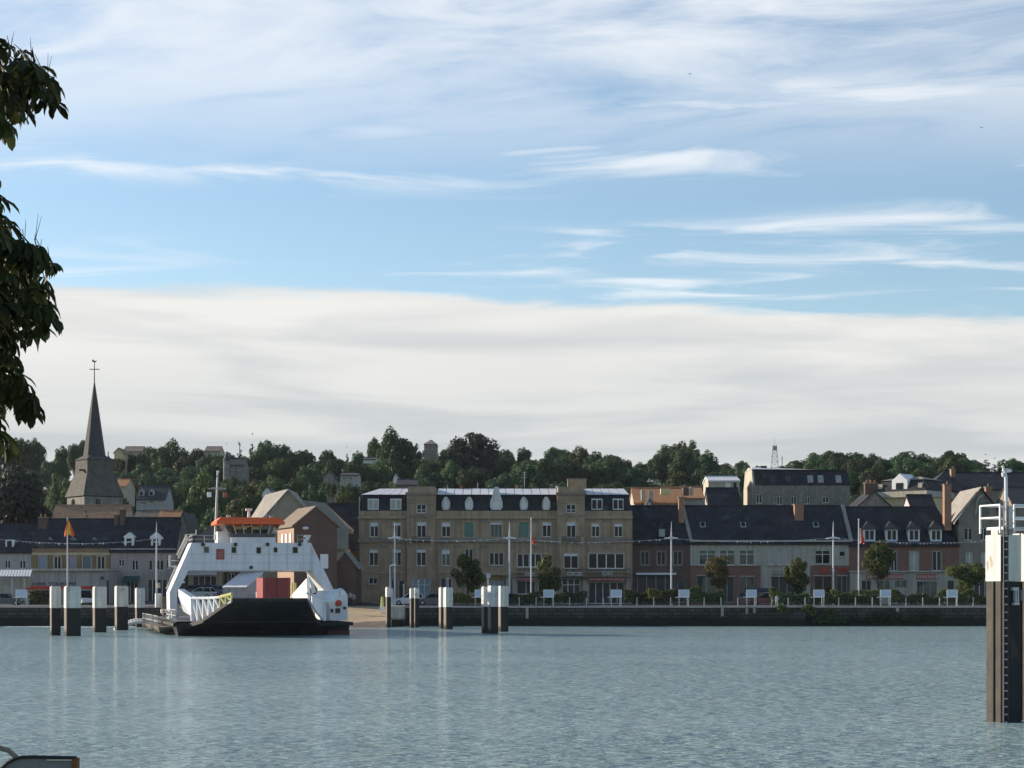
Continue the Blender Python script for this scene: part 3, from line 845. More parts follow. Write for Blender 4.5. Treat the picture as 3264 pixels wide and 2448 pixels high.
chimney(T, X(364,DL), X(381,DL), DL+3.5, DL+4.5, Z(1680,DL), Z(1622,DL), 'brick_dark', 1)
# stone gabled outbuilding at the right end
house('stone_cottage', 'grey stone gable end at the right of the pink house', 560, 606, 1630, 1702, 1927, 266, 10, 'grey_stone', 'slate', ridge='y')

# garage in front of the ochre house
DG = 254.0
T = thing('garage', 'flat-roofed grey garage with black lettering and red trim', 'garage', (X(210,DG), DG, QZ))
gh = [(X(92,DG), X(156,DG), QZ, Z(1882,DG)), (X(246,DG), X(312,DG), QZ, Z(1882,DG))]
wall(T, X(80,DG), X(340,DG), QZ, Z(1821,DG), DG, gh, 7, 'grey_render', reveal=.5)
for h in gh:
    MB().box(h[0], h[1], DG+.5, DG+.6, QZ, h[3]).build('opening', 'shop_dark', T)
MB().box(X(84,DG), X(342,DG), DG-.7, DG+7.3, Z(1820,DG), Z(1812,DG)).build('roof', 'cream', T)
MB().box(X(77,DG), X(318,DG), DG-.16, DG-.003, Z(1878,DG), Z(1868,DG)).build('red_band', 'red', T)
MB().box(X(77,DG), X(89,DG), DG-.16, DG-.003, Z(1867.8,DG), Z(1843,DG)).build('red_upright', 'red', T)
MB().box(X(340,DG)+.003, X(347,DG), DG-.1, DG+.1, QZ, Z(1850,DG)).build('downpipe', 'shop_dark', T)
text(T, 'AUBER', X(102,DG), X(147,DG), Z(1866,DG), DG-.03, .44, 'letter')
text(T, 'TOURISME', X(155,DG), X(243,DG), Z(1866,DG), DG-.03, .44, 'letter')
MB().box(X(322,DG), X(331,DG), DG-.25, DG-.003, Z(1847,DG), Z(1838,DG)).build('wall_lamp', 'shop_dark', T)
# striped canopy
DC = 247.0
T = thing('canopy', 'white corrugated canopy on posts beside the garage', 'canopy', (X(30,DC), DC, QZ))
for i in range(15):
    a = -40 + 9.2*i
    MB().hexa([(X(a,DC),DC,Z(1838,DC)),(X(a+7.4,DC),DC,Z(1838,DC)),(X(a+13.4,DC+3),DC+3,Z(1818,DC+3)),(X(a+6,DC+3),DC+3,Z(1818,DC+3)),
               (X(a,DC),DC,Z(1836,DC)),(X(a+7.4,DC),DC,Z(1836,DC)),(X(a+13.4,DC+3),DC+3,Z(1816,DC+3)),(X(a+6,DC+3),DC+3,Z(1816,DC+3))]).build('roof_sheet', 'white', T)
MB().hexa([(X(-42,DC),DC+.05,Z(1841,DC)),(X(88,DC),DC+.05,Z(1841,DC)),(X(96,DC+3),DC+3.05,Z(1821,DC+3)),(X(-36,DC+3),DC+3.05,Z(1821,DC+3)),(X(-42,DC),DC+.05,Z(1840,DC)),(X(88,DC),DC+.05,Z(1840,DC)),(X(96,DC+3),DC+3.05,Z(1820,DC+3)),(X(-36,DC+3),DC+3.05,Z(1820,DC+3))]).build('roof_frame', 'zinc_dark', T)
for px in (-36, 37, 76):
    MB().box(X(px,DC)-.11, X(px,DC)+.11, DC+.2, DC+.42, QZ, Z(1838,DC)).build('post', 'galv', T)
MB().box(X(-40,DC), X(31,DC), DC+3.2, DC+3.3, Z(1915,DC), Z(1845,DC)).build('screen', 'curtain', T)
MB().box(X(41,DC), X(76,DC), DC+3.2, DC+3.5, Z(1873,DC), Z(1843,DC)).build('panel', 'tan', T)

# ---- church
DCH = 330.0
cx = X(301, DCH)
T = thing('church', 'village church with slate belfry and tall pointed spire', 'church', (cx, DCH, ground_z(cx, DCH)))
def ring(hw, z, n=4, rot=None, tw=R(-8)):
    rot = tw - math.pi/2 if rot is None else rot
    return [(cx + hw*math.cos(rot + 2*math.pi*i/n), DCH + hw*math.sin(rot + 2*math.pi*i/n), z) for i in range(n)]
def frus(name, r0, r1, m, parent, cap=True):
    n = len(r0)
    fs = [(i, (i+1) % n, (i+1) % n + n, i+n) for i in range(n)]
    if cap: fs += [tuple(range(n-1, -1, -1)), tuple(range(n, 2*n))]
    return MB().add(r0 + r1, fs).build(name, m, parent)
zs = lambda py: Z(py, DCH)
base = frus('tower', ring(4.85, ground_z(cx, DCH)), ring(4.85, zs(1586)), 'grey_stone', T)
for s, px in ((-1, 238), (-1, 268), (1, 328), (1, 353)):
    k = abs(px - 301) / 90.0
    x_, y_ = X(px, DCH), DCH - 4.85*(1-k) - .06
    q = Vector((s*.7, -.7, 0)); p = Vector((.7, s*.7, 0))
    c = Vector((x_, y_, 0)) + q*.02
    o = MB()
    pts = [(-.35, zs(1610)), (.35, zs(1610)), (.35, zs(1597)), (0, zs(1592)), (-.35, zs(1597))]
    o.add([(c.x + p.x*t, c.y + p.y*t, z) for t, z in pts] + [(c.x + p.x*t - q.x*.2, c.y + p.y*t - q.y*.2, z) for t, z in pts], [(0,1,2,3,4), (9,8,7,6,5)] + [(i,i+5,(i+1)%5+5,(i+1)%5) for i in range(5)])
    o.build('window', 'glass', T)
frus('skirt_roof', ring(5.25, zs(1584)), ring(3.55, zs(1512)), 'church_shingle', T)
frus('belfry', ring(3.42, zs(1515)), ring(3.35, zs(1468)), 'church_shingle', T)
frus('belfry_roof', ring(3.62, zs(1467)), ring(1.9, zs(1452)), 'church_shingle', T)
frus('spire', ring(1.95, zs(1458), 8, R(22.5)), ring(.05, zs(1213), 8, R(22.5)), 'slate_grey', T)
MB().box(cx-2.0, cx-.6, DCH-2.55, DCH-2.1, zs(1504), zs(1498)).build('louvre', 'iron', T)
cr = MB().tube((cx,DCH,zs(1216)), (cx,DCH,zs(1152)), .09, .06)
cr.tube((cx-.85,DCH,zs(1177)), (cx+.85,DCH,zs(1177)), .07)
cr = cr.build('cross', 'iron', T)
MB().prism_y([(cx-.35,zs(1153)),(cx+.1,zs(1156)),(cx+.45,zs(1149)),(cx+.2,zs(1150)),(cx-.05,zs(1151)),(cx-.15,zs(1146)),(cx-.4,zs(1147))], DCH-.05, DCH+.05).build('weathercock', 'iron', cr)

# ---- roofs around the church
house('long_barn', 'long clay-tiled roof below the church tower', 158, 398, 1611, 1668, 1735, 296, 9, 'tan', 'tile', base_drop=2)
house('tiled_house', 'small house with dull brown tiled roof behind the pink house', 421, 497, 1628, 1668, 1735, 284, 8, 'pale', 'tile_brown', base_drop=2)
house('tiled_house', 'small house with bright clay-tiled roof beside the stone gable', 497, 566, 1628, 1664, 1735, 280, 8, 'pale', 'tile_orange', base_drop=2)

# ---- houses on the hill
HH = []
def hill_house(label, *a, keep=None, **k):
    T = house('hill_house', label, *a, **k)
    HH.append((a[0], a[1], a[2], a[4], a[5]))
    return T
hill_house('yellow gabled house catching the sun on the hilltop', 364, 392, 1426, 1440, 1458, 560, 10, 'yellow_render', 'tile_brown', ridge='y', base_drop=6)
hill_house('long low brown roof on the hilltop right of the church spire', 392, 452, 1424, 1437, 1448, 575, 9, 'tan', 'tile_brown', base_drop=8)
T = hill_house('grey blue house with two dormers on the slope right of the church', 434, 527, 1549, 1588, 1622, 375, 9, 'pale', 'slate_grey', wins=[(446,464,1597,1608,dict(lites=3)), (478,492,1594,1604,W2), (506,516,1594,1606,W2)], base_drop=4)
for px in (449, 480):
    d = MB().prism_y([(X(px-8,375), Z(1580,375)), (X(px+8,375), Z(1580,375)), (X(px+8,375), Z(1566,375)), (X(px,375), Z(1558,375)), (X(px-8,375), Z(1566,375))], 375.6, 379).build('dormer', 'pale', T)
    MB().box(X(px-4,375), X(px+4,375), 375.5, 375.597, Z(1578,375), Z(1567,375)).build('pane', 'glass', d)
hill_house('small house with red tiled roof beside the church skirt roof', 366, 402, 1527, 1548, 1580, 392, 9, 'tan', 'tile_orange', hip=(0,0), base_drop=4)
hill_house('long brown roofed house on the ridge left of the turreted villa', 652, 700, 1424, 1436, 1446, 570, 9, 'tan', 'tile_brown', base_drop=8)
# turreted villa
D = 470
T = thing('villa', 'grey villa with pointed turret among the hillside trees', 'house', (X(745,D), D, Z(1520,D)))
wall(T, X(728,D), X(779,D), Z(1520,D)-5, Z(1480,D), D, holes_px([(738,746,1490,1500),(756,764,1490,1500),(738,746,1506,1514)], D), 8, 'grey_stone')
for h in holes_px([(738,746,1490,1500),(756,764,1490,1500),(738,746,1506,1514)], D): window(T, *h, D)
pitched_roof(T, X(728,D), X(779,D), D, D+4, D+8, Z(1480,D), Z(1462,D+4), 'slate_grey')
gable_ends(T, X(728,D), X(779,D), D, D+4, D+8, Z(1480,D), Z(1462,D+4), 'grey_stone')
tu = MB(); xx = X(724, D)
for i in range(8):
    pass
tu.tube((xx, D-.5, Z(1520,D)-5), (xx, D-.5, Z(1469,D)), .85, .85, 10)
tu = tu.build('turret', 'grey_stone', T)
MB().tube((xx, D-.5, Z(1470,D)), (xx, D-.5, Z(1441,D)), 1.05, .05, 10).build('turret_roof', 'slate_grey', T)
HH.append((712, 780, 1441, 1520, D))
hill_house('low white house below the tallest hilltop tree', 1158, 1197, 1458, 1463, 1473, 520, 8, 'white', 'slate_grey', base_drop=6)
hill_house('pale flat-fronted house halfway up the hill', 1085, 1141, 1508, 1513, 1540, 420, 8, 'pale', 'slate_grey', wins=[(1092,1104,1520,1530,W2),(1112,1124,1520,1530,W2)], base_drop=5)
hill_house('small gabled grey house left of the pale hill house', 1030, 1066, 1500, 1518, 1534, 432, 8, 'grey_stone', 'slate_grey', ridge='y', base_drop=5)
hill_house('low blue grey roofed cottage just above the hotel roof', 1264, 1330, 1528, 1544, 1562, 400, 8, 'grey_stone', 'slate_grey', base_drop=5)
hill_house('narrow white sunlit gable above the hotel', 1253, 1270, 1505, 1522, 1538, 410, 6, 'white', 'slate_grey', ridge='y', base_drop=3)
hill_house('brown square villa on the hilltop between two large trees', 1352, 1392, 1404, 1414, 1465, 560, 9, 'stone_dark', 'tile_brown', hip=(1.5,1.5), wins=[(1358,1366,1420,1432,W2),(1374,1382,1420,1432,W2)], base_drop=6)
hill_house('white attic gable peeping over the big grey roof', 836, 868, 1548, 1566, 1590, 330, 7, 'white', 'slate', ridge='y', wins=[(849,856,1572,1582,dict(lites=1))], base_drop=5)

# ---- buildings behind the ferry
D = 256
T = thing('big_roofed_house', 'tall house with huge grey roof and pale sunlit slope', 'house', (X(950,D), D, QZ+1))
ax, az = X(919, D), Z(1559, D)
ex, ez = X(828, D), Z(1662, D)
fx, fz = X(1000, D), Z(1650, D)
MB().prism_y([(ex+.3, QZ), (fx, QZ), (fx, fz), (ax, az-.12), (ex+.3, ez)], D, D+9).build('wall', 'olive_render', T)
r = MB()
r.slab([(ex-.3, D-.3, ez-.3), (ax, D-.3, az), (ax-4.2, D+9.5, az-.25), (ex-3.2, D+9.5, ez-.3)], .2)
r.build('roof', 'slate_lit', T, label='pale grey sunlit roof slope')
MB().slab([(ax, D-.3, az), (fx+.3, D-.3, fz-.3), (fx+.3, D+9.3, fz-.3), (ax, D+9.3, az)], .2).build('roof', 'olive_render', T)
D2 = D + 3
z1, z2 = Z(1590, D2+4), Z(1602, D2+4)
p0, p1 = X(940, D2+4), X(1034, D2+4)
e0, e1 = X(985, D2), X(1111, D2)
w = MB().box(X(960,D2), X(1100,D2), D2+.3, D2+8, QZ, Z(1748,D2)).build('wing_wall', 'tan', T)
r = MB()
r.slab([(X(930,D2), D2-.3, Z(1748,D2)), (e1, D2-.3, Z(1748,D2)), (X(1108,D2), D2+1.6, Z(1684,D2)), (X(930,D2), D2+1.6, Z(1684,D2))], .2)
r.slab([(X(930,D2), D2+1.6, Z(1684,D2)), (X(1108,D2), D2+1.6, Z(1684,D2)), (p1, D2+4.5, z2), (p0, D2+4.5, z1)], .2)
r.slab([(X(1108,D2), D2+1.6, Z(1684,D2)), (X(1108,D2)+.2, D2+8, Z(1684,D2)), (p1, D2+5, z2), (p1, D2+4.5, z2)], .2)
r.slab([(p0, D2+4.5, z1), (p1, D2+4.5, z2), (X(1108,D2), D2+9, Z(1690,D2)), (X(940,D2), D2+9, Z(1690,D2))], .2)
r.build('wing_roof', 'olive_render', T)
sk = MB().slab([(X(868,D),D-.2,Z(1640,D)+.55),(X(880,D),D-.2,Z(1627,D)+.5),(X(868,D)-.8,D+2,Z(1627,D)+.5),(X(856,D)-.8,D+2,Z(1640,D)+.55)], .1).build('skylight', 'panel_blue', T)

# narrow brick house, turned so that its left flank shows
D = 243
T = thing('brick_gable_house', 'narrow dark brick house with pointed gable behind the ferry', 'house', (X(1006,D), D, QZ), R(20))
k = D / FPX
hw = 2.75
zr, ze = Z(1612, D), Z(1669, D)
MB().prism_y([(-hw, 0), (hw, 0), (hw, ze-QZ), (0, zr-QZ-.12), (-hw, ze-QZ)], 0, 9).build('wall', 'brick_dark', T)
MB().box(-hw-.012, -hw-.003, .05, 8.95, 0, ze-QZ-.1).build('sunlit_flank_skin', 'brick_orange', T, label='sunlit orange brick flank')  # orange skin over dark brick: the flank's sunlight put into the colour
r = MB()
sl = (zr - ze) / hw
r.slab([(-hw-.35, -.3, ze-QZ-.35*sl), (0, -.3, zr-QZ), (0, 9.3, zr-QZ), (-hw-.35, 9.3, ze-QZ-.35*sl)], .18)
r.slab([(0, -.3, zr-QZ), (hw+.35, -.3, ze-QZ-.35*sl), (hw+.35, 9.3, ze-QZ-.35*sl), (0, 9.3, zr-QZ)], .18)
r.build('roof', 'tile_brown', T)
for y in (1.3, 3.6, 5.6):
    MB().box(-hw-.09, -hw-.014, y, y+.9, ze-QZ-3.3, ze-QZ-1.2).build('window', 'frame', T)
MB().box(.6, 1.6, -.09, -.003, ze-QZ-5.6, ze-QZ-3.8).build('window', 'frame', T)
lm = MB().tube((-1.5,-.02,ze-QZ-.8), (-1.5,-.7,ze-QZ-.55), .05); lm.ball((-1.5,-.9,ze-QZ-.6), .42, .3, .2)
lm.build('wall_lamp', 'lamp_white', T)
# lean-to hut
D = 246
house('brick_shed', 'small dark shed with sunlit roof slope between brick house and hotel', 1064, 1136, 1755, 1800, 1926, D, 8, 'brick_dark', 'slate_lit', ridge='y')
# dark slate roofed house beside the hotel
house('slate_house', 'dark slate roofed house squeezed against the hotel', 1040, 1142, 1606, 1742, 1926, 272, 9, 'brick_dark', 'slate')
# brown roofed house left of the wheelhouse
house('brown_roofed_house', 'low house with brown tiled roof behind the ferry mast', 606, 716, 1684, 1728, 1926, 268, 9, 'tan', 'tile_brown', hip=(1.8, 0),
      wins=[(640,690,1812,1852,dict(lites=3, pane='shop_dark', sill=False))])
T = house('beige_shop', 'beige shop with deep grey awning seen under the ferry bridge', 600, 708, 1790, 1812, 1926, 264, 3, 'tan', 'slate', wins=[(614,690,1836,1880,dict(lites=4, pane='shop_dark', sill=False))])
MB().hexa([(X(604,264),261.8,Z(1834,264)),(X(700,264),261.8,Z(1834,264)),(X(690,264),263.99,Z(1822,264)),(X(612,264),263.99,Z(1822,264)),
           (X(604,264),261.8,Z(1831,264)),(X(700,264),261.8,Z(1831,264)),(X(690,264),263.99,Z(1818,264)),(X(612,264),263.99,Z(1818,264))]).build('awning', 'sign_pale', T)
house('cream_shop', 'cream shopfront seen through the ferry above the red lorry', 842, 960, 1770, 1818, 1926, 262, 5, 'tan', 'tile_brown',
      wins=[(866,884,1828,1852,W2), (900,918,1828,1852,W2), (930,948,1828,1852,W2)])
house('brick_shop', 'brown brick shop seen under the middle of the ferry bridge', 716, 836, 1770, 1806, 1926, 266, 5, 'brick_dark', 'slate', wins=[(726,748,1826,1890,dict(lites=2,sill=False))])

# ------------------------------------------------------------------ hotel
DH = 262.0
hx0, hx1 = 1146, 2016
T = thing('hotel', 'long honey stone hotel with slate mansard and zinc roof', 'hotel', (X(1580,DH), DH, QZ))
HT = T
zz = lambda py: Z(py, DH)
secs = [(1146, 1297), (1389, 1776), (1864, 2016)]
pav = [(1297, 1389), (1776, 1864)]
bl = dict(blind=.28, surround='stone_trim', transom=None)
op = {
 0: [(1180,1206,1665,1711,dict(blind=.28, surround='stone_trim')), (1252,1278,1665,1711,dict(blind=.22, surround='stone_trim')),
     (1177,1206,1751,1803,dict(blind=.22, surround='stone_trim')), (1252,1279,1751,1803,dict(blind=.2, surround='stone_trim')),
     (1176,1203,1842,1862,dict(surround='stone_trim')), (1246,1262,1845,1924,dict(pane='shop_dark', lites=1, sill=False)), (1270,1290,1850,1924,dict(pane='shop_dark', lites=1, sill=False))],
 1: [(1408,1436,1665,1711,dict(blind=.3, surround='stone_trim')), (1480,1509,1665,1713,dict(shutter='shutter_green', surround='stone_trim')),
     (1564,1600,1665,1713,dict(lites=3, frame='frame_grey', pane='glass_teal', blind=.15, surround='stone_trim')), (1655,1684,1665,1713,dict(shutter='shutter_green', surround='stone_trim')),
     (1729,1757,1665,1711,dict(blind=.22, surround='stone_trim')),
     (1408,1435,1751,1803,dict(blind=.3, pane='glass_teal', surround='stone_trim')), (1482,1508,1751,1803,dict(surround='stone_trim')),
     (1560,1605,1762,1802,dict(lites=3, surround='stone_trim')), (1648,1745,1765,1808,dict(lites=5, fw=.1, surround='stone_trim')),
     (1404,1440,1843,1924,dict(pane='shop_dark', lites=2, sill=False)), (1560,1606,1852,1924,dict(lites=3, pane='door_grey', transom=.7, sill=False)),
     (1648,1706,1852,1893,dict(pane='shop_dark', lites=2, sill=False)), (1715,1760,1852,1893,dict(pane='shop_dark', lites=2, sill=False))],
 2: [(1886,1911,1668,1711,dict(blind=.25, surround='stone_trim')), (1958,1984,1668,1711,dict(blind=.25, surround='stone_trim')),
     (1875,1990,1763,1813,dict(lites=4, fw=.12, transom=None, surround='stone_trim')), (1876,1990,1855,1924,dict(pane='shop_dark', lites=5, sill=False))]}
for i, (a, c) in enumerate(secs):
    hs = holes_px(op[i], DH)
    wall(T, X(a,DH), X(c,DH), QZ, zz(1647), DH, hs, 12, 'stone')
    for w, h in zip(op[i], hs): window(T, *h, DH, **w[4])
    MB().box(X(a,DH)-(.25 if i == 0 else 0), X(c,DH), DH-.35, DH-.003, zz(1653), zz(1647)).build('cornice', 'stone_trim', T)
    MB().box(X(a,DH)+.002, X(c,DH)-.002, DH+.05, DH+.5, zz(1646.9), zz(1628)).build('parapet', 'stone', T)
    MB().box(X(a,DH)-(.2 if i == 0 else 0), X(c,DH), DH-.28, DH-.003, zz(1729), zz(1715)).build('string_course', 'stone_dark', T)
    MB().box(X(a,DH), X(c,DH), DH-.12, DH-.003, zz(1828), zz(1823)).build('string_course', 'stone_trim', T)
    # recessed tablets between the windows
    for px in {0: (1225,), 1: (1458, 1545, 1632, 1706), 2: (1934,)}[i]:
        for (t, bt) in ((1656, 1666), (1737, 1748)):
            MB().box(X(px-13,DH), X(px+13,DH), DH-.04, DH-.003, zz(bt), zz(t)).build('tablet', 'stone_dark', T)
    # mansard
    x0, x1 = X(a,DH), X(c,DH)
    l0 = .9 if i == 0 else 0
    r1 = .5 if i == 2 else 0
    s = MB().hexa([(x0+.05,DH+.5,zz(1628)),(x1,DH+.5,zz(1628)),(x1,DH+11.5,zz(1628)),(x0+.05,DH+11.5,zz(1628)),
               (x0+l0*.35+.05,DH+1.5,zz(1576)),(x1-r1,DH+1.5,zz(1576)),(x1-r1,DH+10.5,zz(1576)),(x0+l0*.35+.05,DH+10.5,zz(1576))]).build('mansard', 'slate', T)
    zt = Z(1558.5, DH+6)
    hi0 = 2.2 if i == 0 else 0
    zb_ = zz(1576) + .02
    zr = MB().hexa([(x0+.1,DH+1.1,zb_),(x1-r1+.15,DH+1.1,zb_),(x1-r1+.15,DH+10.9,zb_),(x0+.1,DH+10.9,zb_),
               (x0+.1+hi0,DH+6,zt),(x1-r1-.3*(i==2),DH+6,zt),(x1-r1-.3*(i==2),DH+6.2,zt),(x0+.1+hi0,DH+6.2,zt)]).build('zinc_roof', 'zinc_dark', T)
    n = max(3, round((x1-x0)/1.18))
    for q in range(n):
        t0, t1 = q/n, (q+1)/n
        bl0, bl1 = x0+.1, x1-r1+.15
        tl0, tl1 = x0+.1+hi0, x1-r1-.3*(i==2)
        g = .045
        A = [(bl0+(bl1-bl0)*t0+g, DH+1.06, zb_+.03), (bl0+(bl1-bl0)*t1-g, DH+1.06, zb_+.03), (tl0+(tl1-tl0)*t1-g, DH+5.95, zt+.04), (tl0+(tl1-tl0)*t0+g, DH+5.95, zt+.04)]
        MB().slab(A, .025).build('roof_panel', 'zinc', zr)
    if i != 1:
        for (wa, wb) in {0: ((1171,1206),(1243,1279)), 2: ((1886,1921),(1954,1988))}[i]:
            d = MB().box(X(wa,DH), X(wb,DH), DH+.55, DH+2.5, zz(1624), zz(1589)).build('dormer', 'frame', T)
            for s_ in (0, 1):
                w_ = (X(wb,DH)-X(wa,DH)); c0 = X(wa,DH)+.1+s_*(w_/2-.03); c1 = c0 + w_/2-.17
                MB().box(c0, c1, DH+.51, DH+.547, zz(1621), zz(1593)).build('pane', 'glass' if i else 'curtain', d)
        if i == 0:
            MB().box(x0-.12, x0-.003, DH+.4, DH+10.5, zz(1711), zz(1583)).build('end_coping', 'cream', T)
for px, w, t in ((1421,13,1583), (1495,13,1583), (1582,20,1551), (1670,13,1583), (1741,13,1583)):
    bt = 1625
    pts = [(X(px-w*.7,DH),zz(bt)),(X(px+w*.7,DH),zz(bt)),(X(px+w,DH),zz(bt-9)),(X(px+w,DH),zz(1599)),(X(px+w*.7,DH),zz(t+8 if w < 15 else 1582)),(X(px+w*.3,DH),zz(t)),(X(px-w*.3,DH),zz(t)),(X(px-w*.7,DH),zz(t+8 if w < 15 else 1582)),(X(px-w,DH),zz(1599)),(X(px-w,DH),zz(bt-9))]
    d = MB().prism_y(pts, DH+.45, DH+2.6).build('dormer', 'white_worn', HT)
    MB().prism_y([(X(px-w*.5,DH),zz(bt-4)),(X(px+w*.5,DH),zz(bt-4)),(X(px+w*.62,DH),zz(1606)),(X(px,DH),zz(1594)),(X(px-w*.62,DH),zz(1606))], DH+.40, DH+.447).build('shutter' , 'blind', d)
DP = DH - .55
for j, (a, c) in enumerate(pav):
    zp = lambda py: Z(py, DP)
    wn_ = [((a+c)/2-14, (a+c)/2+15, 1664, 1713, dict(blind=.24, surround='stone_trim')), ((a+c)/2-15, (a+c)/2+15, 1608, 1634, dict(frame='frame', transom=.35, surround='stone_trim', pane='glass')),
           ((a+c)/2-(15 if j == 0 else 23), (a+c)/2+(15 if j == 0 else 23), 1751 if j == 0 else 1763, 1803 if j == 0 else 1812, dict(blind=.2, surround='stone_trim')),
           ((a+c)/2-29, (a+c)/2+29, 1844, 1924, dict(pane='door_grey' if j == 0 else 'shop_dark', lites=3, transom=.75, sill=False))]
    hs = holes_px(wn_, DP)
    wall(T, X(a,DP), X(c,DP), QZ, zp(1577), DP, hs, 11, 'stone')
    for w, h in zip(wn_, hs): window(T, *h, DP, **w[4])
    MB().box(X(a,DP)-.18, X(c,DP)+.18, DP-.3, DP+11.2, zp(1576.8), zp(1569)).build('cornice', 'stone_dark', T)
    MB().box(X(a+3,DP), X(c-3,DP), DP-.05, DP+10, zp(1568.8), zp(1551)).build('attic', 'stone', T)
    MB().box(X(a,DP)-.1, X(c,DP)+.1, DP-.16, DP-.003, zp(1729), zp(1716)).build('string_course', 'stone_dark', T)
    for (t, bt) in ((1596, 1591), (1605, 1600), (1646, 1640)):
        MB().box(X(a,DP), X((a+c)/2-19,DP), DP-.09, DP-.003, zp(t), zp(bt)).build('band', 'stone_dark', T)
        MB().box(X((a+c)/2+19,DP), X(c,DP), DP-.09, DP-.003, zp(t), zp(bt)).build('band', 'stone_dark', T)
    ar = MB(); m_ = X((a+c)/2, DP); r_ = 25*DP/FPX
    for q in range(10):
        t0, t1 = math.pi*q/10, math.pi*(q+1)/10
        p = lambda rr, t: (m_ + rr*math.cos(t), zp(1660) + rr*.95*math.sin(t))
        ar.prism_y([p(r_, t0), p(r_, t1), p(r_-.28, t1), p(r_-.28, t0)], DP-.16, DP-.003)
    ar.build('arch', 'stone_dark', T)
    for s_ in (-1, 1):
        MB().box(m_+s_*1.45-.22, m_+s_*1.45+.22, DP-.28, DP-.16, zp(1736), zp(1712)).build('bracket', 'stone_trim', T)
    g = MB(); g.box(m_-1.3, m_+1.3, DP-.6, DP-.55, zp(1711), zp(1710)); g.box(m_-1.3, m_+1.3, DP-.62, DP-.003, zp(1727), zp(1725))
    for q in range(14): g.box(m_-1.3+q*.2, m_-1.27+q*.2, DP-.6, DP-.57, zp(1725), zp(1711))
    g.build('balcony', 'iron', T)
chimney(T, X(1812,DP), X(1872,DP), DP+3, DP+4.4, zp(1553), zp(1524), 'stone', 0)
MB().box(X(1812,DP)-.035, X(1812,DP)-.003, DP+3.05, DP+4.35, zp(1551), zp(1526)).build('chimney_sun_face', 'cream', T)  # cream skin on the stone stack: sunlight painted on its left face
# balconies, canopies and signs of the hotel front
g = MB(); a, c = X(1646,DH), X(1764,DH)
for (a, c) in ((X(1646,DH), X(1762,DH)), (X(1790,DH), X(2008,DH))):
    g = MB(); g.box(a, c, DH-1.5, DH-.6, zz(1842), zz(1839)); g.box(a, c, DH-1.5, DH-1.44, zz(1816), zz(1814)); g.box(a, c, DH-1.5, DH-1.44, zz(1828), zz(1827))
    n = int((c-a)/.3)
    for q in range(n+1): g.box(a+(c-a)*q/n-.02, a+(c-a)*q/n+.02, DH-1.49, DH-1.45, zz(1839), zz(1816))
    g.build('balcony', 'iron', T)
for (a, c, y0, y1, mm) in ((1806,1856,1824,1835,'sign_pale'), (1918,1954,1822,1833,'sign_pale'), (1672,1704,1826,1835,'sign_pale'), (1876,1990,1843,1851,'red_dark'), (1648,1706,1843,1850,'red_dark')):
    sg = MB().box(X(a,DH), X(c,DH), DH-1.58, DH-1.52, zz(y1), zz(y0)).build('sign_board', mm, T)
    for q in range(int((c-a)/5)):
        if q % 4 == 3: continue
        MB().box(X(a+3+q*5,DH), X(a+6+q*5,DH), DH-1.6, DH-1.583, zz(y1-3), zz(y0+3)).build('lettering', 'letter' if mm == 'sign_pale' else 'sign_pale', sg)
for px in (1620, 1640, 1770, 1866, 2002):
    MB().box(X(px-7,DH), X(px+7,DH), DH-.75, DH-.62, QZ, zz(1846)).build('pillar', 'cream', T)
MB().box(X(1540,DH), X(1620,DH), DH-.9, DH-.003, zz(1834), zz(1829)).build('porch_hood', 'stone_trim', T)
# plant boxes and people-height clutter on the roof: small stacks and aerials
for px, y0, y1, mm in ((1426,1544,1558,'galv'), (1440,1540,1558,'slate'), (1469,1550,1559,'red'), (1522,1537,1558,'galv'), (1646,1545,1558,'brick_orange'), (1662,1548,1558,'brick'), (1775,1548,1562,'zinc')):
    MB().box(X(px-4 if mm != 'galv' else px-1.2,DH+6), X(px+5 if mm != 'galv' else px+1.2,DH+6), DH+6.3, DH+6.8, Z(y1+4,DH+6), Z(y0,DH+6)).build('roof_stack', mm, T)
an = MB(); xa = X(1672, DH+6); za = Z(1558, DH+6)
an.tube((xa, DH+6.5, za-.3), (xa, DH+6.5, Z(1502,DH+6)), .035)
for t in (1506, 1513, 1521): an.tube((xa-.35, DH+6.5, Z(t,DH+6)), (xa+.35, DH+6.5, Z(t,DH+6)), .025)
an.build('aerial', 'galv', T)

# ------------------------------------------------------------------ row to the right of the hotel
DR = 264.0
zr_ = lambda py: Z(py, DR)
wins = [(2043,2069,1758,1801,dict(surround='tile_brown', frame='frame_grey')), (2095,2121,1758,1801,dict(surround='tile_brown', frame='frame_grey')), (2147,2174,1758,1801,dict(surround='tile_brown', frame='frame_grey')),
        (2032,2150,1832,1920,dict(pane='shop_dark', lites=4, frame='frame_grey', sill=False)), (2160,2184,1850,1920,dict(pane='shop_dark', lites=1, frame='frame_grey', sill=False))]
T = house('brick_house', 'dark brick house with slate roof joined to the right of the hotel', 2016.5, 2199, 1613, 1725, 1926, DR, 11, 'brick_dark', 'slate', wins=wins)
MB().box(X(2026,DR), X(2154,DR), DR-.9, DR-.003, zr_(1832), zr_(1826)).build('shop_hood', 'frame', T)
chimney(T, X(2169,DR), X(2186,DR), DR+2.5, DR+3.6, zr_(1665), zr_(1584), 'brick_orange', 1)
d = MB().prism_y([(X(2097,DR),zr_(1712)),(X(2124,DR),zr_(1712)),(X(2124,DR),zr_(1684)),(X(2110,DR),zr_(1656)),(X(2097,DR),zr_(1684))], DR+.4, DR+4).build('dormer', 'slate', T)
MB().box(X(2101,DR), X(2120,DR), DR+.35, DR+.397, zr_(1710), zr_(1686)).build('window', 'frame_grey', d)
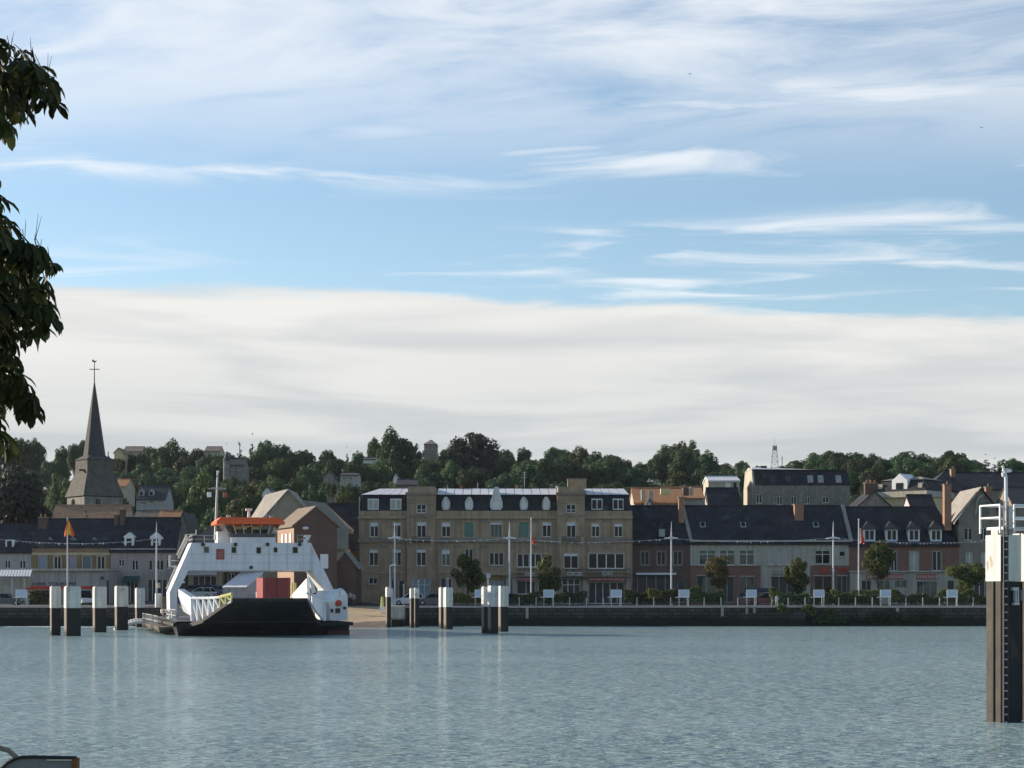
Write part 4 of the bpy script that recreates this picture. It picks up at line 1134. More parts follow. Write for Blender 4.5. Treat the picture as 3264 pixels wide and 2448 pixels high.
cp = MB().slab([(X(2197,DR),DR-.4,zr_(1724)),(X(2197,DR)+.45,DR-.4,zr_(1724)),(X(2182,DR)+.45,DR+5.4,Z(1610,DR+5.4)),(X(2182,DR),DR+5.4,Z(1610,DR+5.4))], .2)
cp.build('gable_coping', 'slate_lit', T)

# cream building
W = dict(frame='frame', pane='glass_teal', transom=.72, sill=True)
wins = [(2228,2281,1753,1801,W), (2294,2343,1753,1801,W), (2356,2405,1753,1801,W)] + [(a,b_,1753,1801,dict(lites=1, pane='curtain', sill=True)) for a, b_ in ((2451,2469),(2480,2496),(2506,2522),(2534,2550))] + \
       [(2598,2646,1754,1798,dict(frame='frame', transom=.7)), (2675,2695,1756,1774,dict(lites=1))]
T = thing('cream_building', 'long cream fronted building with slate roof and brick shopfronts', 'house', (X(2450,DR), DR, QZ))
hs = holes_px(wins, DR)
wall(T, X(2200,DR), X(2707,DR), zr_(1803), zr_(1727), DR, hs, 11, 'cream')
for w, h in zip(wins, hs): window(T, *h, DR, **w[4])
for (a, c, mm, ops) in ((2200, 2425, 'brick', [(2222,2282,1835,1920,'glass_teal',2), (2296,2340,1838,1920,'shop_dark',2), (2356,2404,1838,1905,'glass_teal',2)]),
                        (2425, 2582, 'cream', [(2458,2560,1838,1920,'shop_dark',4)]),
                        (2582, 2707, 'brick', [(2596,2652,1836,1915,'glass',2), (2668,2700,1836,1920,'shop_dark',2)])):
    hs = holes_px(ops, DR)
    wall(T, X(a,DR), X(c,DR), QZ, zr_(1803.2), DR+.06, hs, 10.9, mm, 'ground_floor')
    for o, h in zip(ops, hs):
        window(T, *h, DR+.06, lites=o[5], pane=o[4], sill=False, frame='frame_grey')
        MB().box(h[0]-.1, h[1]+.1, DR-.12, DR+.057, h[3]+.003, h[3]+.1).build('lintel', 'sign_pale', T)
MB().box(X(2200,DR), X(2707,DR), DR-.35, DR-.003, zr_(1727), zr_(1722)).build('eaves', 'sign_pale', T)
pitched_roof(T, X(2200,DR), X(2707,DR), DR, DR+5.5, DR+11, zr_(1724), Z(1613,DR+5.5), 'slate')
gable_ends(T, X(2200,DR), X(2707,DR), DR, DR+5.5, DR+11, zr_(1724), Z(1613,DR+5.5), 'grey_stone')
for px in (2246, 2376, 2610):
    y_ = (1724-1672)/(1724-1613)*5.5
    MB().slab([(X(px-9,DR),DR+y_-.45,zr_(1681)+.12),(X(px+9,DR),DR+y_-.45,zr_(1681)+.12),(X(px+9,DR),DR+y_+.35,zr_(1664)+.12),(X(px-9,DR),DR+y_+.35,zr_(1664)+.12)], .12).build('skylight', 'frame_grey', T)
    MB().slab([(X(px-6,DR),DR+y_-.33,zr_(1679)+.17),(X(px+6,DR),DR+y_-.33,zr_(1679)+.17),(X(px+6,DR),DR+y_+.25,zr_(1666)+.17),(X(px-6,DR),DR+y_+.25,zr_(1666)+.17)], .03).build('skylight_pane', 'glass', T)
chimney(T, X(2544,DR), X(2573,DR), DR+3.2, DR+4.4, zr_(1672), zr_(1606), 'brick_orange', 0)
sg = MB().box(X(2462,DR), X(2555,DR), DR-.1, DR-.003+.06, zr_(1832), zr_(1821)).build('sign_board', 'stone_dark', T)
for q in range(9): MB().box(X(2466+q*9.5,DR), X(2471+q*9.5,DR), DR-.13, DR-.103, zr_(1829), zr_(1824)).build('lettering', 'sign_pale', sg)
MB().tube((X(2626,DR),DR+.05,zr_(1817)), (X(2626,DR),DR-.12,zr_(1817)), .42, .42, 16).build('round_sign', 'red', T)
for q in range(5): MB().box(X(2673+q*6,DR), X(2677+q*6,DR), DR-.05, DR+.057, zr_(1821), zr_(1810)).build('lettering', 'red', T)
MB().slab([(X(2706,DR),DR-.4,zr_(1722)),(X(2706,DR)+.5,DR-.4,zr_(1722)),(X(2680,DR+5.5)+.5,DR+5.4,Z(1608,DR+5.4)),(X(2680,DR+5.5),DR+5.4,Z(1608,DR+5.4))], .25).build('gable_coping', 'slate_lit', T)

# brick house with four dormers
wins = [(2782,2806,1757,1820,dict(surround='tile_brown')), (2840,2860,1757,1820,dict(surround='tile_brown')), (2899,2929,1757,1819,dict(shutter=None, pane='curtain', surround='tile_brown')), (2972,3001,1757,1819,dict(surround='tile_brown'))]
T = thing('dormered_brick_house', 'red brick house with four white dormer windows in slate roof', 'house', (X(2880,DR), DR, QZ))
hs = holes_px(wins, DR)
wall(T, X(2708,DR), X(3055,DR), zr_(1823), zr_(1731), DR, hs, 11, 'brick')
for w, h in zip(wins, hs): window(T, *h, DR, **w[4])
ops = [(2745,2775,1850,1882,'glass',2), (2800,2836,1850,1882,'glass_teal',2), (2850,2888,1850,1874,'glass_teal',2), (2921,2985,1853,1920,'glass_teal',3), (3018,3040,1850,1920,'shop_dark',1)]
hs = holes_px(ops, DR)
wall(T, X(2708,DR), X(3055,DR), QZ, zr_(1823.2), DR-.35, hs, 11.3, 'cream', 'ground_floor')
for o, h in zip(ops, hs): window(T, *h, DR-.35, lites=o[5], pane=o[4], sill=False, frame='frame_grey')
MB().box(X(2706,DR), X(3057,DR), DR-.75, DR-.003, zr_(1823), zr_(1819.5)).build('shop_hood', 'sign_pale', T)
for (a, c) in ((2920,2984), (2760,2880)):
    sg = MB().box(X(a,DR), X(c,DR), DR-.42, DR-.353, zr_(1847), zr_(1830)).build('sign_board', 'red_dark', T)
    for q in range(int((c-a)/8)): MB().box(X(a+4+q*8,DR), X(a+8+q*8,DR), DR-.45, DR-.423, zr_(1843), zr_(1834)).build('lettering', 'sign_pale', sg)
pitched_roof(T, X(2708,DR), X(3055,DR), DR, DR+5.5, DR+11, zr_(1730), Z(1617,DR+5.5), 'slate', hip1=1.9)
MB().prism_x([(DR+.02, zr_(1731)+.003), (DR+10.98, zr_(1731)+.003), (DR+5.5, Z(1622,DR+5.5))], X(2708,DR), X(2708,DR)+.3).build('gable', 'grey_stone', T)
for a, c in ((2754,2791), (2825,2862), (2896,2933), (2967,3003)):
    m_ = (a+c)/2
    d = MB().box(X(a,DR), X(c,DR), DR+.25, DR+3.2, zr_(1730), zr_(1687)).build('dormer', 'white', T)
    for s_ in (0, 1):
        w_ = X(c,DR)-X(a,DR)
        MB().box(X(a,DR)+.22+s_*(w_/2-.14), X(a,DR)+.22+s_*(w_/2-.14)+w_/2-.3, DR+.2, DR+.247, zr_(1720), zr_(1691)).build('pane', 'glass', d)
    MB().box(X(a,DR)+.15, X(c,DR)-.15, DR+.19, DR+.243, zr_(1729), zr_(1722)).build('apron', 'panel_blue', d)
    r = MB(); e = .28
    A, B_ = (X(a,DR)-e, DR-.05, zr_(1688)), (X(c,DR)+e, DR-.05, zr_(1688))
    A2, B2 = (X(a,DR)-e, DR+3.0, zr_(1688)+.0), (X(c,DR)+e, DR+3.0, zr_(1688))
    P, Q_ = (X(m_,DR), DR+1.6, zr_(1660)), (X(m_,DR), DR+4.0, zr_(1660))
    r.add([A, B_, A2, B2, P, Q_], [(0,1,4), (0,4,5,2), (1,3,5,4), (0,2,3,1), (2,5,3)])
    r.build('dormer_roof', 'slate_grey', d)

# gable-fronted stone house at the far right
T = thing('stone_gable_house', 'dark stone house with steep gable and pale sunlit roof slope', 'house', (X(3150,DR), DR, QZ))
wins = [(3073,3100,1683,1722,dict(surround='stone_dark')), (3124,3146,1683,1722,dict(surround='stone_dark')), (3078,3102,1760,1811,dict(surround='stone_dark', pane='curtain')), (3127,3150,1760,1811,dict(surround='stone_dark', pane='curtain')), (3190,3214,1683,1722,dict(surround='stone_dark')), (3190,3214,1760,1811,dict(surround='stone_dark')),
        (3070,3140,1850,1920,dict(pane='shop_dark', lites=4, sill=False))]
hs = holes_px(wins, DR)
wall(T, X(3056,DR), X(3250,DR), QZ, zr_(1650), DR, hs, 12, 'stone_dark')
for w, h in zip(wins, hs): window(T, *h, DR, **w[4])
m_ = X(3125, DR); e0, e1 = X(3040,DR), X(3215,DR)
MB().prism_y([(X(3056,DR), zr_(1650)+.003), (X(3200,DR), zr_(1650)+.003), (m_, zr_(1553)-.15)], DR, DR+12).build('gable', 'stone_dark', T)
r = MB()
r.slab([(e0, DR-.5, zr_(1666)), (m_, DR-.5, zr_(1552)), (m_, DR+12, zr_(1552)), (e0, DR+12, zr_(1666))], .22)
r.build('roof', 'slate_lit', T, label='pale sunlit slate slope')  # paler than the other slope: sunlight put into the slate colour
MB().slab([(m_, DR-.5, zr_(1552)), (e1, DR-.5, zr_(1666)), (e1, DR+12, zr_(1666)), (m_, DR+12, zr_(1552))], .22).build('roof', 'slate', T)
MB().box(X(3110,DR), X(3150,DR), DR-.1, DR-.003, zr_(1642), zr_(1600)).build('attic_window', 'glass_teal', T)
ar = MB()
pts = [(3108,1642), (3112,1620), (3113,1600), (3118,1586), (3134,1579)]
for (p, q) in zip(pts[:-1], pts[1:]): ar.tube((X(p[0],DR),DR-.15,zr_(p[1])), (X(q[0],DR),DR-.15,zr_(q[1])), .16, n=6)
ar.build('gable_scroll', 'cream', T)
chimney(T, X(3014,DR), X(3036,DR), DR+.6, DR+1.8, zr_(1690), zr_(1545), 'brick_orange', 1)
chimney(T, X(3160,DR), X(3180,DR), DR+3, DR+4, zr_(1640), zr_(1550), 'brick_orange', 1)

# ---- second row behind
house('orange_roofed_house', 'low houses with sunlit orange tiled roof behind the brick house', 2022, 2180, 1556, 1600, 1700, 284, 12, 'cream', 'tile_orange')
T = house('orange_roofed_house', 'small orange tiled roof with white chimneys beside the hotel', 2120, 2244, 1553, 1585, 1700, 292, 12, 'cream', 'tile_orange')
for a, c, t, bt, mm in ((2046,2058,1560,1588,'cream'), (2070,2084,1563,1590,'cream'), (2108,2140,1556,1570,'yellow_render'), (2180,2198,1553,1572,'brick_dark'), (2202,2212,1551,1570,'cream')):
    MB().box(X(a,282), X(c,282), 283, 284.2, Z(bt+6,282), Z(t,282)).build('chimney', mm, T)
house('attic_house', 'white attic gable behind the brick house roof', 2058, 2082, 1587, 1612, 1700, 276, 8, 'white', 'slate', ridge='y')
T = house('cream_top_house', 'sunlit cream building with white top floor windows behind the roofs', 2258, 2357, 1520, 1530, 1640, 300, 8, 'cream', 'zinc', wins=[(2312,2330,1537,1556,dict(lites=1, frame='white', pane='white')), (2336,2350,1536,1556,dict(lites=1))])
T = house('steep_roofed_house', 'steep dark roof with pale sunlit gable end left of the mansard building', 2262, 2362, 1556, 1622, 1700, 278, 9, 'cream', 'slate', gm='cream')
# mansard building
D = 300.0
T = thing('mansard_building', 'grey stone building with dark mansard roof and five skylights', 'building', (X(2560,D), D, QZ))
wins = [(2411,2429,1575,1604,W2), (2476,2494,1581,1608,W2), (2521,2539,1581,1608,W2), (2566,2581,1583,1606,W2), (2622,2642,1583,1602,W2)]
hs = holes_px(wins, D)
wall(T, X(2400,D), X(2709,D), ground_z(X(2560,D), D)-1, Z(1547,D), D, hs, 12, 'grey_stone')
for w, h in zip(wins, hs): window(T, *h, D, **w[4])
pr = [(D+.01, Z(1546.9,D)), (D+11.99, Z(1546.9,D)), (D+10.3, Z(1494,D)), (D+6, Z(1483,D)), (D+1.7, Z(1494,D))]
MB().prism_x(pr, X(2400,D), X(2400,D)+.3).build('end_wall', 'cream', T)
MB().box(X(2400,D)-.03, X(2400,D)-.003, D+.05, D+11.9, Z(1640,D), Z(1548,D)).build('sunlit_end_skin', 'cream', T)  # cream end on grey stone walls: sunlight put into the colour
wd = MB().box(X(2400,D)-.08, X(2400,D)-.032, D+4, D+5.2, Z(1562,D), Z(1549,D)).build('window', 'shop_dark', T)
MB().hexa([(X(2400,D)+.31,D-.15,Z(1546,D)),(X(2712,D),D-.15,Z(1546,D)),(X(2712,D),D+12,Z(1546,D)),(X(2400,D)+.31,D+12,Z(1546,D)),
           (X(2402,D)+.31,D+1.6,Z(1494,D)),(X(2704,D),D+1.6,Z(1497,D)),(X(2704,D),D+10.4,Z(1497,D)),(X(2402,D)+.31,D+10.4,Z(1494,D))]).build('mansard', 'slate', T)
MB().hexa([(X(2398,D),D+1.2,Z(1494,D)+.02),(X(2706,D),D+1.2,Z(1502,D)+.3),(X(2706,D),D+10.8,Z(1502,D)+.3),(X(2398,D),D+10.8,Z(1494,D)+.02),
           (X(2410,D),D+5.8,Z(1482,D)),(X(2698,D),D+5.8,Z(1492,D)),(X(2698,D),D+6.2,Z(1492,D)),(X(2410,D),D+6.2,Z(1482,D))]).build('roof', 'zinc', T)
for i, px in enumerate((2464, 2513, 2584, 2617, 2674)):
    t = .45
    q = [(X(px-9,D), D+.42, Z(1537,D)+.05), (X(px+9,D), D+.42, Z(1537,D)+.05), (X(px+9,D), D+1.05, Z(1515,D)+.05), (X(px-9,D), D+1.05, Z(1515,D)+.05)]
    MB().slab([(a, b_-.35, c) for a, b_, c in q], .1).build('skylight', 'slate_grey' if i < 2 else 'curtain', T)
MB().box(X(2438,D), X(2458,D), D+5, D+6.5, Z(1492,D), Z(1478,D)).build('tank', 'iron', T)
# dark gable house
T = house('dark_gable_house', 'dark stone gable with broad chimney behind the dormered brick house', 2722, 2852, 1564, 1622, 1720, 284, 10, 'grey_stone', 'slate', ridge='y')
chimney(T, X(2759,284), X(2798,284), 284.4, 285.4, Z(1575,284), Z(1541,284), 'brick_dark', 3)
# sunlit yellow house, turned to face the evening sun
D = 298.0
T = thing('yellow_house', 'sunlit cream and yellow house with heavy cornice and white dormer', 'house', (X(2905,D), D, QZ), R(-40))
zq = lambda py: Z(py, D-4) - QZ
MB().box(-4.6, 4.6, -4, 4, 0, zq(1585)).build('wall', 'yellow_render', T)
MB().box(-5.0, 5.0, -4.5, 4.4, zq(1584.8), zq(1566)).build('cornice', 'cream', T)
MB().hexa([(-4.6,-4,zq(1565.8)),(4.6,-4,zq(1565.8)),(4.6,4,zq(1565.8)),(-4.6,4,zq(1565.8)),(-3.4,-2.6,zq(1528)),(3.4,-2.6,zq(1528)),(3.4,2.6,zq(1528)),(-3.4,2.6,zq(1528))]).build('mansard', 'slate', T)
MB().hexa([(-3.7,-2.9,zq(1527.8)),(3.7,-2.9,zq(1527.8)),(3.7,2.9,zq(1527.8)),(-3.7,2.9,zq(1527.8)),(-1.8,-.3,zq(1516)),(1.8,-.3,zq(1516)),(1.8,.3,zq(1516)),(-1.8,.3,zq(1516))]).build('roof', 'slate_lit', T)
d = MB().prism_y([(-1.3,zq(1565)),(1.3,zq(1565)),(1.3,zq(1530)),(0,zq(1508)),(-1.3,zq(1530))], -3.7, 0).build('dormer', 'white', T)
MB().box(-.6, .6, -3.75, -3.703, zq(1562), zq(1538)).build('pane', 'glass', d)
for sx in (-3.4, 3.4): MB().box(sx-.35, sx+.35, -3.6, -3.0, zq(1565), zq(1540)).build('chimney', 'cream', T)
house('lilac_house', 'small house with lilac gable end and dark slate front slope', 2910, 2988, 1578, 1630, 1720, 274, 8.5, 'lilac_render', 'slate')
house('long_slate_roof_house', 'long dark slate roof on the skyline at the far right', 3064, 3330, 1507, 1556, 1660, 312, 12, 'stone_dark', 'slate', base_drop=3)
T = house('pyramid_roof_house', 'dark hipped slate roof with brick chimney right of the yellow house', 2950, 3072, 1500, 1562, 1660, 306, 12, 'stone_dark', 'slate', hip=(4.5, 1.0), base_drop=3)
chimney(T, X(3050,306), X(3064,306), 310, 311, Z(1530,306), Z(1492,306), 'brick_orange', 1)
house('dull_roofed_house', 'low grey roof behind the mooring posts', 3226, 3330, 1552, 1600, 1700, 284, 9, 'stone_dark', 'slate_grey')

# lattice mast beyond the hill
D = 900.0
T = thing('lattice_mast', 'pale lattice radio mast rising behind the mansard building', 'mast', (X(2469,D), D, ground_z(0, D)))
zt, zb = Z(1392, D), ground_z(0, D)
b = MB(); xc = X(2469, D)
def wid(z): return .75 + 1.05*max(0, (zt-3-z))/13.8
lv = [zb + (zt-4-zb)*i/13 for i in range(14)]
for i in range(13):
    for sx, sy in ((-1,-1),(1,-1),(1,1),(-1,1)):
        b.tube((xc+sx*wid(lv[i]),D+sy*wid(lv[i]),lv[i]), (xc+sx*wid(lv[i+1]),D+sy*wid(lv[i+1]),lv[i+1]), .16, n=4)
    for s in (-1, 1):
        b.tube((xc-wid(lv[i]),D+s*wid(lv[i]),lv[i]), (xc+wid(lv[i+1]),D+s*wid(lv[i+1]),lv[i+1]), .08, n=4)
        b.tube((xc+wid(lv[i]),D+s*wid(lv[i]),lv[i]), (xc-wid(lv[i+1]),D+s*wid(lv[i+1]),lv[i+1]), .08, n=4)
        b.tube((xc-wid(lv[i]),D+s*wid(lv[i]),lv[i]), (xc+wid(lv[i]),D+s*wid(lv[i]),lv[i]), .08, n=4)
b.build('lattice', 'lamp_white', T)
MB().tube((xc,D-.2,lv[-1]-1.2), (xc,D-.9,lv[-1]-1.2), 1.1, .9, 12).build('dish', 'zinc_dark', T)
MB().tube((xc,D,lv[-1]), (xc,D,zt), .14, .06).build('aerial', 'galv', T)
T = thing('power_pole', 'thin dark pole beside the lattice mast', 'pole', (X(2493,D), D, zb))
MB().tube((X(2493,D),D,zb), (X(2493,D),D,Z(1455,D)), .3, .16).build('pole', 'iron', T)
MB().tube((X(2490,D),D,Z(1460,D)), (X(2496,D),D,Z(1460,D)), .1).build('crossarm', 'iron', T)

# ------------------------------------------------------------------ trees on the hill
G_H = 'trees on the wooded hillside'
sky_trees = [
 # centre px, top row, width px, distance, kind
 (-30,1380,110,560,'broad'),(55,1376,100,560,'round'),(110,1392,70,565,'round'),(195,1418,70,600,'round'),(236,1402,50,590,'round'),(266,1396,40,600,'pale'),(345,1412,20,600,'cone'),
 (480,1408,80,560,'round'),(535,1394,110,550,'broad'),(590,1424,60,590,'round'),(630,1415,60,590,'round'),(690,1428,50,600,'round'),
 (722,1412,30,560,'cone'),(764,1374,34,540,'cone'),(804,1380,48,545,'cone'),(850,1390,84,540,'broad'),(900,1400,70,545,'round'),(940,1412,40,560,'cone'),(982,1430,70,560,'round'),
 (1045,1420,56,560,'round'),(1106,1422,30,560,'cone'),(1140,1434,50,570,'round'),(1192,1396,52,545,'pale'),(1262,1356,116,505,'broad'),(1318,1408,50,550,'round'),
 (1372,1420,60,575,'round'),(1425,1424,70,575,'round'),(1508,1364,160,505,'copper'),(1608,1420,80,560,'round'),(1672,1422,56,560,'round'),(1712,1462,50,590,'round'),
 (1778,1418,90,560,'pale'),(1850,1424,84,555,'pale'),(1905,1436,80,550,'round'),(1945,1438,76,545,'round'),(1990,1462,60,570,'round'),(2050,1472,80,590,'round'),
 (2120,1418,70,540,'poplar'),(2165,1410,80,545,'pale'),(2210,1404,64,540,'poplar'),(2255,1468,70,600,'round'),(2310,1474,70,610,'round'),(2370,1466,60,600,'round'),
 (2545,1458,80,560,'round'),(2600,1440,90,560,'round'),(2660,1426,100,545,'broad'),(2722,1430,90,545,'round'),(2780,1440,80,550,'broad'),(2836,1456,60,570,'round'),
 (2905,1426,110,540,'broad'),(2965,1452,60,560,'round'),(3020,1424,90,540,'broad'),(3062,1430,60,545,'round'),(3092,1456,34,560,'cone'),(3142,1446,60,560,'cone'),(3200,1444,60,560,'cone'),(3232,1460,50,560,'round'),(3275,1476,70,560,'round'),
]
LAB = {'round': 'rounded dark green tree on the wooded hillside', 'broad': 'broad domed dark green tree on the wooded hillside', 'pale': 'paler green tree on the wooded hillside',
       'cone': 'pointed dark conifer on the wooded hillside', 'poplar': 'tall pale poplar on the wooded hillside', 'copper': 'huge dark copper beech dome on the hilltop'}
special = {(1262,1356): 'tall blunt dark tree standing highest on the hilltop', (1508,1364): LAB['copper'], (764,1374): 'tallest pointed conifer beside the turreted villa'}
MARKS = [(190, 'left of the church'), (420, 'behind the church'), (600, 'above the pink house'), (860, 'behind the ferry mast'), (1140, 'above the big grey roof'), (1400, 'above the hotel left wing'), (1760, 'above the hotel centre'),
         (2016, 'above the hotel chimney'), (2380, 'above the orange tiled roofs'), (2720, 'around the mansard building'), (2960, 'above the yellow house'), (9999, 'above the long slate roof')]
def hill_label(k, px, d):
    lv = 'on the hill crest' if d > 530 else ('on the upper slope' if d > 455 else ('halfway up the slope' if d > 395 else 'at the foot of the slope'))
    mk = [m for lim, m in MARKS if px < lim][0]
    kd = {'round': 'rounded dark tree', 'broad': 'broad dark tree', 'pale': 'paler green tree', 'cone': 'pointed dark conifer', 'poplar': 'tall pale poplar', 'copper': 'dark copper beech'}[k]
    return kd + ' ' + lv + ' ' + mk, kd + 's ' + lv + ' ' + mk
for (px, yt, w, D, k) in sky_trees:
    lab, gr = hill_label(k, px, 560)
    if (px, yt) in special: lab, gr = special[(px, yt)], None
    tree(px, yt, w*1.08, D, k, lab, gr, name='hill_tree')
# the slope below the skyline
for q, (a, c, t, bt, Dh) in enumerate(HH):
    wq = max(26, (c - a) * .75)
    for e, fx in enumerate((.12, .5, .88)):
        lb, gr = hill_label('round' if e != 1 else 'pale', a + (c-a)*fx, Dh - 8)
        tree(a + (c-a)*fx, bt - 4 + 3*e, wq, Dh - 6 - e, 'round' if e != 1 else 'pale', lb, gr, name='hill_tree')
rnd = random.Random(23)
def prof(px):
    best = 1480
    for (a, yt, w, D, k) in sky_trees:
        if abs(px - a) < w * .6: best = min(best, yt)
    return best
rows = [(525, 74, 1.0), (485, 80, 1.0), (445, 88, 1.0), (410, 96, .95), (378, 104, .9), (348, 114, .85)]
cnt = 0
for D, step, f in rows:
    px = -60 + rnd.uniform(0, 40)
    while px < 3330:
        d = D + rnd.uniform(-14, 14)
        x = X(px, d)
        zg = ground_z(x, d)
        h = rnd.uniform(8.5, 13.5) * f
        yt = HY - (zg + h - CH) * FPX / d
        yt = max(yt, prof(px) + 14)
        w = step * rnd.uniform(1.15, 1.6)
        base_y = HY - (zg - CH) * FPX / d
        bad = False
        for (a, c, t, bt, Dh) in HH:
            if d < Dh + 9 and px + w*.5 > a - 3 and px - w*.5 < c + 3 and yt < bt - 6:
                if Dh - d > 6:                                     # lower the tree so the house shows
                    yt = max(yt, bt - 7)
                else: bad = True
        if 190 < px < 410 and d < 345 and yt < 1600: bad = True
        if 2360 < px < 2720 and d < 316: bad = True
        if not bad and base_y - yt > 25:
            k = rnd.choices(['round', 'broad', 'pale', 'cone'], [5, 4, 3, .6])[0]
            if k == 'cone': w *= .55
            lb, gr = hill_label(k, px, d)
            tree(px, yt, w, d, k, lb, gr, name='hill_tree'); cnt += 1
        px += step * rnd.uniform(.75, 1.15)
# trees in the town
tree(50, 1466, 250, 276, 'copper', 'big dark tree crown above the grey house', ybase=1927, name='town_tree')
tree(-70, 1480, 200, 282, 'copper', 'dark tree crown at the left edge behind the grey house', ybase=1927, name='town_tree')
tree(118, 1560, 90, 280, 'round', 'rounded dark tree left of the clay-tiled barn', ybase=1927, name='town_tree')
tree(172, 1512, 62, 350, 'poplar', 'pale upright tree left of the church', name='town_tree')
tree(206, 1530, 50, 352, 'poplar', 'pale upright tree touching the church skirt roof', name='town_tree')
tree(274, 1602, 34, 290, 'cone', 'small dark fir in front of the clay-tiled barn', ybase=1735, name='town_tree')
tree(655, 1505, 120, 345, 'pale', 'bushy green tree behind the ferry mast', name='town_tree')
tree(605, 1580, 90, 310, 'round', 'round green tree above the stone gable', name='town_tree')
tree(690, 1610, 110, 300, 'round', 'bushy tree behind the brown roofed house', name='town_tree')
tree(780, 1560, 120, 310, 'pale', 'green tree left of the pale sunlit roof', name='town_tree')
tree(745, 1640, 90, 285, 'pale', 'low bright bush above the orange wheelhouse roof', name='town_tree')
tree(1000, 1540, 110, 330, 'round', 'dark tree behind the big grey roof', name='town_tree')
tree(1090, 1575, 90, 318, 'pale', 'low green tree above the slate roofed house', name='town_tree')
# street trees on the quay
tree(1490, 1764, 112, 248, 'street', 'dense round tree in front of the hotel with yellowish left side', ybase=1922, name='street_tree', clear=.2)
tree(1750, 1768, 96, 247, 'street', 'round tree in front of the hotel pavilion with chimney', ybase=1922, name='street_tree', clear=.2)
tree(2290, 1762, 98, 248, 'bronze', 'thin bronze leaved tree before the cream building', ybase=1922, name='street_tree', clear=.3)
tree(2541, 1768, 84, 247, 'street', 'oval green tree before the brick chimneyed cream building', ybase=1922, name='street_tree', clear=.2)
tree(2798, 1724, 116, 247, 'street', 'tall round street tree before the dormered brick house', ybase=1922, name='street_tree', clear=.36)
tree(3078, 1772, 126, 247, 'street', 'spreading street tree before the stone gable house', ybase=1922, name='street_tree', clear=.2)

# ------------------------------------------------------------------ hedges and bushes on the quay
def hedge(label, x0, x1, ytop, ybot, D, m, depth=1.6, group=None, cat='hedge', name='hedge', dens=26, uneven=.35):
    r = random.Random(int(x0*7 + ytop))
    a, c = X(x0, D), X(x1, D)
    if cat in ('hedge', 'bush', 'shrub'): ytop -= 5
    zb, zt = max(QZ+.01, Z(ybot, D)) if ybot < 1932 else Z(ybot, D), Z(ytop, D)
    b = MB()
    L = c - a
    n = int(dens * L * max(.8, zt - zb) * 6.0)
    for _ in range(n):
        t = r.random()
        hz = (zt - zb) * (1 - uneven*.5 + uneven*.5*math.sin(t*L*1.7 + x0) * math.cos(t*L*.6 + 2))
        x_, z_ = a + t*L, zb + hz * r.random()**.85
        y_ = D + depth * r.random() if r.random() < .5 else D + .25 * r.random()
        nn = Vector((r.gauss(0,1), r.gauss(-.6,1), r.gauss(.5,1))).normalized()
        u_ = nn.orthogonal().normalized(); u_.rotate(Matrix.Rotation(r.uniform(0, 6.28), 3, nn)); w_ = nn.cross(u_)
        s = r.uniform(.10, .19)
        p = Vector((x_, y_, z_))
        b.add([p-u_*s, p-w_*s*.7, p+u_*s, p+w_*s*.7], [(0,1,2,3)])
    T = thing(name, label, cat, ((a+c)/2, D, zb), 0, group)
    b.build('foliage', m, T)
    k = MB()
    for q in range(max(2, int(L/1.2))):
        xq = a + L*(q+.5)/max(2, int(L/1.2))
        k.tube((xq, D+depth*.5, zb-.02), (xq+.1, D+depth*.5, zb+(zt-zb)*.7), .05, .02, 5)
    k.build('stems', 'bark', T)
    tag(T.children[0], kind='stuff'); tag(T.children[1], kind='stuff')
    return T
hedge('clipped yellow green hedge right of the parked cars', 1436, 1545, 1893, 1922, 238, 'lf_yellow')
hedge('low olive bush beside the black parked car', 1640, 1700, 1890, 1925, 238, 'lf_street', cat='bush', name='bush')
hedge('dark hedge behind the notice board before the hotel restaurant', 1700, 1872, 1888, 1922, 239, 'lf_hedge')
hedge('dark clipped hedge before the brick house shop', 1990, 2160, 1881, 1922, 239, 'lf_hedge')
hedge('small bright yellow shrub in the dark hedge', 2066, 2110, 1878, 1908, 237.6, 'lf_yellow', cat='shrub', name='shrub', depth=.8)
hedge('dark hedge with bushy top before the left shopfront of the cream building', 2196, 2310, 1868, 1922, 239, 'lf_hedge', uneven=.6)
hedge('loose olive bush beside the navy awning', 2455, 2520, 1868, 1905, 240, 'lf_street', cat='bush', name='bush', uneven=.8)
hedge('dark hedge before the brick shop with round red sign', 2460, 2660, 1892, 1925, 239, 'lf_hedge')
hedge('yellow topped hedge before the dormered brick house', 2650, 2800, 1880, 1922, 240, 'lf_street')
hedge('dark lower hedge behind the flagpole and railing', 2660, 2800, 1893, 1925, 238.2, 'lf_hedge', depth=.9)
hedge('rounded hedge right of the street tree trunk', 2838, 2905, 1878, 1922, 239, 'lf_street', uneven=.6)
hedge('low dark hedge in front of the glazed shop door', 2900, 2945, 1896, 1925, 239, 'lf_hedge')
hedge('mounded yellow green hedge near the last notice board', 2940, 3060, 1878, 1924, 239, 'lf_street', uneven=.7)
hedge('yellow green hedge fading out behind the mooring posts', 3056, 3180, 1880, 1924, 239, 'lf_street', uneven=.7)
hedge('green weeds spilling over the quay coping', 2480, 2600, 1918, 1962, 231.2, 'lf_street', depth=.7, cat='weeds', name='weeds', uneven=.9)
hedge('dark ivy hanging on the quay wall beneath the railing', 2590, 2700, 1936, 1985, 231.4, 'lf_hedge', depth=.5, cat='ivy', name='ivy', uneven=.9)
hedge('straggling ivy on the quay wall near the mooring posts', 2720, 3000, 1940, 1980, 231.5, 'lf_hedge', depth=.4, cat='ivy', name='ivy', uneven=1.0, dens=9)
hedge('dark shrubs growing beside the garage entrance', 92, 150, 1884, 1920, 243, 'lf_hedge', cat='shrub', name='shrub')

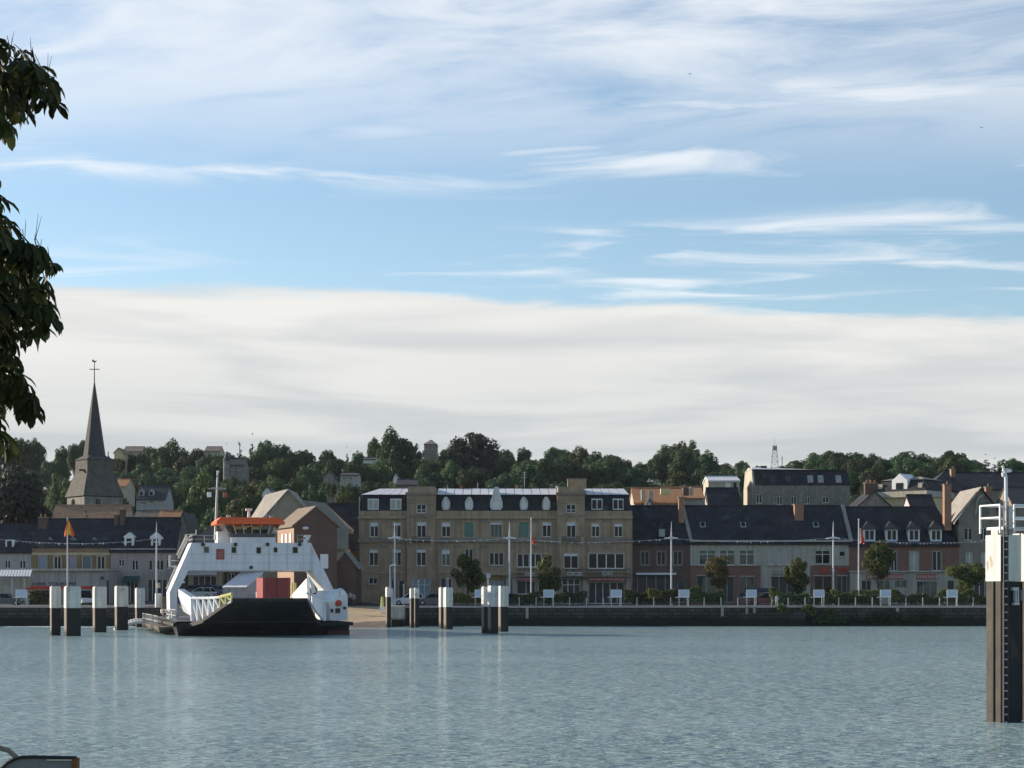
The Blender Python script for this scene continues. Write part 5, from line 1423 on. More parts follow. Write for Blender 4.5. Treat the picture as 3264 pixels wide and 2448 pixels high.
# ------------------------------------------------------------------ ferry (local frame: x across, y aft, z up from the water)
FT = R(14.0)
FY0 = 181.0
FX0 = X(812, FY0)
fc, fs = math.cos(FT), math.sin(FT)
def FP(zx, zy, yp):
    """ferry coordinates of a photo point lying in the cross-section yp (zx, zy in enlarged-crop units)"""
    px, py = 480 + zx*.3375, 1500 + zy*.3375
    kx = (px - CX) / FPX
    x = (kx*(FY0 + yp*fc) - FX0 + yp*fs) / (fc - kx*fs)
    Yw = FY0 + x*fs + yp*fc
    return x, CH - (py - HY)*Yw/FPX
def FV(zx, zy, yp):
    x, z = FP(zx, zy, yp); return (x, yp, z)
F = thing('ferry', 'white river car ferry with black hull and orange wheelhouse roof', 'ferry', (FX0, FY0, 0), FT)
HW, HL, DZ = 7.3, 38.0, 1.35
HR = FP(1872, 1450, 3.0)[0]
h = MB()
h.hexa([(-HW+.6,2.2,-.9),(HW-.6,2.2,-.9),(HW-.6,HL-2.2,-.9),(-HW+.6,HL-2.2,-.9),(-HW,-.2,DZ),(HW,-.2,DZ),(HW,HL,DZ),(-HW,HL,DZ)])
h.hexa([(HW-.7,2.6,-.7),(HR-.25,2.6,-.7),(HR-.25,30,-.7),(HW-.7,30,-.7),(HW-.7,2.2,DZ-.1),(HR,2.2,DZ-.1),(HR,30.4,DZ-.1),(HW-.7,30.4,DZ-.1)])
h.build('hull', 'hull', F)
rb = MB(); rb.box(-HW-.22, HW+.22, -.35, HL+.1, DZ-.42, DZ-.12); rb.box(HW+.23, HR+.25, 2.0, 30.6, DZ-.45, DZ-.13); rb.build('rubbing_strake', 'tar', F)
MB().box(-HW+.2, HW-.2, .1, HL-.2, DZ+.003, DZ+.03).build('deck', 'deck', F)
MB().hexa([(HW-1.4,2.4,-.6),(HR-.1,2.4,-.6),(HR-.1,HL-8.5,-.6),(HW-1.4,HL-8.5,-.6),(HW-1.4,2.3,.42),(HR-.02,2.3,.42),(HR-.02,HL-8.5,.42),(HW-1.4,HL-8.5,.42)]).build('waterline_band', 'antifoul', F)
# side sponson on the left quarter
MB().hexa([(-HW-1.0,6,.25),(-HW+.2,6,.25),(-HW+.2,34,.25),(-HW-1.0,34,.25),(-HW-1.2,6,.75),(-HW+.2,6,.75),(-HW+.2,34,.75),(-HW-1.2,34,.75)]).build('sponson', 'steel_rust', F)
# bow ramp, raised
tl, tr_ = FV(772,1207,-6.2), FV(1480,1207,-6.2)
rl, rr = (-6.3, .0, DZ-.25), (6.35, .0, DZ-.25)
ml, mr = (-5.0, -2.4, DZ+.28), (5.4, -2.4, DZ+.35)
rp = MB()
rp.slab([rl, rr, mr, ml], .35); rp.slab([ml, mr, tr_, tl], .28)
ramp = rp.build('bow_ramp', 'hull', F)
lip = MB().slab([(tl[0],tl[1]+.12,tl[2]+.05),(tr_[0],tr_[1]+.12,tr_[2]+.05),(tr_[0],tr_[1]-.1,tr_[2]+.06),(tl[0],tl[1]-.1,tl[2]+.06)], .04).build('lip', 'steel_rust', ramp)
# left ramp girder
def lerp3(a, c, t): return tuple(a[i]+(c[i]-a[i])*t for i in range(3))
bot = [FV(400,1448,0.1), FV(520,1405,-1.9), FV(640,1330,-4.0), FV(765,1235,-6.0)]
top = [FV(392,1205,0.1), FV(520,1205,-1.9), FV(640,1200,-4.0), FV(768,1165,-6.0)]
def chain(pts, t):
    t *= len(pts)-1; i = min(int(t), len(pts)-2); return lerp3(pts[i], pts[i+1], t-i)
g = MB()
for k in range(10):
    g.tube(chain(top,k/10), chain(top,(k+1)/10), .13, n=6); g.tube(chain(bot,k/10), chain(bot,(k+1)/10), .12, n=6)
for k in range(5):
    g.tube(chain(bot,k/7), chain(top,k/7), .14 if k else .2, n=6)
    g.tube(chain(top,k/7), chain(bot,(k+1)/7), .11, n=6)
g.build('ramp_girder', 'ferry_white', ramp)
g = MB()
for k in range(5, 8):
    g.tube(chain(bot,k/7), chain(top,k/7), .10, n=6)
    if k < 7: g.tube(chain(top,k/7), chain(bot,(k+1)/7), .08, n=6)
for k in range(7, 10): g.tube(chain(top,k/10+.004), chain(top,(k+1)/10), .15, n=6)
g.build('ramp_girder_tip', 'hazard', ramp)
# right ramp girder
b2 = [FV(1640,1420,.1), FV(1560,1330,-3.0), FV(1490,1215,-6.0)]
t2 = [FV(1640,1200,.1), FV(1560,1185,-3.0), FV(1480,1160,-6.0)]
g = MB()
for k in range(8):
    g.tube(chain(t2,k/8), chain(t2,(k+1)/8), .13, n=6); g.tube(chain(b2,k/8), chain(b2,(k+1)/8), .12, n=6)
for k in range(5):
    g.tube(chain(b2,k/6), chain(t2,k/6), .17, n=6)
g.build('ramp_girder', 'ferry_white', ramp)
# bow bulwarks
P = [FV(262,1118,2.6), FV(262,1185,2.6), FV(310,1330,1.3), FV(392,1385,.2), FV(392,1205,.2)]
q = MB()
q.add([p for p in P] + [(p[0]+.55, p[1]+.25, p[2]+.02) for p in P], [(0,1,2,3,4), (9,8,7,6,5)] + [(i, i+5, (i+1) % 5+5, (i+1) % 5) for i in range(5)])
q.build('bulwark', 'ferry_white', F)
P = [FV(1715,1120,2.6), FV(1612,1208,-.6), FV(1625,1245,-.6), FV(1720,1190,2.6)]
q = MB(); q.add(P + [(p[0]+.9, p[1]+.4, p[2]) for p in P], [(3,2,1,0), (4,5,6,7)] + [(i, (i+1) % 4, (i+1) % 4+4, i+4) for i in range(4)])
q.build('bulwark', 'ferry_white', F)
# side casings
def casing(name, zx0, zx1, zy0, zy1, y0, y1, m):
    a, z1 = FP(zx0, zy0, y0); c, z0 = FP(zx1, zy1, y0)
    return MB().box(a, c, y0, y1, z0, z1).build(name, m, F)
cs = casing('engine_casing', 1690, 1862, 1180, 1415, 4.0, 13.5, 'ferry_white')
a, z1 = FP(1690,1180,4.0); c, _ = FP(1862,1180,4.0)
MB().hexa([(a,4,z1+.003),(c,4,z1+.003),(c,13.5,z1+.003),(a,13.5,z1+.003),(a+.25,4.4,z1+.5),(c-.25,4.4,z1+.5),(c-.25,13,z1+.5),(a+.25,13,z1+.5)]).build('casing_top', 'ferry_white', cs)
p = FV(1775,1252,3.95); MB().tube((p[0],3.999,p[2]), (p[0],3.86,p[2]), .31, .31, 16).build('hose_reel', 'red', cs)
for (x0,x1,y0,y1) in ((1745,1790,1300,1345),(1700,1725,1305,1340),(1820,1845,1285,1310)):
    a0, za = FP(x0,y0,4); c0, zb = FP(x1,y1,4); MB().box(a0, c0, 3.93, 3.997, zb, za).build('vent', 'iron', cs)
p = FV(1790,1142,6); MB().ball((p[0],6,p[2]), .42, .7, .34, 12, 8).build('life_raft', 'white_worn', F, smooth=True)
# portal superstructure
Y0, Y1 = 14.0, 18.6
out = [(185,1330),(180,1150),(388,682),(1515,682),(1722,1110),(1722,1330),(1645,1330),(1640,1120),(1520,942),(362,942),(252,1150),(252,1330)]
pts = [FP(a, c, Y0) for a, c in out]
pts = [(x, max(z, DZ+.03) if i in (0,5,6,11) else z) for i, (x, z) in enumerate(pts)]
for i in (0, 5, 6, 11): pts[i] = (pts[i][0], DZ+.03)
po = MB(); po.prism_y(pts[::-1], Y0, Y1)
portal = po.build('bridge_portal', 'ferry_white', F)
for zy in (790, 870):
    a_, z_ = FP(352, zy, Y0); c_, _ = FP(1560, zy, Y0); MB().box(a_, c_, Y0-.012, Y0-.003, z_-.012, z_+.012).build('plate_seam', 'pale', portal)
for zx in (570, 720, 890, 1120, 1290, 1440):
    a_, z1_ = FP(zx, 690, Y0); _, z0_ = FP(zx, 938, Y0); MB().box(a_-.012, a_+.012, Y0-.016, Y0-.004, z0_, z1_).build('plate_seam', 'pale', portal)
a_, z_ = FP(362, 945, Y0); c_, _ = FP(1520, 945, Y0); MB().box(a_, c_, Y0-.10, Y0-.003, z_-.10, z_).build('beam_edge', 'pale', portal)
ux0, uz0 = FP(362, 942, Y0); ux1, _ = FP(1520, 942, Y0)
for (x0,x1,y0,y1,mm) in ((505,550,720,776,'glass_teal'),(765,806,724,777,'glass'),(999,1041,725,781,'glass'),(1164,1197,727,772,'glass'),(1344,1389,724,779,'glass')):
    a, za = FP(x0,y0,Y0); c, zb = FP(x1,y1,Y0)
    w = MB(); t = .07
    w.box(a-t, a, Y0-.05, Y0-.003, zb-t, za+t); w.box(c, c+t, Y0-.05, Y0-.003, zb-t, za+t); w.box(a, c, Y0-.05, Y0-.003, za, za+t); w.box(a, c, Y0-.05, Y0-.003, zb-t, zb)
    w = w.build('window', 'white_worn', portal)
    MB().box(a, c, Y0-.03, Y0-.003, zb, za).build('pane', mm, w)
for zx in (493, 800, 1102, 1405):
    p = FV(zx, 695, Y0); MB().tube((p[0],Y0-.003,p[2]), (p[0],Y0-.28,p[2]-.03), .14, .2, 10).build('floodlight', 'iron', portal)
p = FV(947, 915, Y0); MB().tube((p[0],Y0-.003,p[2]), (p[0],Y0-.3,p[2]), .14, .18, 10).build('floodlight', 'iron', portal)
# red crest panel
a, za = FP(620,740,Y0); c, zb = FP(697,840,Y0)
cr = MB().box(a, c, Y0-.05, Y0-.003, zb, za).build('crest_panel', 'red_dark', portal)
wv = MB(); W_ = c-a; H_ = za-zb
for k in range(3):
    zz0 = zb + H_*(.22+.2*k)
    for s in range(4): wv.tube((a+W_*(.2+.15*s), Y0-.062, zz0+(.05 if s % 2 else 0)), (a+W_*(.2+.15*(s+1)), Y0-.062, zz0+(0 if s % 2 else .05)), .022, n=4)
wv.build('crest_motif', 'sign_pale', cr)
# left leg bright kick and rear stair on the left
a = FV(228,1050,Y0); MB().box(FP(222,1060,Y0)[0], FP(322,1060,Y0)[0], Y0-.09, Y0-.003, FP(0,1062,Y0)[1], FP(0,1042,Y0)[1]).build('leg_band', 'white', portal)
st = MB()
def bar(zx0, zy0, zx1, zy1, yp, r=.06, yp1=None):
    st.tube(FV(zx0,zy0,yp), FV(zx1,zy1,yp if yp1 is None else yp1), r, n=5)
bar(340,612,250,800,20.5,.10); bar(352,640,262,830,20.5,.10); bar(330,605,432,600,20.5,.05); bar(430,560,430,600,20.5,.05); bar(330,605,330,660,20.5,.06)
bar(180,800,180,905,20.5,.09); bar(180,905,262,905,20.5,.09); bar(180,850,262,850,20.5,.05); bar(180,805,200,805,20.5,.05)
bar(255,905,170,1130,20.5,.09); bar(238,905,150,1120,20.5,.07); bar(170,1130,185,1180,20.5,.06)
for k in range(10):
    t = k/10; bar(250-85*t, 905+225*t, 232-85*t, 908+222*t, 20.5, .05)
    bar(340-88*t, 620+185*t, 352-88*t, 640+188*t, 20.5, .05)
st.build('stairway', 'white_worn', F)
# deckhouse and wheelhouse
a, z1 = FP(760,628,Y0+.4); c, z0 = FP(1182,684,Y0+.4)
MB().box(a, c, Y0+.4, Y1-.3, z0-.05, z1).build('deckhouse', 'ferry_white', F)
a2, z2 = FP(632,575,Y0+1.6); c2, _ = FP(762,684,Y0+1.6)
lo = MB().box(a2, c2-.02, Y0+1.6, Y1-.2, z0-.05, z2).build('side_locker', 'white', F)
wh0, wz0 = FP(752,627,Y0+.6); wh1, _ = FP(1165,627,Y0+.6)
tw0, wz1 = FP(690,506,Y0+.1); tw1, _ = FP(1222,506,Y0+.1)
wz0 += .02
n0, n1 = Y0+.6, Y1-.5
lowr = [(wh0,n0,wz0),(wh1,n0,wz0),(wh1,n1,wz0),(wh0,n1,wz0)]
uppr = [(tw0,n0-.5,wz1),(tw1,n0-.5,wz1),(tw1,n1+.3,wz1),(tw0,n1+.3,wz1)]
W_T = MB()
sill = [lerp3(lowr[i], uppr[i], .28) for i in range(4)]
W_T.hexa(lowr + sill)
wheel = W_T.build('wheelhouse', 'deck', F)
for i in range(4):
    j = (i+1) % 4
    m = 6 if i % 2 == 0 else 3
    for k in range(m):
        MB().tube(lerp3(sill[i], sill[j], k/m), lerp3(uppr[i], uppr[j], k/m), .05, n=5).build('mullion', 'white_worn', wheel)
M['clear'] = bpy.data.materials.new('wheelhouse_glass')
M['clear'].use_nodes = True
_t = M['clear'].node_tree
for n_ in list(_t.nodes): _t.nodes.remove(n_)
_o, _tr, _gl, _mx, _fr = [_t.nodes.new(k) for k in ('ShaderNodeOutputMaterial', 'ShaderNodeBsdfTransparent', 'ShaderNodeBsdfGlossy', 'ShaderNodeMixShader', 'ShaderNodeFresnel')]
_tr.inputs[0].default_value = (.78, .84, .82, 1); _gl.inputs['Roughness'].default_value = .03; _fr.inputs[0].default_value = 1.35
_t.links.new(_fr.outputs[0], _mx.inputs[0]); _t.links.new(_tr.outputs[0], _mx.inputs[1]); _t.links.new(_gl.outputs[0], _mx.inputs[2]); _t.links.new(_mx.outputs[0], _o.inputs[0])
M['sunlit_view'] = leaf_mat('cream_sunlit_view', (.88, .82, .55), (.92, .86, .6), .85, .0)  # bright translucent cream standing for a sunlit background
for i in range(4):
    j = (i+1) % 4
    m = 6 if i % 2 == 0 else 3
    for k in range(m):
        qa = [lerp3(sill[i], sill[j], (k+.04)/m), lerp3(sill[i], sill[j], (k+.96)/m), lerp3(uppr[i], uppr[j], (k+.96)/m), lerp3(uppr[i], uppr[j], (k+.04)/m)]
        MB().add(qa, [(0,1,2,3)]).build('pane', 'clear', wheel)
con = MB().box(wh0+.5, wh1-.5, n0+.9, n0+1.5, wz0+.35, wz0+.78).build('console', 'iron', wheel)
for (x0, x1) in ((800, 858), (872, 912), (955, 1030)):
    a, _ = FP(x0, 560, n1-.2); c, _ = FP(x1, 560, n1-.2)
    MB().box(a, c, n1+.02, n1+.03, wz0+.42, wz1-.06).build('rear_view_panel', 'sunlit_view', wheel)  # added panels standing for the sunlit background seen through the rear windows
rf = MB()
r0, rz0 = FP(620,504,Y0-.3); r1, rz1 = FP(1262,445,Y0-.3)
ov = [(r0,n0-1.4,rz0),(r1,n0-1.4,rz0),(r1,n1+1.1,rz0),(r0,n1+1.1,rz0)]
up = [(r0+.45,n0-1.0,rz1),(r1-.45,n0-1.0,rz1),(r1-.45,n1+.7,rz1),(r0+.45,n1+.7,rz1)]
md = [(r0-.02,n0-1.4,rz0+(rz1-rz0)*.35),(r1+.02,n0-1.4,rz0+(rz1-rz0)*.35),(r1+.02,n1+1.1,rz0+(rz1-rz0)*.35),(r0-.02,n1+1.1,rz0+(rz1-rz0)*.35)]
rf.add(ov+md+up, [(0,3,2,1)] + [(i,(i+1)%4,(i+1)%4+4,i+4) for i in range(4)] + [(i+4,(i+1)%4+4,(i+1)%4+8,i+8) for i in range(4)] + [(8,9,10,11)])
roof = rf.build('wheelhouse_roof', 'orange', F)
ra = MB(); p = FV(928,440,Y0+2); ra.tube((p[0],Y0+2,rz1), (p[0],Y0+2,rz1+.75), .16, .12); ra.build('radar_post', 'white', roof)
MB().box(p[0]-.32, p[0]+.32, Y0+1.8, Y0+2.2, rz1+.752, rz1+.98).build('radar_scanner', 'white', roof)
for zx in (735, 1140):
    p = FV(zx, 440, Y0+1); MB().box(p[0]-.18, p[0]+.22, Y0+.7, Y0+1.1, rz1+.002, rz1+.24).build('roof_light', 'white_worn', roof)
# mast
p0, p1 = FV(612,655,17.6), FV(634,20,17.6)
ms = MB().tube(p0, p1, .16, .09, 10).build('mast', 'galv', F)
xb = MB(); m1 = FV(625,172,17.6); xb.tube((m1[0]-.9,m1[1],m1[2]), (m1[0]+.95,m1[1],m1[2]), .05); xb.tube((m1[0]-.55,m1[1],m1[2]+.12), (m1[0]+.6,m1[1],m1[2]+.12), .03)
xb.build('yardarm', 'galv', ms)
for dx_, mm in ((-.75, 'white'), (.85, 'red_dark')):
    MB().box(m1[0]+dx_-.2, m1[0]+dx_+.2, m1[1]-.1, m1[1]+.1, m1[2]-.85, m1[2]-.35).build('signal_shape', mm, ms)
for zy in (52, 130, 300): 
    m2 = FV(628, zy, 17.6); MB().tube((m2[0]-.05,m2[1],m2[2]), (m2[0]+.3,m2[1],m2[2]), .09, .07).build('mast_light', 'iron', ms)
m2 = FV(636, 10, 17.6); MB().box(m2[0]-.12, m2[0]+.12, m2[1]-.12, m2[1]+.12, p1[2], p1[2]+.2).build('mast_head', 'white', ms)
# top rails
def rail(pts, hgt, m='white_worn', name='railing', n=2):
    r_ = MB()
    for a, c in zip(pts[:-1], pts[1:]):
        a, c = Vector(a), Vector(c)
        k = max(1, int((c-a).length/1.1))
        for q in range(k+1):
            o = a + (c-a)*q/k; r_.tube(o, o+Vector((0,0,hgt)), .03, n=4)
        for q in range(1, n+1): r_.tube(a+Vector((0,0,hgt*q/n)), c+Vector((0,0,hgt*q/n)), .03, n=4)
    return r_.build(name, m, F)
ux, uz = FP(388,682,Y0); vx, _ = FP(1515,682,Y0)
rail([(FP(1390,682,Y0)[0],Y0+.2,uz),(vx-.1,Y0+.2,uz),(vx-.1,Y1-.2,uz)], .85)
rail([(ux+.1,Y1-.2,uz),(ux+.1,Y0+.2,uz),(FP(620,682,Y0)[0],Y0+.2,uz)], .75)
q = FV(1490,640,Y0); MB().hexa([(vx-.75,Y0+.1,uz+.02),(vx-.45,Y0+.1,uz+.02),(vx-.45,Y0+1,uz+.02),(vx-.75,Y0+1,uz+.02),(vx-.3,Y0+.1,uz+.85),(vx+.05,Y0+.1,uz+.85),(vx+.05,Y0+1,uz+.85),(vx-.3,Y0+1,uz+.85)]).build('wing_screen', 'white', F)
rail([(-HW+.1,1,DZ+.03),(-HW+.1,13,DZ+.03)], 1.05); rail([(HW-.1,14,DZ+.03),(HW-.1,34,DZ+.03)], 1.05)
rail([(-HW-1.1,8,.76),(-HW-1.1,33,.76)], 1.0)
# stern ramp pieces seen through the portal
sx_ = FP(1482, 1200, 20)[0]
q = [(sx_, 34.0, DZ+.2), (sx_, 20.0, DZ+.2), (sx_, 20.0, FP(1482,1200,20)[1]+.1), (sx_, 20.8, FP(1470,1018,20.8)[1]), (sx_, 34.0, FP(1312,1195,34)[1])]
s_ = MB(); s_.add(q + [(p[0]+.3,p[1],p[2]) for p in q], [(0,1,2,3,4),(9,8,7,6,5)] + [(i,i+5,(i+1)%5+5,(i+1)%5) for i in range(5)]); s_.build('aft_bulwark', 'white', F)
q = [FV(1492,980,31), FV(1545,1155,31)]; MB().tube(q[1], q[0], .26, .2, 6).build('stern_strut', 'white', F)
for (x0, x1, y0) in ((1330,1345,1060), (1365,1378,1060)):
    a_ = FV(x0, 1190, 32); c_ = FV(x1, y0, 32); MB().box(a_[0], c_[0], 32, 32.3, a_[2]-2, c_[2]).build('stern_post', 'hazard', F)
# deck gear on the left side
def gear(name, zx0, zx1, zy0, zy1, yp, dp, m):
    a, z1 = FP(zx0, zy0, yp); c, z0 = FP(zx1, zy1, yp); return MB().box(a, c, yp, yp+dp, z0, z1).build(name, m, F)
gear('locker', 48, 104, 1160, 1292, 22, 1.0, 'white'); gear('locker', 108, 178, 1190, 1330, 21, 1.2, 'steel_rust'); gear('engine_hatch', 100, 175, 1310, 1345, 19, 1, 'white_worn')
gear('locker', 200, 270, 1330, 1392, 9, 1.5, 'white_worn'); gear('winch', 62, 92, 1060, 1110, 23, .6, 'tan')
p = FV(140, 1352, 15.5); lr = MB()
for k in range(14):
    t0, t1 = 2*math.pi*k/14, 2*math.pi*(k+1)/14
    lr.tube((p[0]+.27*math.cos(t0), p[1], p[2]+.3*math.sin(t0)), (p[0]+.27*math.cos(t1), p[1], p[2]+.3*math.sin(t1)), .085, n=6, mi=0 if (k//2) % 2 else 1)
lr.build('lifebuoy', ['white', 'red'], F)
# cooling-water jets
for k, off in enumerate((0, .55)):
    jm = MB(); pts = []
    for q in range(10):
        t = q/9
        pts.append((-HW-1.1-2.9*t, 33-off*2, 1.0-off*.35+.35*t-1.5*t*t))
    jm.path(pts, .16, 7, 0, .3); jm.build('water_jet', 'foam', F, smooth=True)
foam = MB(); rf_ = random.Random(3)
for k in range(130):
    x_, y_ = FX0 - rf_.uniform(8.5, 15), FY0 + rf_.uniform(30, 36) - 3
    s = rf_.uniform(.1, .5)*math.exp(-abs(x_-FX0+11)/4)
    foam.ball((x_, y_, .01), s*1.6, s, .07, 6, 4)
for k in range(220):
    t = rf_.random()
    x_, y_ = X(20, 226) + (X(500, 226) - X(20, 226))*t, 226.0 + 1.2*math.sin(t*9) + rf_.gauss(0, .35)
    s = rf_.uniform(.08, .3)
    foam.ball((x_, y_, .0), s*2.2, s*.6, .04, 6, 4)
tag(foam.build('wash_foam', 'foam'), 'white foam where the cooling water jets hit the river', 'foam', kind='stuff')

def on_ferry(x, y, z):
    return (FX0 + x*fc - y*fs, FY0 + x*fs + y*fc, z)
# red lorry on the deck
a, zt = FP(1060,1012,3.0); c, _ = FP(1322,1012,3.0)
LW = c - a
T = thing('lorry', 'dark red box lorry on the ferry deck', 'lorry', on_ferry((a+c)/2, 3, DZ+.03), FT + R(3))
hh = zt - DZ - .03
MB().box(-LW/2, LW/2, 0, 3.7, .95, hh).build('box_body', 'truck_red', T)
for sx in (-.45, .45): MB().box(sx*LW-.06, sx*LW+.06, -.03, -.003, 1.0, hh-.1).build('door_bar', 'red_dark', T)
MB().box(-.04, .04, -.03, -.003, 1.0, hh-.1).build('door_seam', 'shop_dark', T)
MB().box(-LW/2+.1, LW/2-.1, .1, 5.5, .6, .94).build('chassis', 'iron', T)
MB().box(-1.1, 1.1, 3.9, 5.5, .945, 2.7).build('cab', 'white', T)
MB().box(-1.0, 1.0, -.1, .05, .45, .62).build('bumper', 'galv', T)
for sx in (-1.0, 1.0):
    for y_ in (1.0, 4.5): MB().tube((sx-.15,y_,.48), (sx+.15,y_,.48), .48, n=16).build('wheel', 'rubber', T)
# grey trailer with steep white lid
P8 = [FV(684,1106,9.0)]
base = on_ferry(0, 0, 0)
T = thing('covered_trailer', 'grey trailer with steep white lid beside the red lorry', 'trailer', on_ferry(P8[0][0]+1, 9.0, DZ+.03), FT)
off = (P8[0][0]+1, 9.0, DZ+.03)
loc = lambda p: (p[0]-off[0], p[1]-off[1], p[2]-off[2])
up_ = [FV(682,1103,10.5), FV(893,1103,9.0), FV(1058,962,13.6), FV(862,960,15.1)]
lo_ = [(p[0], p[1], DZ+.6) for p in up_]
MB().hexa([loc(p) for p in lo_] + [loc((p[0],p[1],p[2]-.05)) for p in up_]).build('body', 'grey_render', T)
MB().slab([loc((p[0]+dx_, p[1]+dy_, p[2]+.04)) for p, dx_, dy_ in zip(up_, (-.08,.08,.08,-.08), (-.08,-.08,.1,.1))], .06).build('lid', 'white', T)
x0_ = loc(up_[0])[0]; x1_ = loc(up_[1])[0]
hl = [lerp3(loc(lo_[0]), loc(lo_[1]), t) for t in (.3, .85)]
MB().hexa([(hl[0][0],hl[0][1]-.06,1.3),(hl[1][0],hl[1][1]-.06,1.3),(hl[1][0],hl[1][1]-.01,1.3),(hl[0][0],hl[0][1]-.01,1.3),(hl[0][0],hl[0][1]-.06,1.9),(hl[1][0],hl[1][1]-.06,1.9),(hl[1][0],hl[1][1]-.01,1.9),(hl[0][0],hl[0][1]-.01,1.9)]).build('hatch', 'shutter_slate', T)
for sx in (x0_+.25, x1_-.25):
    MB().tube((sx-.1,1.6,.33), (sx+.1,1.6,.33), .33, n=14).build('wheel', 'rubber', T)
MB().box(x0_+.1, x1_-.1, .1, 3.5, .3, .57).build('chassis', 'iron', T)

# ------------------------------------------------------------------ mooring piles
PR = 22.0
def pile(x0, x1, yt, ysp, D, label, group='steel mooring piles by the ferry slip'):
    w = (x1 - x0) * D / FPX
    psi = R(PR) + math.atan(((x0+x1)/2 - CX)/FPX)
    s = w / (math.cos(psi) + abs(math.sin(psi))) / 2
    zt, zsp = Z(yt, D), Z(ysp, D)
    T = thing('mooring_pile', label, 'pile', (X((x0+x1)/2, D), D, -2.5), R(PR), group)
    o = 2.5
    MB().box(-s, s, -s, s, 0, zsp+o).build('shaft', 'steel_rust', T)
    MB().box(-s-.02, s+.02, -s-.02, s+.02, zsp+o+.003, zt+o).build('white_sleeve', 'white_worn', T)
    MB().box(-s+.04, s-.02, -s-.07, -s-.003, 1.2, zsp+o-.02).build('fender', 'tar', T)
    MB().box(-s+.05, s-.05, -s+.05, s-.05, zt+o+.003, zt+o+.08).build('cap', 'galv', T)
    return T
pile(160, 193, 1871, 1938, 183, 'slim white-topped mooring pile left of the wide pair of the flagpole')
pile(205, 257, 1871, 1938, 181, 'widest white-topped mooring pile below the flagpole')
pile(296, 339, 1872, 1938, 197, 'white-topped mooring pile in front of the right end of the garage')
pile(366, 408, 1870, 1934, 208, 'white-topped mooring pile before the green awning')
pile(431, 461, 1876, 1937, 226, 'white-topped mooring pile next to the ferry water jets')
pile(1229, 1246, 1873, 1903, 222, 'thin pile with short white top before the concrete block')
pile(1306, 1320, 1877, 1907, 222, 'thin left pile of the pair beside the concrete block')
pile(1318, 1336, 1876, 1907, 223, 'thin right pile of the pair beside the concrete block')
pile(1399, 1422, 1874, 1935, 216, 'left pile of the pair before the parked cars')
pile(1414, 1443, 1874, 1935, 212.5, 'right pile of the pair before the parked cars')
pile(1535, 1560, 1872, 1934, 192, 'left pile of the trio before the hotel', 'trio of piles before the hotel')
pile(1555, 1588, 1869, 1934, 190, 'middle and nearest pile of the trio before the hotel', 'trio of piles before the hotel')
pile(1586, 1620, 1870, 1934, 200, 'right pile of the trio before the hotel', 'trio of piles before the hotel')

# near mooring dolphin at the right
D = 62.4
s = .378
T = thing('mooring_dolphin', 'tall near mooring dolphin with ladder, white top and railed platform', 'dolphin', (X(3198,D), D, -2.5), R(PR))
zo = lambda py: Z(py, D) + 2.5
DX = 1.30
M['rust_face'] = mat('tan_pile_face', (0.105, 0.09, 0.072), 0.85, 0.1, 0.8, col2=(0.045, 0.04, 0.036), bump=0.4, bscale=4)
for k, (ox, oy) in enumerate(((0, 0), (1.357, .42))):
    p_ = MB().box(ox-s, ox+s, oy-s, oy+s, 0, zo(1853)).build('pile', 'rust_face', T)
    MB().box(ox-s-.02, ox+s+.02, oy-s-.02, oy+s+.02, zo(1853)+.003, zo(1706 if k == 0 else 1698)).build('white_sleeve', 'white_worn', p_)
    MB().box(ox-s+.03, ox+s-.01, oy-s-.06, oy-s-.003, 1.0, zo(1853)-.01).build('fender', 'tar', p_)
    MB().box(ox-s-.05, ox-s-.003, oy-.06, oy+.02, 1.0, zo(1853)-.01).build('edge_strip', 'tar', p_)
MB().box(-s+.02, -s+.26, -.2, .15, zo(1706)+.003, zo(1690)).build('cap_block', 'white_worn', T)
MB().box(-s-.021, -s+.20, -s-.05, -s-.022, zo(1853), zo(1712)).build('ladder_shade_plate', 'tar', T)  # dark plate painting the ladder's shadow onto the white sleeve
ld = MB()
for lx in (-s+.02, -s+.17): ld.box(lx-.015, lx+.015, -s-.16, -s-.12, 1.5, zo(1600))
ld = ld.build('ladder', 'iron', T)
for k in range(28):
    z_ = 2.0 + k*.25
    MB().box(-s+.035, -s+.155, -s-.155, -s-.125, z_, z_+.035).build('rung', 'galv', ld)
MB().box(-s+.10, 1.36+s+.3, -s-.05, s+.15, zo(1698)+.09, zo(1698)+.18).build('platform', 'galv', T)
rl_ = MB()
zt0, zt1 = zo(1700), zo(1610)
PTS = [(-s-.02,-s), (-s-.02, s+.3), (.05,-s-.12), (.62,-s-.12), (1.5,-s-.12), (1.5,s+.4), (.6,s+.4)]
for p in PTS: rl_.box(p[0]-.025, p[0]+.025, p[1]-.025, p[1]+.025, zt0, zt1)
for z_ in (zo(1651), zo(1611)):
    for a_, c_ in ((0,1),(2,3),(3,4),(4,5),(5,6),(6,1)):
        rl_.tube((*PTS[a_], z_), (*PTS[c_], z_), .03, n=6)
rl_.build('railing', 'white', T)
MB().box(.10, .30, -.1, .1, zt0-.02, zo(1612)).build('cabinet', 'galv', T)
lp = MB(); lx = -.04
lp.path([(lx,-.2,zo(1695)), (lx,-.2,zo(1560)), (lx-.01,-.2,zo(1520)), (lx-.05,-.22,zo(1512)), (lx-.13,-.25,zo(1510))], .055, 8)
lp = lp.build('lamp_post', 'lamp_white', T)
MB().tube((lx-.13,-.25,zo(1510)), (lx-.15,-.27,zo(1522)), .075, .05, 10).build('lamp_head', 'lamp_white', lp)
MB().box(.30, .75, -s-.22, -s-.02, zo(1914), zo(1880)).build('fender_beam', 'coping', T)
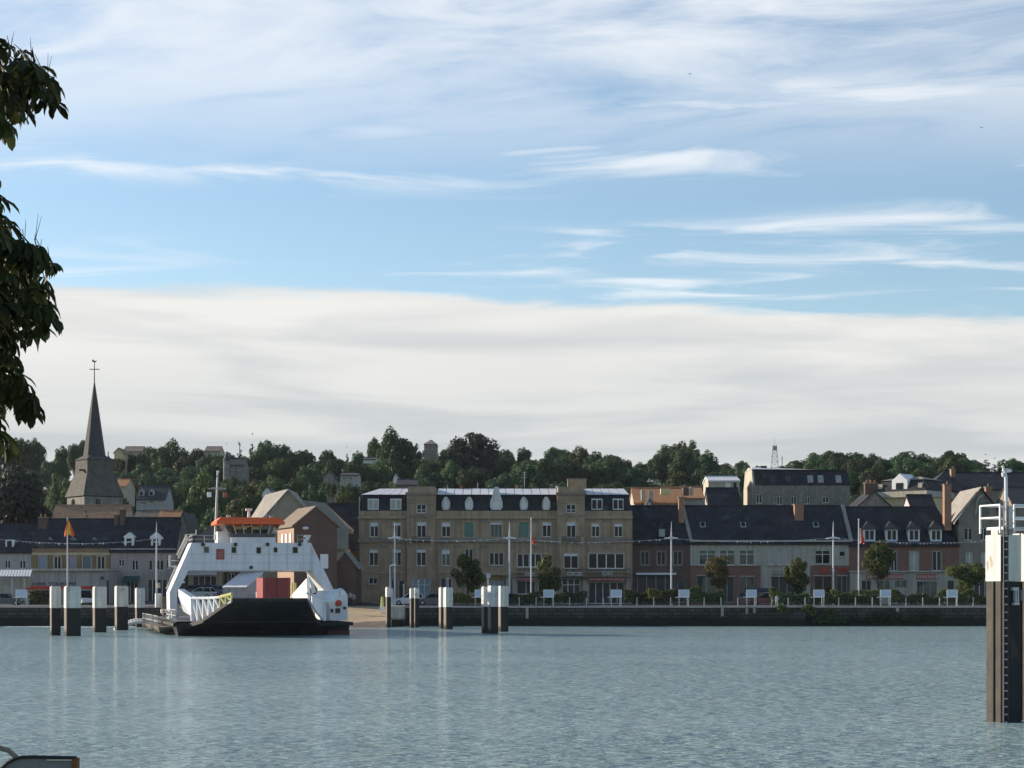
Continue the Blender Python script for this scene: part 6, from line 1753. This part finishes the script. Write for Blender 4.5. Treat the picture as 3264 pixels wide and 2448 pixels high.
hk = MB(); hk.box(-.05, .18, -s-.2, -s-.065, zo(1882), zo(1872)); hk.box(.05, .09, -s-.2, -s-.065, zo(1922), zo(1882)); hk.box(.13, .18, -s-.2, -s-.065, zo(1922), zo(1882)); hk.box(-.02, .2, -s-.2, -s-.065, zo(1928), zo(1922))
hk.build('mooring_hook', 'galv', T)
# gull on the lamp
gx, gy, gz = X(3204, D), D, Z(1509, D)
T = thing('gull', 'white gull perched on the bent lamp of the mooring dolphin', 'bird', (gx, gy, gz))
bd = MB(); bd.ball((gx+.06, gy, gz+.09), .17, .07, .065, 12, 8); bd.tube((gx-.04,gy,gz+.12), (gx-.07,gy,gz+.2), .05, .035, 8); bd.ball((gx-.075,gy,gz+.215), .05, .04, .04, 10, 6)
bd.build('body', 'white', T, smooth=True)
MB().tube((gx-.115,gy,gz+.212), (gx-.17,gy,gz+.205), .012, .004, 5).build('beak', 'hazard', T)
wg = MB(); wg.hexa([(gx-.02,gy-.075,gz+.06),(gx+.27,gy-.03,gz+.075),(gx+.27,gy+.03,gz+.075),(gx-.02,gy+.075,gz+.06),(gx-.02,gy-.06,gz+.13),(gx+.27,gy-.02,gz+.09),(gx+.27,gy+.02,gz+.09),(gx-.02,gy+.06,gz+.13)])
wg.build('wings', 'grey_stone', T)
for sy in (-.025, .025): MB().tube((gx+.03,gy+sy,gz-.01), (gx+.03,gy+sy,gz+.05), .007, n=5).build('leg', 'tile_orange', T)
for (px, py, lab) in ((2199, 236, 'tiny dark bird flying high above the middle of the river'), (3129, 407, 'tiny dark bird flying above the right-hand roofs')):
    Db = 190.0; bx, bz = X(px, Db), Z(py, Db)
    T = thing('flying_bird', lab, 'bird', (bx, Db, bz))
    MB().ball((bx,Db,bz), .05, .12, .04, 8, 6).build('body', 'iron', T)
    for sg in (-1, 1): MB().add([(bx,Db-.06,bz+.02),(bx+sg*.2,Db-.02,bz+.08),(bx+sg*.06,Db+.06,bz+.02)], [(0,1,2)]).build('wing', 'iron', T)

# ------------------------------------------------------------------ quay furniture
def lamp_post(px, ytop, ylamp, D, label):
    x = X(px, D)
    T = thing('lamp_post', label, 'lamp post', (x, D, QZ), 0, 'tall double-arm quay lamps')
    MB().tube((x,D,QZ), (x,D,QZ+.5), .16, .14, 12).build('base', 'lamp_white', T)
    MB().tube((x,D,QZ+.5), (x,D,Z(ylamp,D)), .115, .09, 10).build('pole', 'lamp_white', T)
    MB().tube((x,D,Z(ylamp,D)), (x,D,Z(ytop,D)), .10, .02, 8).build('spike', 'lamp_white', T)
    zl = Z(ylamp, D)
    MB().tube((x-.16,D,Z(1818,D)), (x+.16,D,Z(1818,D)), .09, n=8).build('collar', 'lamp_white', T)
    for s in (-1, 1):
        b = MB()
        b.hexa([(x+s*.05,D-.12,zl-.10),(x+s*.85,D-.2,zl-.16),(x+s*.85,D+.2,zl-.16),(x+s*.05,D+.12,zl-.10),(x+s*.05,D-.1,zl+.14),(x+s*.8,D-.14,zl+.0),(x+s*.8,D+.14,zl+.0),(x+s*.05,D+.1,zl+.14)] if s > 0 else
               [(x-.85,D-.2,zl-.16),(x-.05,D-.12,zl-.10),(x-.05,D+.12,zl-.10),(x-.85,D+.2,zl-.16),(x-.8,D-.14,zl+.0),(x-.05,D-.1,zl+.14),(x-.05,D+.1,zl+.14),(x-.8,D+.14,zl+.0)])
        b.build('lamp_arm', 'lamp_white', T)
DLP = 244.0
for px, lab in ((499, 'tall white lamp post before the right dormer of the pink house'), (1258, 'tall white lamp post before the left end of the hotel'), (1624, 'tall white lamp post before the middle of the hotel'),
                (2140, 'tall white lamp post before the brick house shop'), (2656, 'tall white lamp post before the round red sign')):
    lamp_post(px, 1662, 1714, DLP, lab)
# small street lamp by the slipway
D = 240.0; x = X(1243, D)
T = thing('street_lamp', 'short single-arm street lamp beside the slipway', 'lamp post', (x, D, QZ))
MB().tube((x,D,QZ), (x,D,Z(1806,D)), .09, .06).build('pole', 'lamp_white', T)
MB().hexa([(x-.1,D-.15,Z(1806,D)),(x+.75,D-.15,Z(1800,D)),(x+.75,D+.15,Z(1800,D)),(x-.1,D+.15,Z(1806,D)),(x,D-.1,Z(1801,D)),(x+.7,D-.1,Z(1795,D)),(x+.7,D+.1,Z(1795,D)),(x,D+.1,Z(1801,D))]).build('lamp_head', 'lamp_white', T)
# signal on the pile trio
D = 190.6; x = X(1556, D)
T = thing('signal_post', 'small navigation signal on a thin post above the pile trio', 'signal', (x, D+.6, Z(1868,D)))
MB().tube((x,D+.6,Z(1872,D)), (x,D+.6,Z(1836,D)), .05).build('post', 'galv', T)
MB().box(x-.18, x+.22, D+.5, D+.75, Z(1842,D), Z(1828,D)).build('signal_box', 'galv', T)
for (px, y0, y1, lab) in ((1334, 1855, 1925, 'thin grey post left of the parked cars'), (1287, 1868, 1925, 'thin grey post beside the white parked car'), (1428, 1848, 1930, 'thin post with small lamp beside the paired piles'), (1249, 1880, 1930, 'short thick grey bollard post beside the lamp post')):
    x = X(px, 236.0)
    T = thing('sign_post', lab, 'post', (x, 236.0, QZ))
    MB().tube((x,236,QZ), (x,236,Z(y0,236)), .06 if px != 1249 else .2).build('post', 'galv', T)
    MB().box(x-.12, x+.12, 235.9, 236.05, Z(y0,236)+.003, Z(y0,236)+.22).build('head', 'galv', T)
# yellow marker post
x = X(1222, 236.0)
T = thing('marker_post', 'yellow marker post on a white foot at the slipway edge', 'post', (x, 234.0, 1.9))
MB().box(x-.28, x+.28, 233.7, 234.3, 1.6, 2.3).build('foot', 'white', T)
MB().tube((x,234,2.303), (x,234,Z(1902,234)), .2, .14, 8).build('post', 'hazard', T)

# flags
def flagpole(px, ytop, D, label, flag):
    x = X(px, D)
    T = thing('flagpole', label, 'flagpole', (x, D, QZ), 0, 'white flagpoles along the quay')
    MB().tube((x,D,QZ), (x,D,Z(ytop,D)), .10, .06, 10).build('pole', 'lamp_white', T)
    MB().ball((x,D,Z(ytop,D)+.08), .1, .1, .1, 8, 6).build('finial', 'lamp_white', T)
    zt, w0, w1, L, cols, side = flag
    b = MB(); n, m = 14, 16
    for j in range(m+1):
        t = j/m
        for i in range(n+1):
            s = i/n
            wd = w0 + (w1-w0)*min(1, t*1.25)
            fold = math.sin(s*9.0 + 2*t)*.16*t + math.sin(s*19 + t*3)*.05
            xx_ = x + side*(.08 + wd*s*(1-.10*math.sin(t*3))) - (wd*.35*side if abs(side) < 1 else 0)
            b.v.append((xx_, D - .12 + fold, zt - L*t*(1 - .14*abs(math.sin(s*4)))))
    for j in range(m):
        for i in range(n):
            k = j*(n+1)+i
            b.f.append((k, k+1, k+n+2, k+n+1))
            b.mi.append(min(len(cols)-1, int((i/n*.8 + j/m*.2)*len(cols))))
    b.build('flag', cols, T, smooth=True)
M['flag_red'] = mat('red_flag_cloth', (0.62, 0.10, 0.035), 0.8, 0.1, 2.0)
M['flag_yellow'] = mat('yellow_flag_cloth', (0.80, 0.45, 0.05), 0.8, 0.1, 2.0)
flagpole(215, 1655, 240.0, 'flagpole with limp red and yellow flag before the ochre house', (Z(1660,240), .25, 1.35, 2.0, ['flag_red', 'flag_yellow', 'flag_red'], .999))
flagpole(1693, 1655, 240.0, 'flagpole with small red flag before the hotel', (Z(1712,240), .3, .5, .95, ['flag_red'], 1))
flagpole(2737, 1658, 240.0, 'flagpole with white and red flag before the dormered brick house', (Z(1684,240), .3, .65, 2.0, ['white', 'flag_red', 'flag_red'], 1))

# notice boards
DB = 233.6
def board(x0, x1, label):
    a, c = X(x0, DB), X(x1, DB)
    T = thing('notice_board', label, 'sign', ((a+c)/2, DB, QZ), 0, 'white notice boards along the quay railing')
    z0, z1 = Z(1904.5, DB), Z(1879.5, DB)
    f = MB(); t = .07
    f.box(a, a+t, DB-.03, DB+.03, z0, z1); f.box(c-t, c, DB-.03, DB+.03, z0, z1); f.box(a+t, c-t, DB-.03, DB+.03, z0, z0+t*1.6); f.box(a+t, c-t, DB-.03, DB+.03, z1-t, z1)
    f.build('frame', 'white', T)
    MB().box(a+t, c-t, DB-.015, DB+.015, z0+t*1.6, z1-t).build('panel', 'panel_blue', T)
    for x_ in (a+.04, c-.1): MB().box(x_, x_+.06, DB-.025, DB+.025, QZ, z0-.003).build('leg', 'lamp_white', T)
    MB().box(a-.38, a-.003, DB-.03, DB+.03, z0-.02, z0+.07).build('bracket', 'lamp_white', T)
for (a, c, lab) in ((50, 86, 'notice board beside the canopy and garage'), (1513, 1547, 'notice board half hidden by the pile trio'), (1732, 1766, 'notice board right of the red flagpole before the hotel'), (1947, 1982, 'notice board before the hotel restaurant front'),
                    (2163, 2197, 'notice board before the brick house doorway'), (2379, 2412, 'notice board beside the navy awning'), (2593, 2628, 'notice board left of the lamp post before the brick shop'),
                    (2806, 2840, 'notice board beside the tall street tree'), (3018, 3053, 'notice board below the spreading street tree')):
    board(a, c, lab)
# railing
T = thing('quay_railing', 'thin metal railing along the quay edge before the hotel', 'railing', (X(2400,DB-.9), DB-.9, QZ))
DQ = 232.7
px = 1655
while px < 3190:
    MB().box(X(px,DQ)-.05, X(px,DQ)+.05, DQ-.05, DQ+.05, QZ, Z(1904,DQ)).build('post', 'galv', T)
    px += 53.6
for y_ in (1906, 1916, 1925):
    MB().tube((X(1655,DQ),DQ,Z(y_,DQ)), (X(3190,DQ),DQ,Z(y_,DQ)), 0.012 if y_ > 1906 else .018, n=5).build('rail', 'iron', T)
# bunting between the lamp posts
PC = ['sign_pale', 'red_dark', 'shutter_blue', 'pale', 'white', 'sign_pale', 'shutter_green']
def bunting(p0, p1, sag, label, D0=DLP, D1=DLP, step=.42):
    a = Vector((X(p0[0],D0), D0-.3, Z(p0[1],D0))); c = Vector((X(p1[0],D1), D1-.3, Z(p1[1],D1)))
    T = thing('bunting', label, 'bunting', tuple((a+c)/2), 0, 'strings of bunting across the quay')
    n = max(6, int((c-a).length/step))
    pts = [a + (c-a)*t/n + Vector((0,0,-sag*4*(t/n)*(1-t/n))) for t in range(n+1)]
    MB().path(pts, .018, 4).build('cord', 'lamp_white', T)
    r = random.Random(int(p0[0]))
    b = MB()
    for t in range(n):
        if r.random() < .3: continue
        p, q = pts[t], pts[t+1]
        m_ = (p+q)/2 + Vector((r.uniform(-.04,.04), r.uniform(-.08,.08), -.24*r.uniform(.5, 1.1)))
        b.add([p*.9+q*.1, p*.15+q*.85, m_], [(0,1,2)], r.randrange(len(PC)))
    tag(b.build('pennants', PC, T), kind='stuff')
bunting((-120, 1702), (215, 1732), .25, 'bunting string left of the red and yellow flag', DLP, 241)
bunting((215, 1732), (499, 1717), .2, 'bunting string between the red and yellow flag and the lamp post', 241, DLP)
bunting((1258, 1716), (1624, 1715), .32, 'bunting string across the left half of the hotel')
bunting((1624, 1716), (2140, 1716), .5, 'bunting string across the right half of the hotel')
bunting((2140, 1716), (2656, 1714), .45, 'bunting string below the slate roof of the cream building')
bunting((2656, 1715), (3230, 1716), .6, 'bunting string below the four white dormers')

# ------------------------------------------------------------------ cars (built along x, nose to +x)
def car(px, D, label, col, length=4.1, hgt=1.48, rotz=0.0, z=None, van=False):
    x = X(px, D); z = ground_z(x, D)+.012 if z is None else z
    T = thing('parked_car', label, 'car', (x, D, z), rotz, 'cars parked near the ferry slip', local=True)
    m = mat(label[:24], col, 0.3, 0.03, 0.5, spec=0.6, fine=0)
    L, W, H = length/2, .86, hgt
    def sec(xx, z0, z1, w): return [(xx,-w,z0),(xx,w,z0),(xx,w,z1),(xx,-w,z1)]
    st = [(-L,.38,.78,.74),(-L+.15,.24,.92,.82),(-L*.5,.2,.95,.86),(0,.2,.95,.86),(L*.45,.2,.92,.86),(L-.35,.22,.82,.82),(L,.34,.66,.70)]
    b = MB(); vs_ = []
    for s_ in st: vs_ += sec(*s_)
    fs_ = [(3,2,1,0)] + [tuple(range(4*(len(st)-1), 4*len(st)))]
    for i in range(len(st)-1):
        for j in range(4):
            fs_.append((4*i+j, 4*i+(j+1)%4, 4*i+4+(j+1)%4, 4*i+4+j))
    b.add(vs_, fs_)
    body = b.build('body', m, T)
    r0, r1 = (-L+.25, L*.42)
    t0, t1 = (-L+.5 if not van else -L+.3, L*.05 if not van else L*.2)
    g = MB(); g.hexa([(r0,-.80,.93),(r1,-.80,.93),(r1,.80,.93),(r0,.80,.93),(t0,-.62,H-.06),(t1,-.62,H-.06),(t1,.62,H-.06),(t0,.62,H-.06)])
    g.build('windows', 'glass', body)
    MB().hexa([(t0-.02,-.64,H-.062),(t1+.02,-.64,H-.062),(t1+.02,.64,H-.062),(t0-.02,.64,H-.062),(t0+.1,-.52,H),(t1-.1,-.52,H),(t1-.1,.52,H),(t0+.1,.52,H)]).build('roof', m, body)
    mx = (r0+r1)/2-.1
    for sy in (-1, 1):
        for (xa_, xb_) in ((r0, t0), (r1, t1), (mx, (t0+t1)/2)):
            MB().tube((xa_,sy*.805,.93), (xb_,sy*.635,H-.06), .045, n=5).build('pillar', m, body)
    for sx in (-L*.62, L*.62):
        for sy in (-.76, .76):
            w = MB().tube((sx,sy-.1,.31), (sx,sy+.1,.31), .31, n=16).build('wheel', 'rubber', T)
            MB().tube((sx,sy-.115,.31), (sx,sy+.115,.31), .18, n=12).build('hub', 'galv', w)
    for sy in (-.6, .6):
        MB().box(L-.12, L+.004, sy-.14, sy+.14, .56, .68).build('headlight', 'white', T)
        MB().box(-L-.004, -L+.12, sy-.12, sy+.12, .6, .76).build('tail_light', 'red', T)
    return T
car(1304, 246.0, 'white car parked left of the paired piles', (.7,.7,.72), rotz=R(180))
car(1376, 245.0, 'dark small car with pale door behind the paired piles', (.10,.10,.11), 3.7, rotz=R(180))
car(1634, 244.5, 'black car nosing out behind the pile trio', (.02,.02,.022), rotz=R(10))
car(272, 247.5, 'white van parked before the garage opening', (.6,.6,.6), 4.6, 1.95, rotz=R(-70), van=True)
car(22, 245.0, 'dark grey car parked under the canopy', (.08,.085,.09))
car(2442, 246.0, 'dark red car parked under the navy awning', (.16,.03,.03), rotz=R(170))
car(660, 262.5, 'dark blue car on the sloping street behind the ferry bow', (.03,.05,.09), rotz=R(150))
car(688, 258.5, 'blue grey car lower down the street behind the ferry', (.10,.15,.2), rotz=R(160))
car(612, 260.0, 'black car beside the ferry portal leg on the street', (.03,.03,.035), rotz=R(170))
car(640, 255.0, 'silver car foremost in the street queue behind the ferry', (.35,.38,.4), rotz=R(165))
# navy awning stall
D = 246.5
T = thing('awning_stall', 'stall with navy blue awning and pale blue side screen', 'stall', (X(2425,D), D, QZ))
MB().hexa([(X(2376,D),D-1.2,Z(1887,D)),(X(2454,D),D-1.2,Z(1887,D)),(X(2454,D),D+.8,Z(1883,D)),(X(2376,D),D+.8,Z(1883,D)),(X(2378,D),D-1.2,Z(1881,D)),(X(2452,D),D-1.2,Z(1881,D)),(X(2450,D),D+.8,Z(1874,D)),(X(2380,D),D+.8,Z(1874,D))]).build('awning', 'awning_dark', T)
for px in (2378, 2452):
    for dy_ in (-1.1, .7): MB().tube((X(px,D),D+dy_,QZ), (X(px,D),D+dy_,Z(1884,D)), .04).build('post', 'galv', T)
MB().box(X(2424,D), X(2452,D), D+.72, D+.76, Z(1902,D), Z(1888,D)).build('side_screen', 'panel_blue', T)

# ------------------------------------------------------------------ people
def person(px, D, label, shirt, trousers, z=None, h=1.72, turn=0.0, loc=None):
    x = X(px, D); z = (ground_z(x, D) + .013 if z is None else z)
    J = {'pel': (0,0,.93), 'wai': (0,0,1.08), 'che': (0,.0,1.32), 'nec': (0,0,1.48), 'hea': (0,-.02,1.58), 'top': (0,0,1.72),
         'hl': (-.10,0,.88), 'kl': (-.12,-.03,.48), 'al': (-.12,.0,.09), 'tl': (-.13,-.16,.04), 'hr': (.10,0,.88), 'kr': (.13,-.02,.48), 'ar': (.15,.04,.09), 'tr': (.16,-.12,.04),
         'sl': (-.19,0,1.40), 'el': (-.25,.02,1.12), 'wl': (-.25,-.08,.88), 'fl': (-.25,-.10,.78), 'sr': (.19,0,1.40), 'er': (.26,.02,1.13), 'wr': (.24,-.12,.92), 'fr': (.23,-.15,.83)}
    rad = {'pel': .15, 'wai': .135, 'che': .16, 'nec': .062, 'hea': .10, 'top': .085, 'hl': .10, 'kl': .065, 'al': .045, 'tl': .04, 'hr': .10, 'kr': .065, 'ar': .045, 'tr': .04,
           'sl': .075, 'el': .05, 'wl': .035, 'fl': .04, 'sr': .075, 'er': .05, 'wr': .035, 'fr': .04}
    E = [('pel','wai'),('wai','che'),('che','nec'),('nec','hea'),('hea','top'),('pel','hl'),('hl','kl'),('kl','al'),('al','tl'),('pel','hr'),('hr','kr'),('kr','ar'),('ar','tr'),
         ('che','sl'),('sl','el'),('el','wl'),('wl','fl'),('che','sr'),('sr','er'),('er','wr'),('wr','fr')]
    ks = list(J)
    me = bpy.data.meshes.new('person'); me.from_pydata([J[k] for k in ks], [(ks.index(a), ks.index(c)) for a, c in E], [])
    o = bpy.data.objects.new('tmp', me); C.objects.link(o)
    md = o.modifiers.new('s', 'SKIN')
    for i, k in enumerate(ks):
        me.skin_vertices[0].data[i].radius = (rad[k], rad[k]*(.72 if k in ('che','wai','pel') else .95))
    me.skin_vertices[0].data[0].use_root = True
    o.modifiers.new('d', 'SUBSURF').render_levels = 1
    o.modifiers['d'].levels = 1
    dg = bpy.context.evaluated_depsgraph_get()
    bm_ = bpy.data.meshes.new_from_object(o.evaluated_get(dg))
    bpy.data.objects.remove(o)
    sm, tm = mat('shirt_'+label[:12], shirt, .9, .1, 3.0), mat('trousers_'+label[:12], trousers, .9, .1, 3.0)
    bm_.materials.clear()
    for m in (sm, tm, M['skin'], M['rubber']): bm_.materials.append(m)
    for p in bm_.polygons:
        c = p.center
        p.material_index = 2 if (c.z > 1.46 or (abs(c.x) > .2 and c.z < 1.02 and c.z > .7)) else (0 if c.z > .95 else (3 if c.z < .09 else 1))
        p.use_smooth = True
    T = thing('person', label, 'person', loc or (x, D, z), turn, local=True)
    T.scale = (h/1.72,)*3
    ob = bpy.data.objects.new('body', bm_); C.objects.link(ob); ob.parent = T
    MB().ball((0, .02, 1.66), .108, .115, .095, 12, 8).build('hair', 'bark', T, (0,0,0), True)
    return T
person(1117, 246.0, 'person in pale shirt standing beside the ferry slip', (.5,.5,.5), (.05,.05,.08))
person(1128, 245.0, 'shorter person in grey top standing beside the ferry slip', (.35,.33,.33), (.12,.12,.14), h=1.5)
person(2476, 233.4, 'person in white and blue clothes at the quay railing', (.6,.66,.7), (.55,.6,.66), h=1.3)
wx, wz = FP(932, 600, n0+2.0)
person(0, 0, 'person in dark clothes steering inside the wheelhouse', (.03,.03,.035), (.03,.03,.04), turn=FT, loc=on_ferry(wx, n0+2.0, wz0+.0 - .35), h=1.62)

# ------------------------------------------------------------------ foreground: chestnut tree at the left edge
def leaf_mesh(seed):
    r = random.Random(seed); b = MB()
    n = 7 if seed % 2 else 6
    for k in range(n):
        an = -2.5 + 5.0*k/(n-1) + r.uniform(-.1, .1)
        L = .21*(1 - .35*abs(k-(n-1)/2)/((n-1)/2))*r.uniform(.88, 1.12)
        w = L*.20
        dr = r.uniform(.5, 1.0)
        d = Vector((math.cos(an), math.sin(an), 0)); s = Vector((-math.sin(an), math.cos(an), 0))
        P = []
        for t, ww in ((.04,.10),(.35,.6),(.68,1.0),(.88,.75),(1.0,.0)):
            q = d*L*t*math.cos(dr*t) + Vector((0,0,-1))*L*t*math.sin(dr*t*.9+.15)
            P.append((q - s*w*ww + Vector((0,0,.012*ww)), q - Vector((0,0,.006)), q + s*w*ww + Vector((0,0,.012*ww))))
        o = len(b.v)
        for tr3 in P: b.v += [tuple(p) for p in tr3]
        for i in range(4):
            for j in (0, 1):
                b.f.append((o+3*i+j, o+3*i+j+1, o+3*i+j+4, o+3*i+j+3)); b.mi.append(0)
    b.tube((0,0,0), (-.10,0,.09), .006, .004, 4)
    return b.mesh('leaf', 'lf_chestnut')
LM = [leaf_mesh(s) for s in range(6)]
DT = 16.0
tx, ty = -7.6, 13.0
T = thing('chestnut_tree', 'horse chestnut tree with drooping palmate leaves at the near bank', 'tree', (tx, ty, 2.4), local=True)
off = Vector((tx, ty, 2.4))
tk = MB(); tk.path([(0,0,-.1),(.05,.1,1.4),(.0,.2,3.2),(.1,.3,5.4),(.15,.4,7.6)], .32, 10, 0, .12)
tk = tk.build('trunk', 'bark', T, (0,0,0))
PA = [(-50,120),(40,135),(110,170),(150,200),(200,280),(210,340),(190,395),(150,370),(100,330),(60,390),(40,450),(10,420),(-50,430)]
PB = [(-50,600),(0,520),(10,640),(50,740),(110,755),(165,790),(200,860),(190,900),(155,900),(165,960),(195,1010),(170,1050),(120,1060),(110,1095),(60,1100),(40,1060),(70,1130),(90,1170),(80,1200),(120,1230),(130,1290),(110,1350),(70,1360),(50,1300),(20,1290),(50,1400),(60,1440),(40,1470),(0,1450),(-50,1400)]
def inside(p, poly):
    c = False; j = len(poly)-1
    for i in range(len(poly)):
        (xi, yi), (xj, yj) = poly[i], poly[j]
        if (yi > p[1]) != (yj > p[1]) and p[0] < (xj-xi)*(p[1]-yi)/(yj-yi)+xi: c = not c
        j = i
    return c
rl2 = random.Random(77)
nl_ = 0
for poly, cnt_ in ((PA, 72), (PB, 190)):
    k = 0
    xs_ = [p[0] for p in poly]; ys_ = [p[1] for p in poly]
    while k < cnt_:
        px, py = rl2.uniform(-50, max(xs_)), rl2.uniform(min(ys_), max(ys_))
        if not inside((px, py+22), poly) or not inside((px+25, py+10), poly): continue
        Dk = rl2.uniform(15.0, 17.0)
        o = bpy.data.objects.new('leaf', LM[rl2.randrange(6)]); C.objects.link(o); o.parent = T
        o.location = Vector((X(px, Dk), Dk, Z(py, Dk))) - off
        o.rotation_euler = (rl2.uniform(-.5,.5), rl2.uniform(-.1,.7), rl2.uniform(-1.2, 1.2))
        s_ = rl2.uniform(.55, 1.15); o.scale = (s_, s_, s_*1.1)
        k += 1; nl_ += 1
br = MB()
def P3(px, py, D): return tuple(Vector((X(px,D), D, Z(py,D))) - off)
for pts in ([(.05,.2,5.6), P3(-260,420,15.2), P3(-60,300,15.8), P3(60,240,16), P3(150,250,16)],
            [(.05,.2,4.6), P3(-240,800,15.4), P3(-40,760,15.8), P3(70,800,16), P3(150,850,16)],
            [(.0,.2,3.6), P3(-220,1080,15.2), P3(-60,980,15.8), P3(60,990,16), P3(150,1000,16)],
            [(.0,.2,3.0), P3(-220,1280,15.2), P3(-60,1210,15.8), P3(60,1240,16), P3(100,1290,16)], [P3(-220,1280,15.2), P3(-40,1340,15.7), P3(20,1400,16)]):
    br.path(pts, .07, 6, 0, .012)
br.build('branch', 'bark', T, (0,0,0))
tw = MB()
for (px, py) in ((30,150),(100,165),(152,205),(78,745),(112,735)):
    for q in range(2): tw.tube(P3(px,py+30,16), P3(px+rl2.uniform(-6,22),py-rl2.uniform(20,55),16), .0035, .0015, 4)
tag(tw.build('twigs', 'bark', T, (0,0,0)), kind='stuff')
# the rest of the crown, out of the picture to the left
fb = MB()
mv = [(v.co.copy()) for v in LM[1].vertices]; mf = [tuple(p.vertices) for p in LM[1].polygons]
for k in range(900):
    d = Vector((rl2.gauss(0,1), rl2.gauss(0,1), rl2.gauss(0,1))).normalized() * rl2.uniform(.55, 1.0)
    p = Vector((-.2 + d.x*2.5, 1.4 + d.y*2.6, 5.0 + d.z*3.6))
    if p.x + tx > X(-75, p.y+ty): continue
    mx = Matrix.Translation(p) @ Matrix.Rotation(rl2.uniform(0,6.28), 4, 'Z') @ Matrix.Rotation(rl2.uniform(-.5,.5), 4, 'X')
    fb.add([mx @ v for v in mv], mf)
tag(fb.build('foliage', 'lf_chestnut', T, (0,0,0)), kind='stuff')

# panel in the bottom left corner
D = 10.0
T = thing('metal_panel', 'grey metal panel with rounded corner and rusty edge on the near quay', 'panel', (X(120,D), D, 2.4))
pts = [(X(-4,D), 2.75), (X(246,D), 2.75), (X(246,D), Z(2415,D)), (X(110,D), Z(2412,D)), (X(70,D), Z(2413,D)), (X(45,D), Z(2419,D)), (X(24,D), Z(2431,D)), (X(8,D), Z(2446,D)), (X(-4,D), Z(2470,D))]
M['panel_grey'] = mat('weathered_grey_panel', (0.20, 0.21, 0.22), 0.6, 0.15, 6.0, spec=0.3)
M['rust'] = mat('rusty_edge', (0.20, 0.095, 0.04), 0.85, 0.3, 14.0)
MB().prism_y(pts, D, D+.03).build('sheet', 'panel_grey', T)
ed = MB(); MB_e = [(x_, D-.008, z_) for x_, z_ in pts[2:]]
ed.path(MB_e, .009, 6); ed.build('rim', 'iron', T)
MB().box(X(232,D), X(247,D), D-.02, D+.05, 2.4, Z(2417,D)).build('edge_post', 'rust', T)
MB().box(X(150,D), X(231,D), D-.012, D-.002, Z(2424,D), Z(2420,D)).build('chipped_strip', 'white_worn', T)
MB().box(X(0,D), X(12,D), D-.02, D+.05, 2.4, 2.80).build('leg', 'iron', T)
T = thing('handrail', 'bent grey tube handrail beside the metal panel', 'handrail', (X(-20,D), D+.3, 2.4))
MB().path([(X(-60,D),D+.3,2.4), (X(-60,D),D+.3,Z(2400,D)), (X(-45,D),D+.3,Z(2400,D)), (X(-20,D),D+.3,Z(2408,D)), (X(14,D),D+.3,Z(2438,D)), (X(52,D),D+.3,Z(2480,D)), (X(52,D),D+.3,2.4)], .014, 8).build('tube', 'stone_dark', T)

# ------------------------------------------------------------------ evening air
hz = MB().box(-1450, 1450, -310, 2550, -3.0, 96.0)
hm = bpy.data.materials.new('haze')
hm.use_nodes = True
for n_ in list(hm.node_tree.nodes): hm.node_tree.nodes.remove(n_)
ho = hm.node_tree.nodes.new('ShaderNodeOutputMaterial')
hv = hm.node_tree.nodes.new('ShaderNodeVolumePrincipled')
hv.inputs['Color'].default_value = (0.80, 0.88, 1.0, 1)
hv.inputs['Density'].default_value = 0.000035
hv.inputs['Anisotropy'].default_value = 0.2
hm.node_tree.links.new(hv.outputs[0], ho.inputs['Volume'])
M['haze'] = hm
tag(hz.build('haze', 'haze'), 'thin evening haze over the river and hill', 'haze', kind='stuff')

for o in bpy.data.objects:
    if '_org' in o: del o['_org']
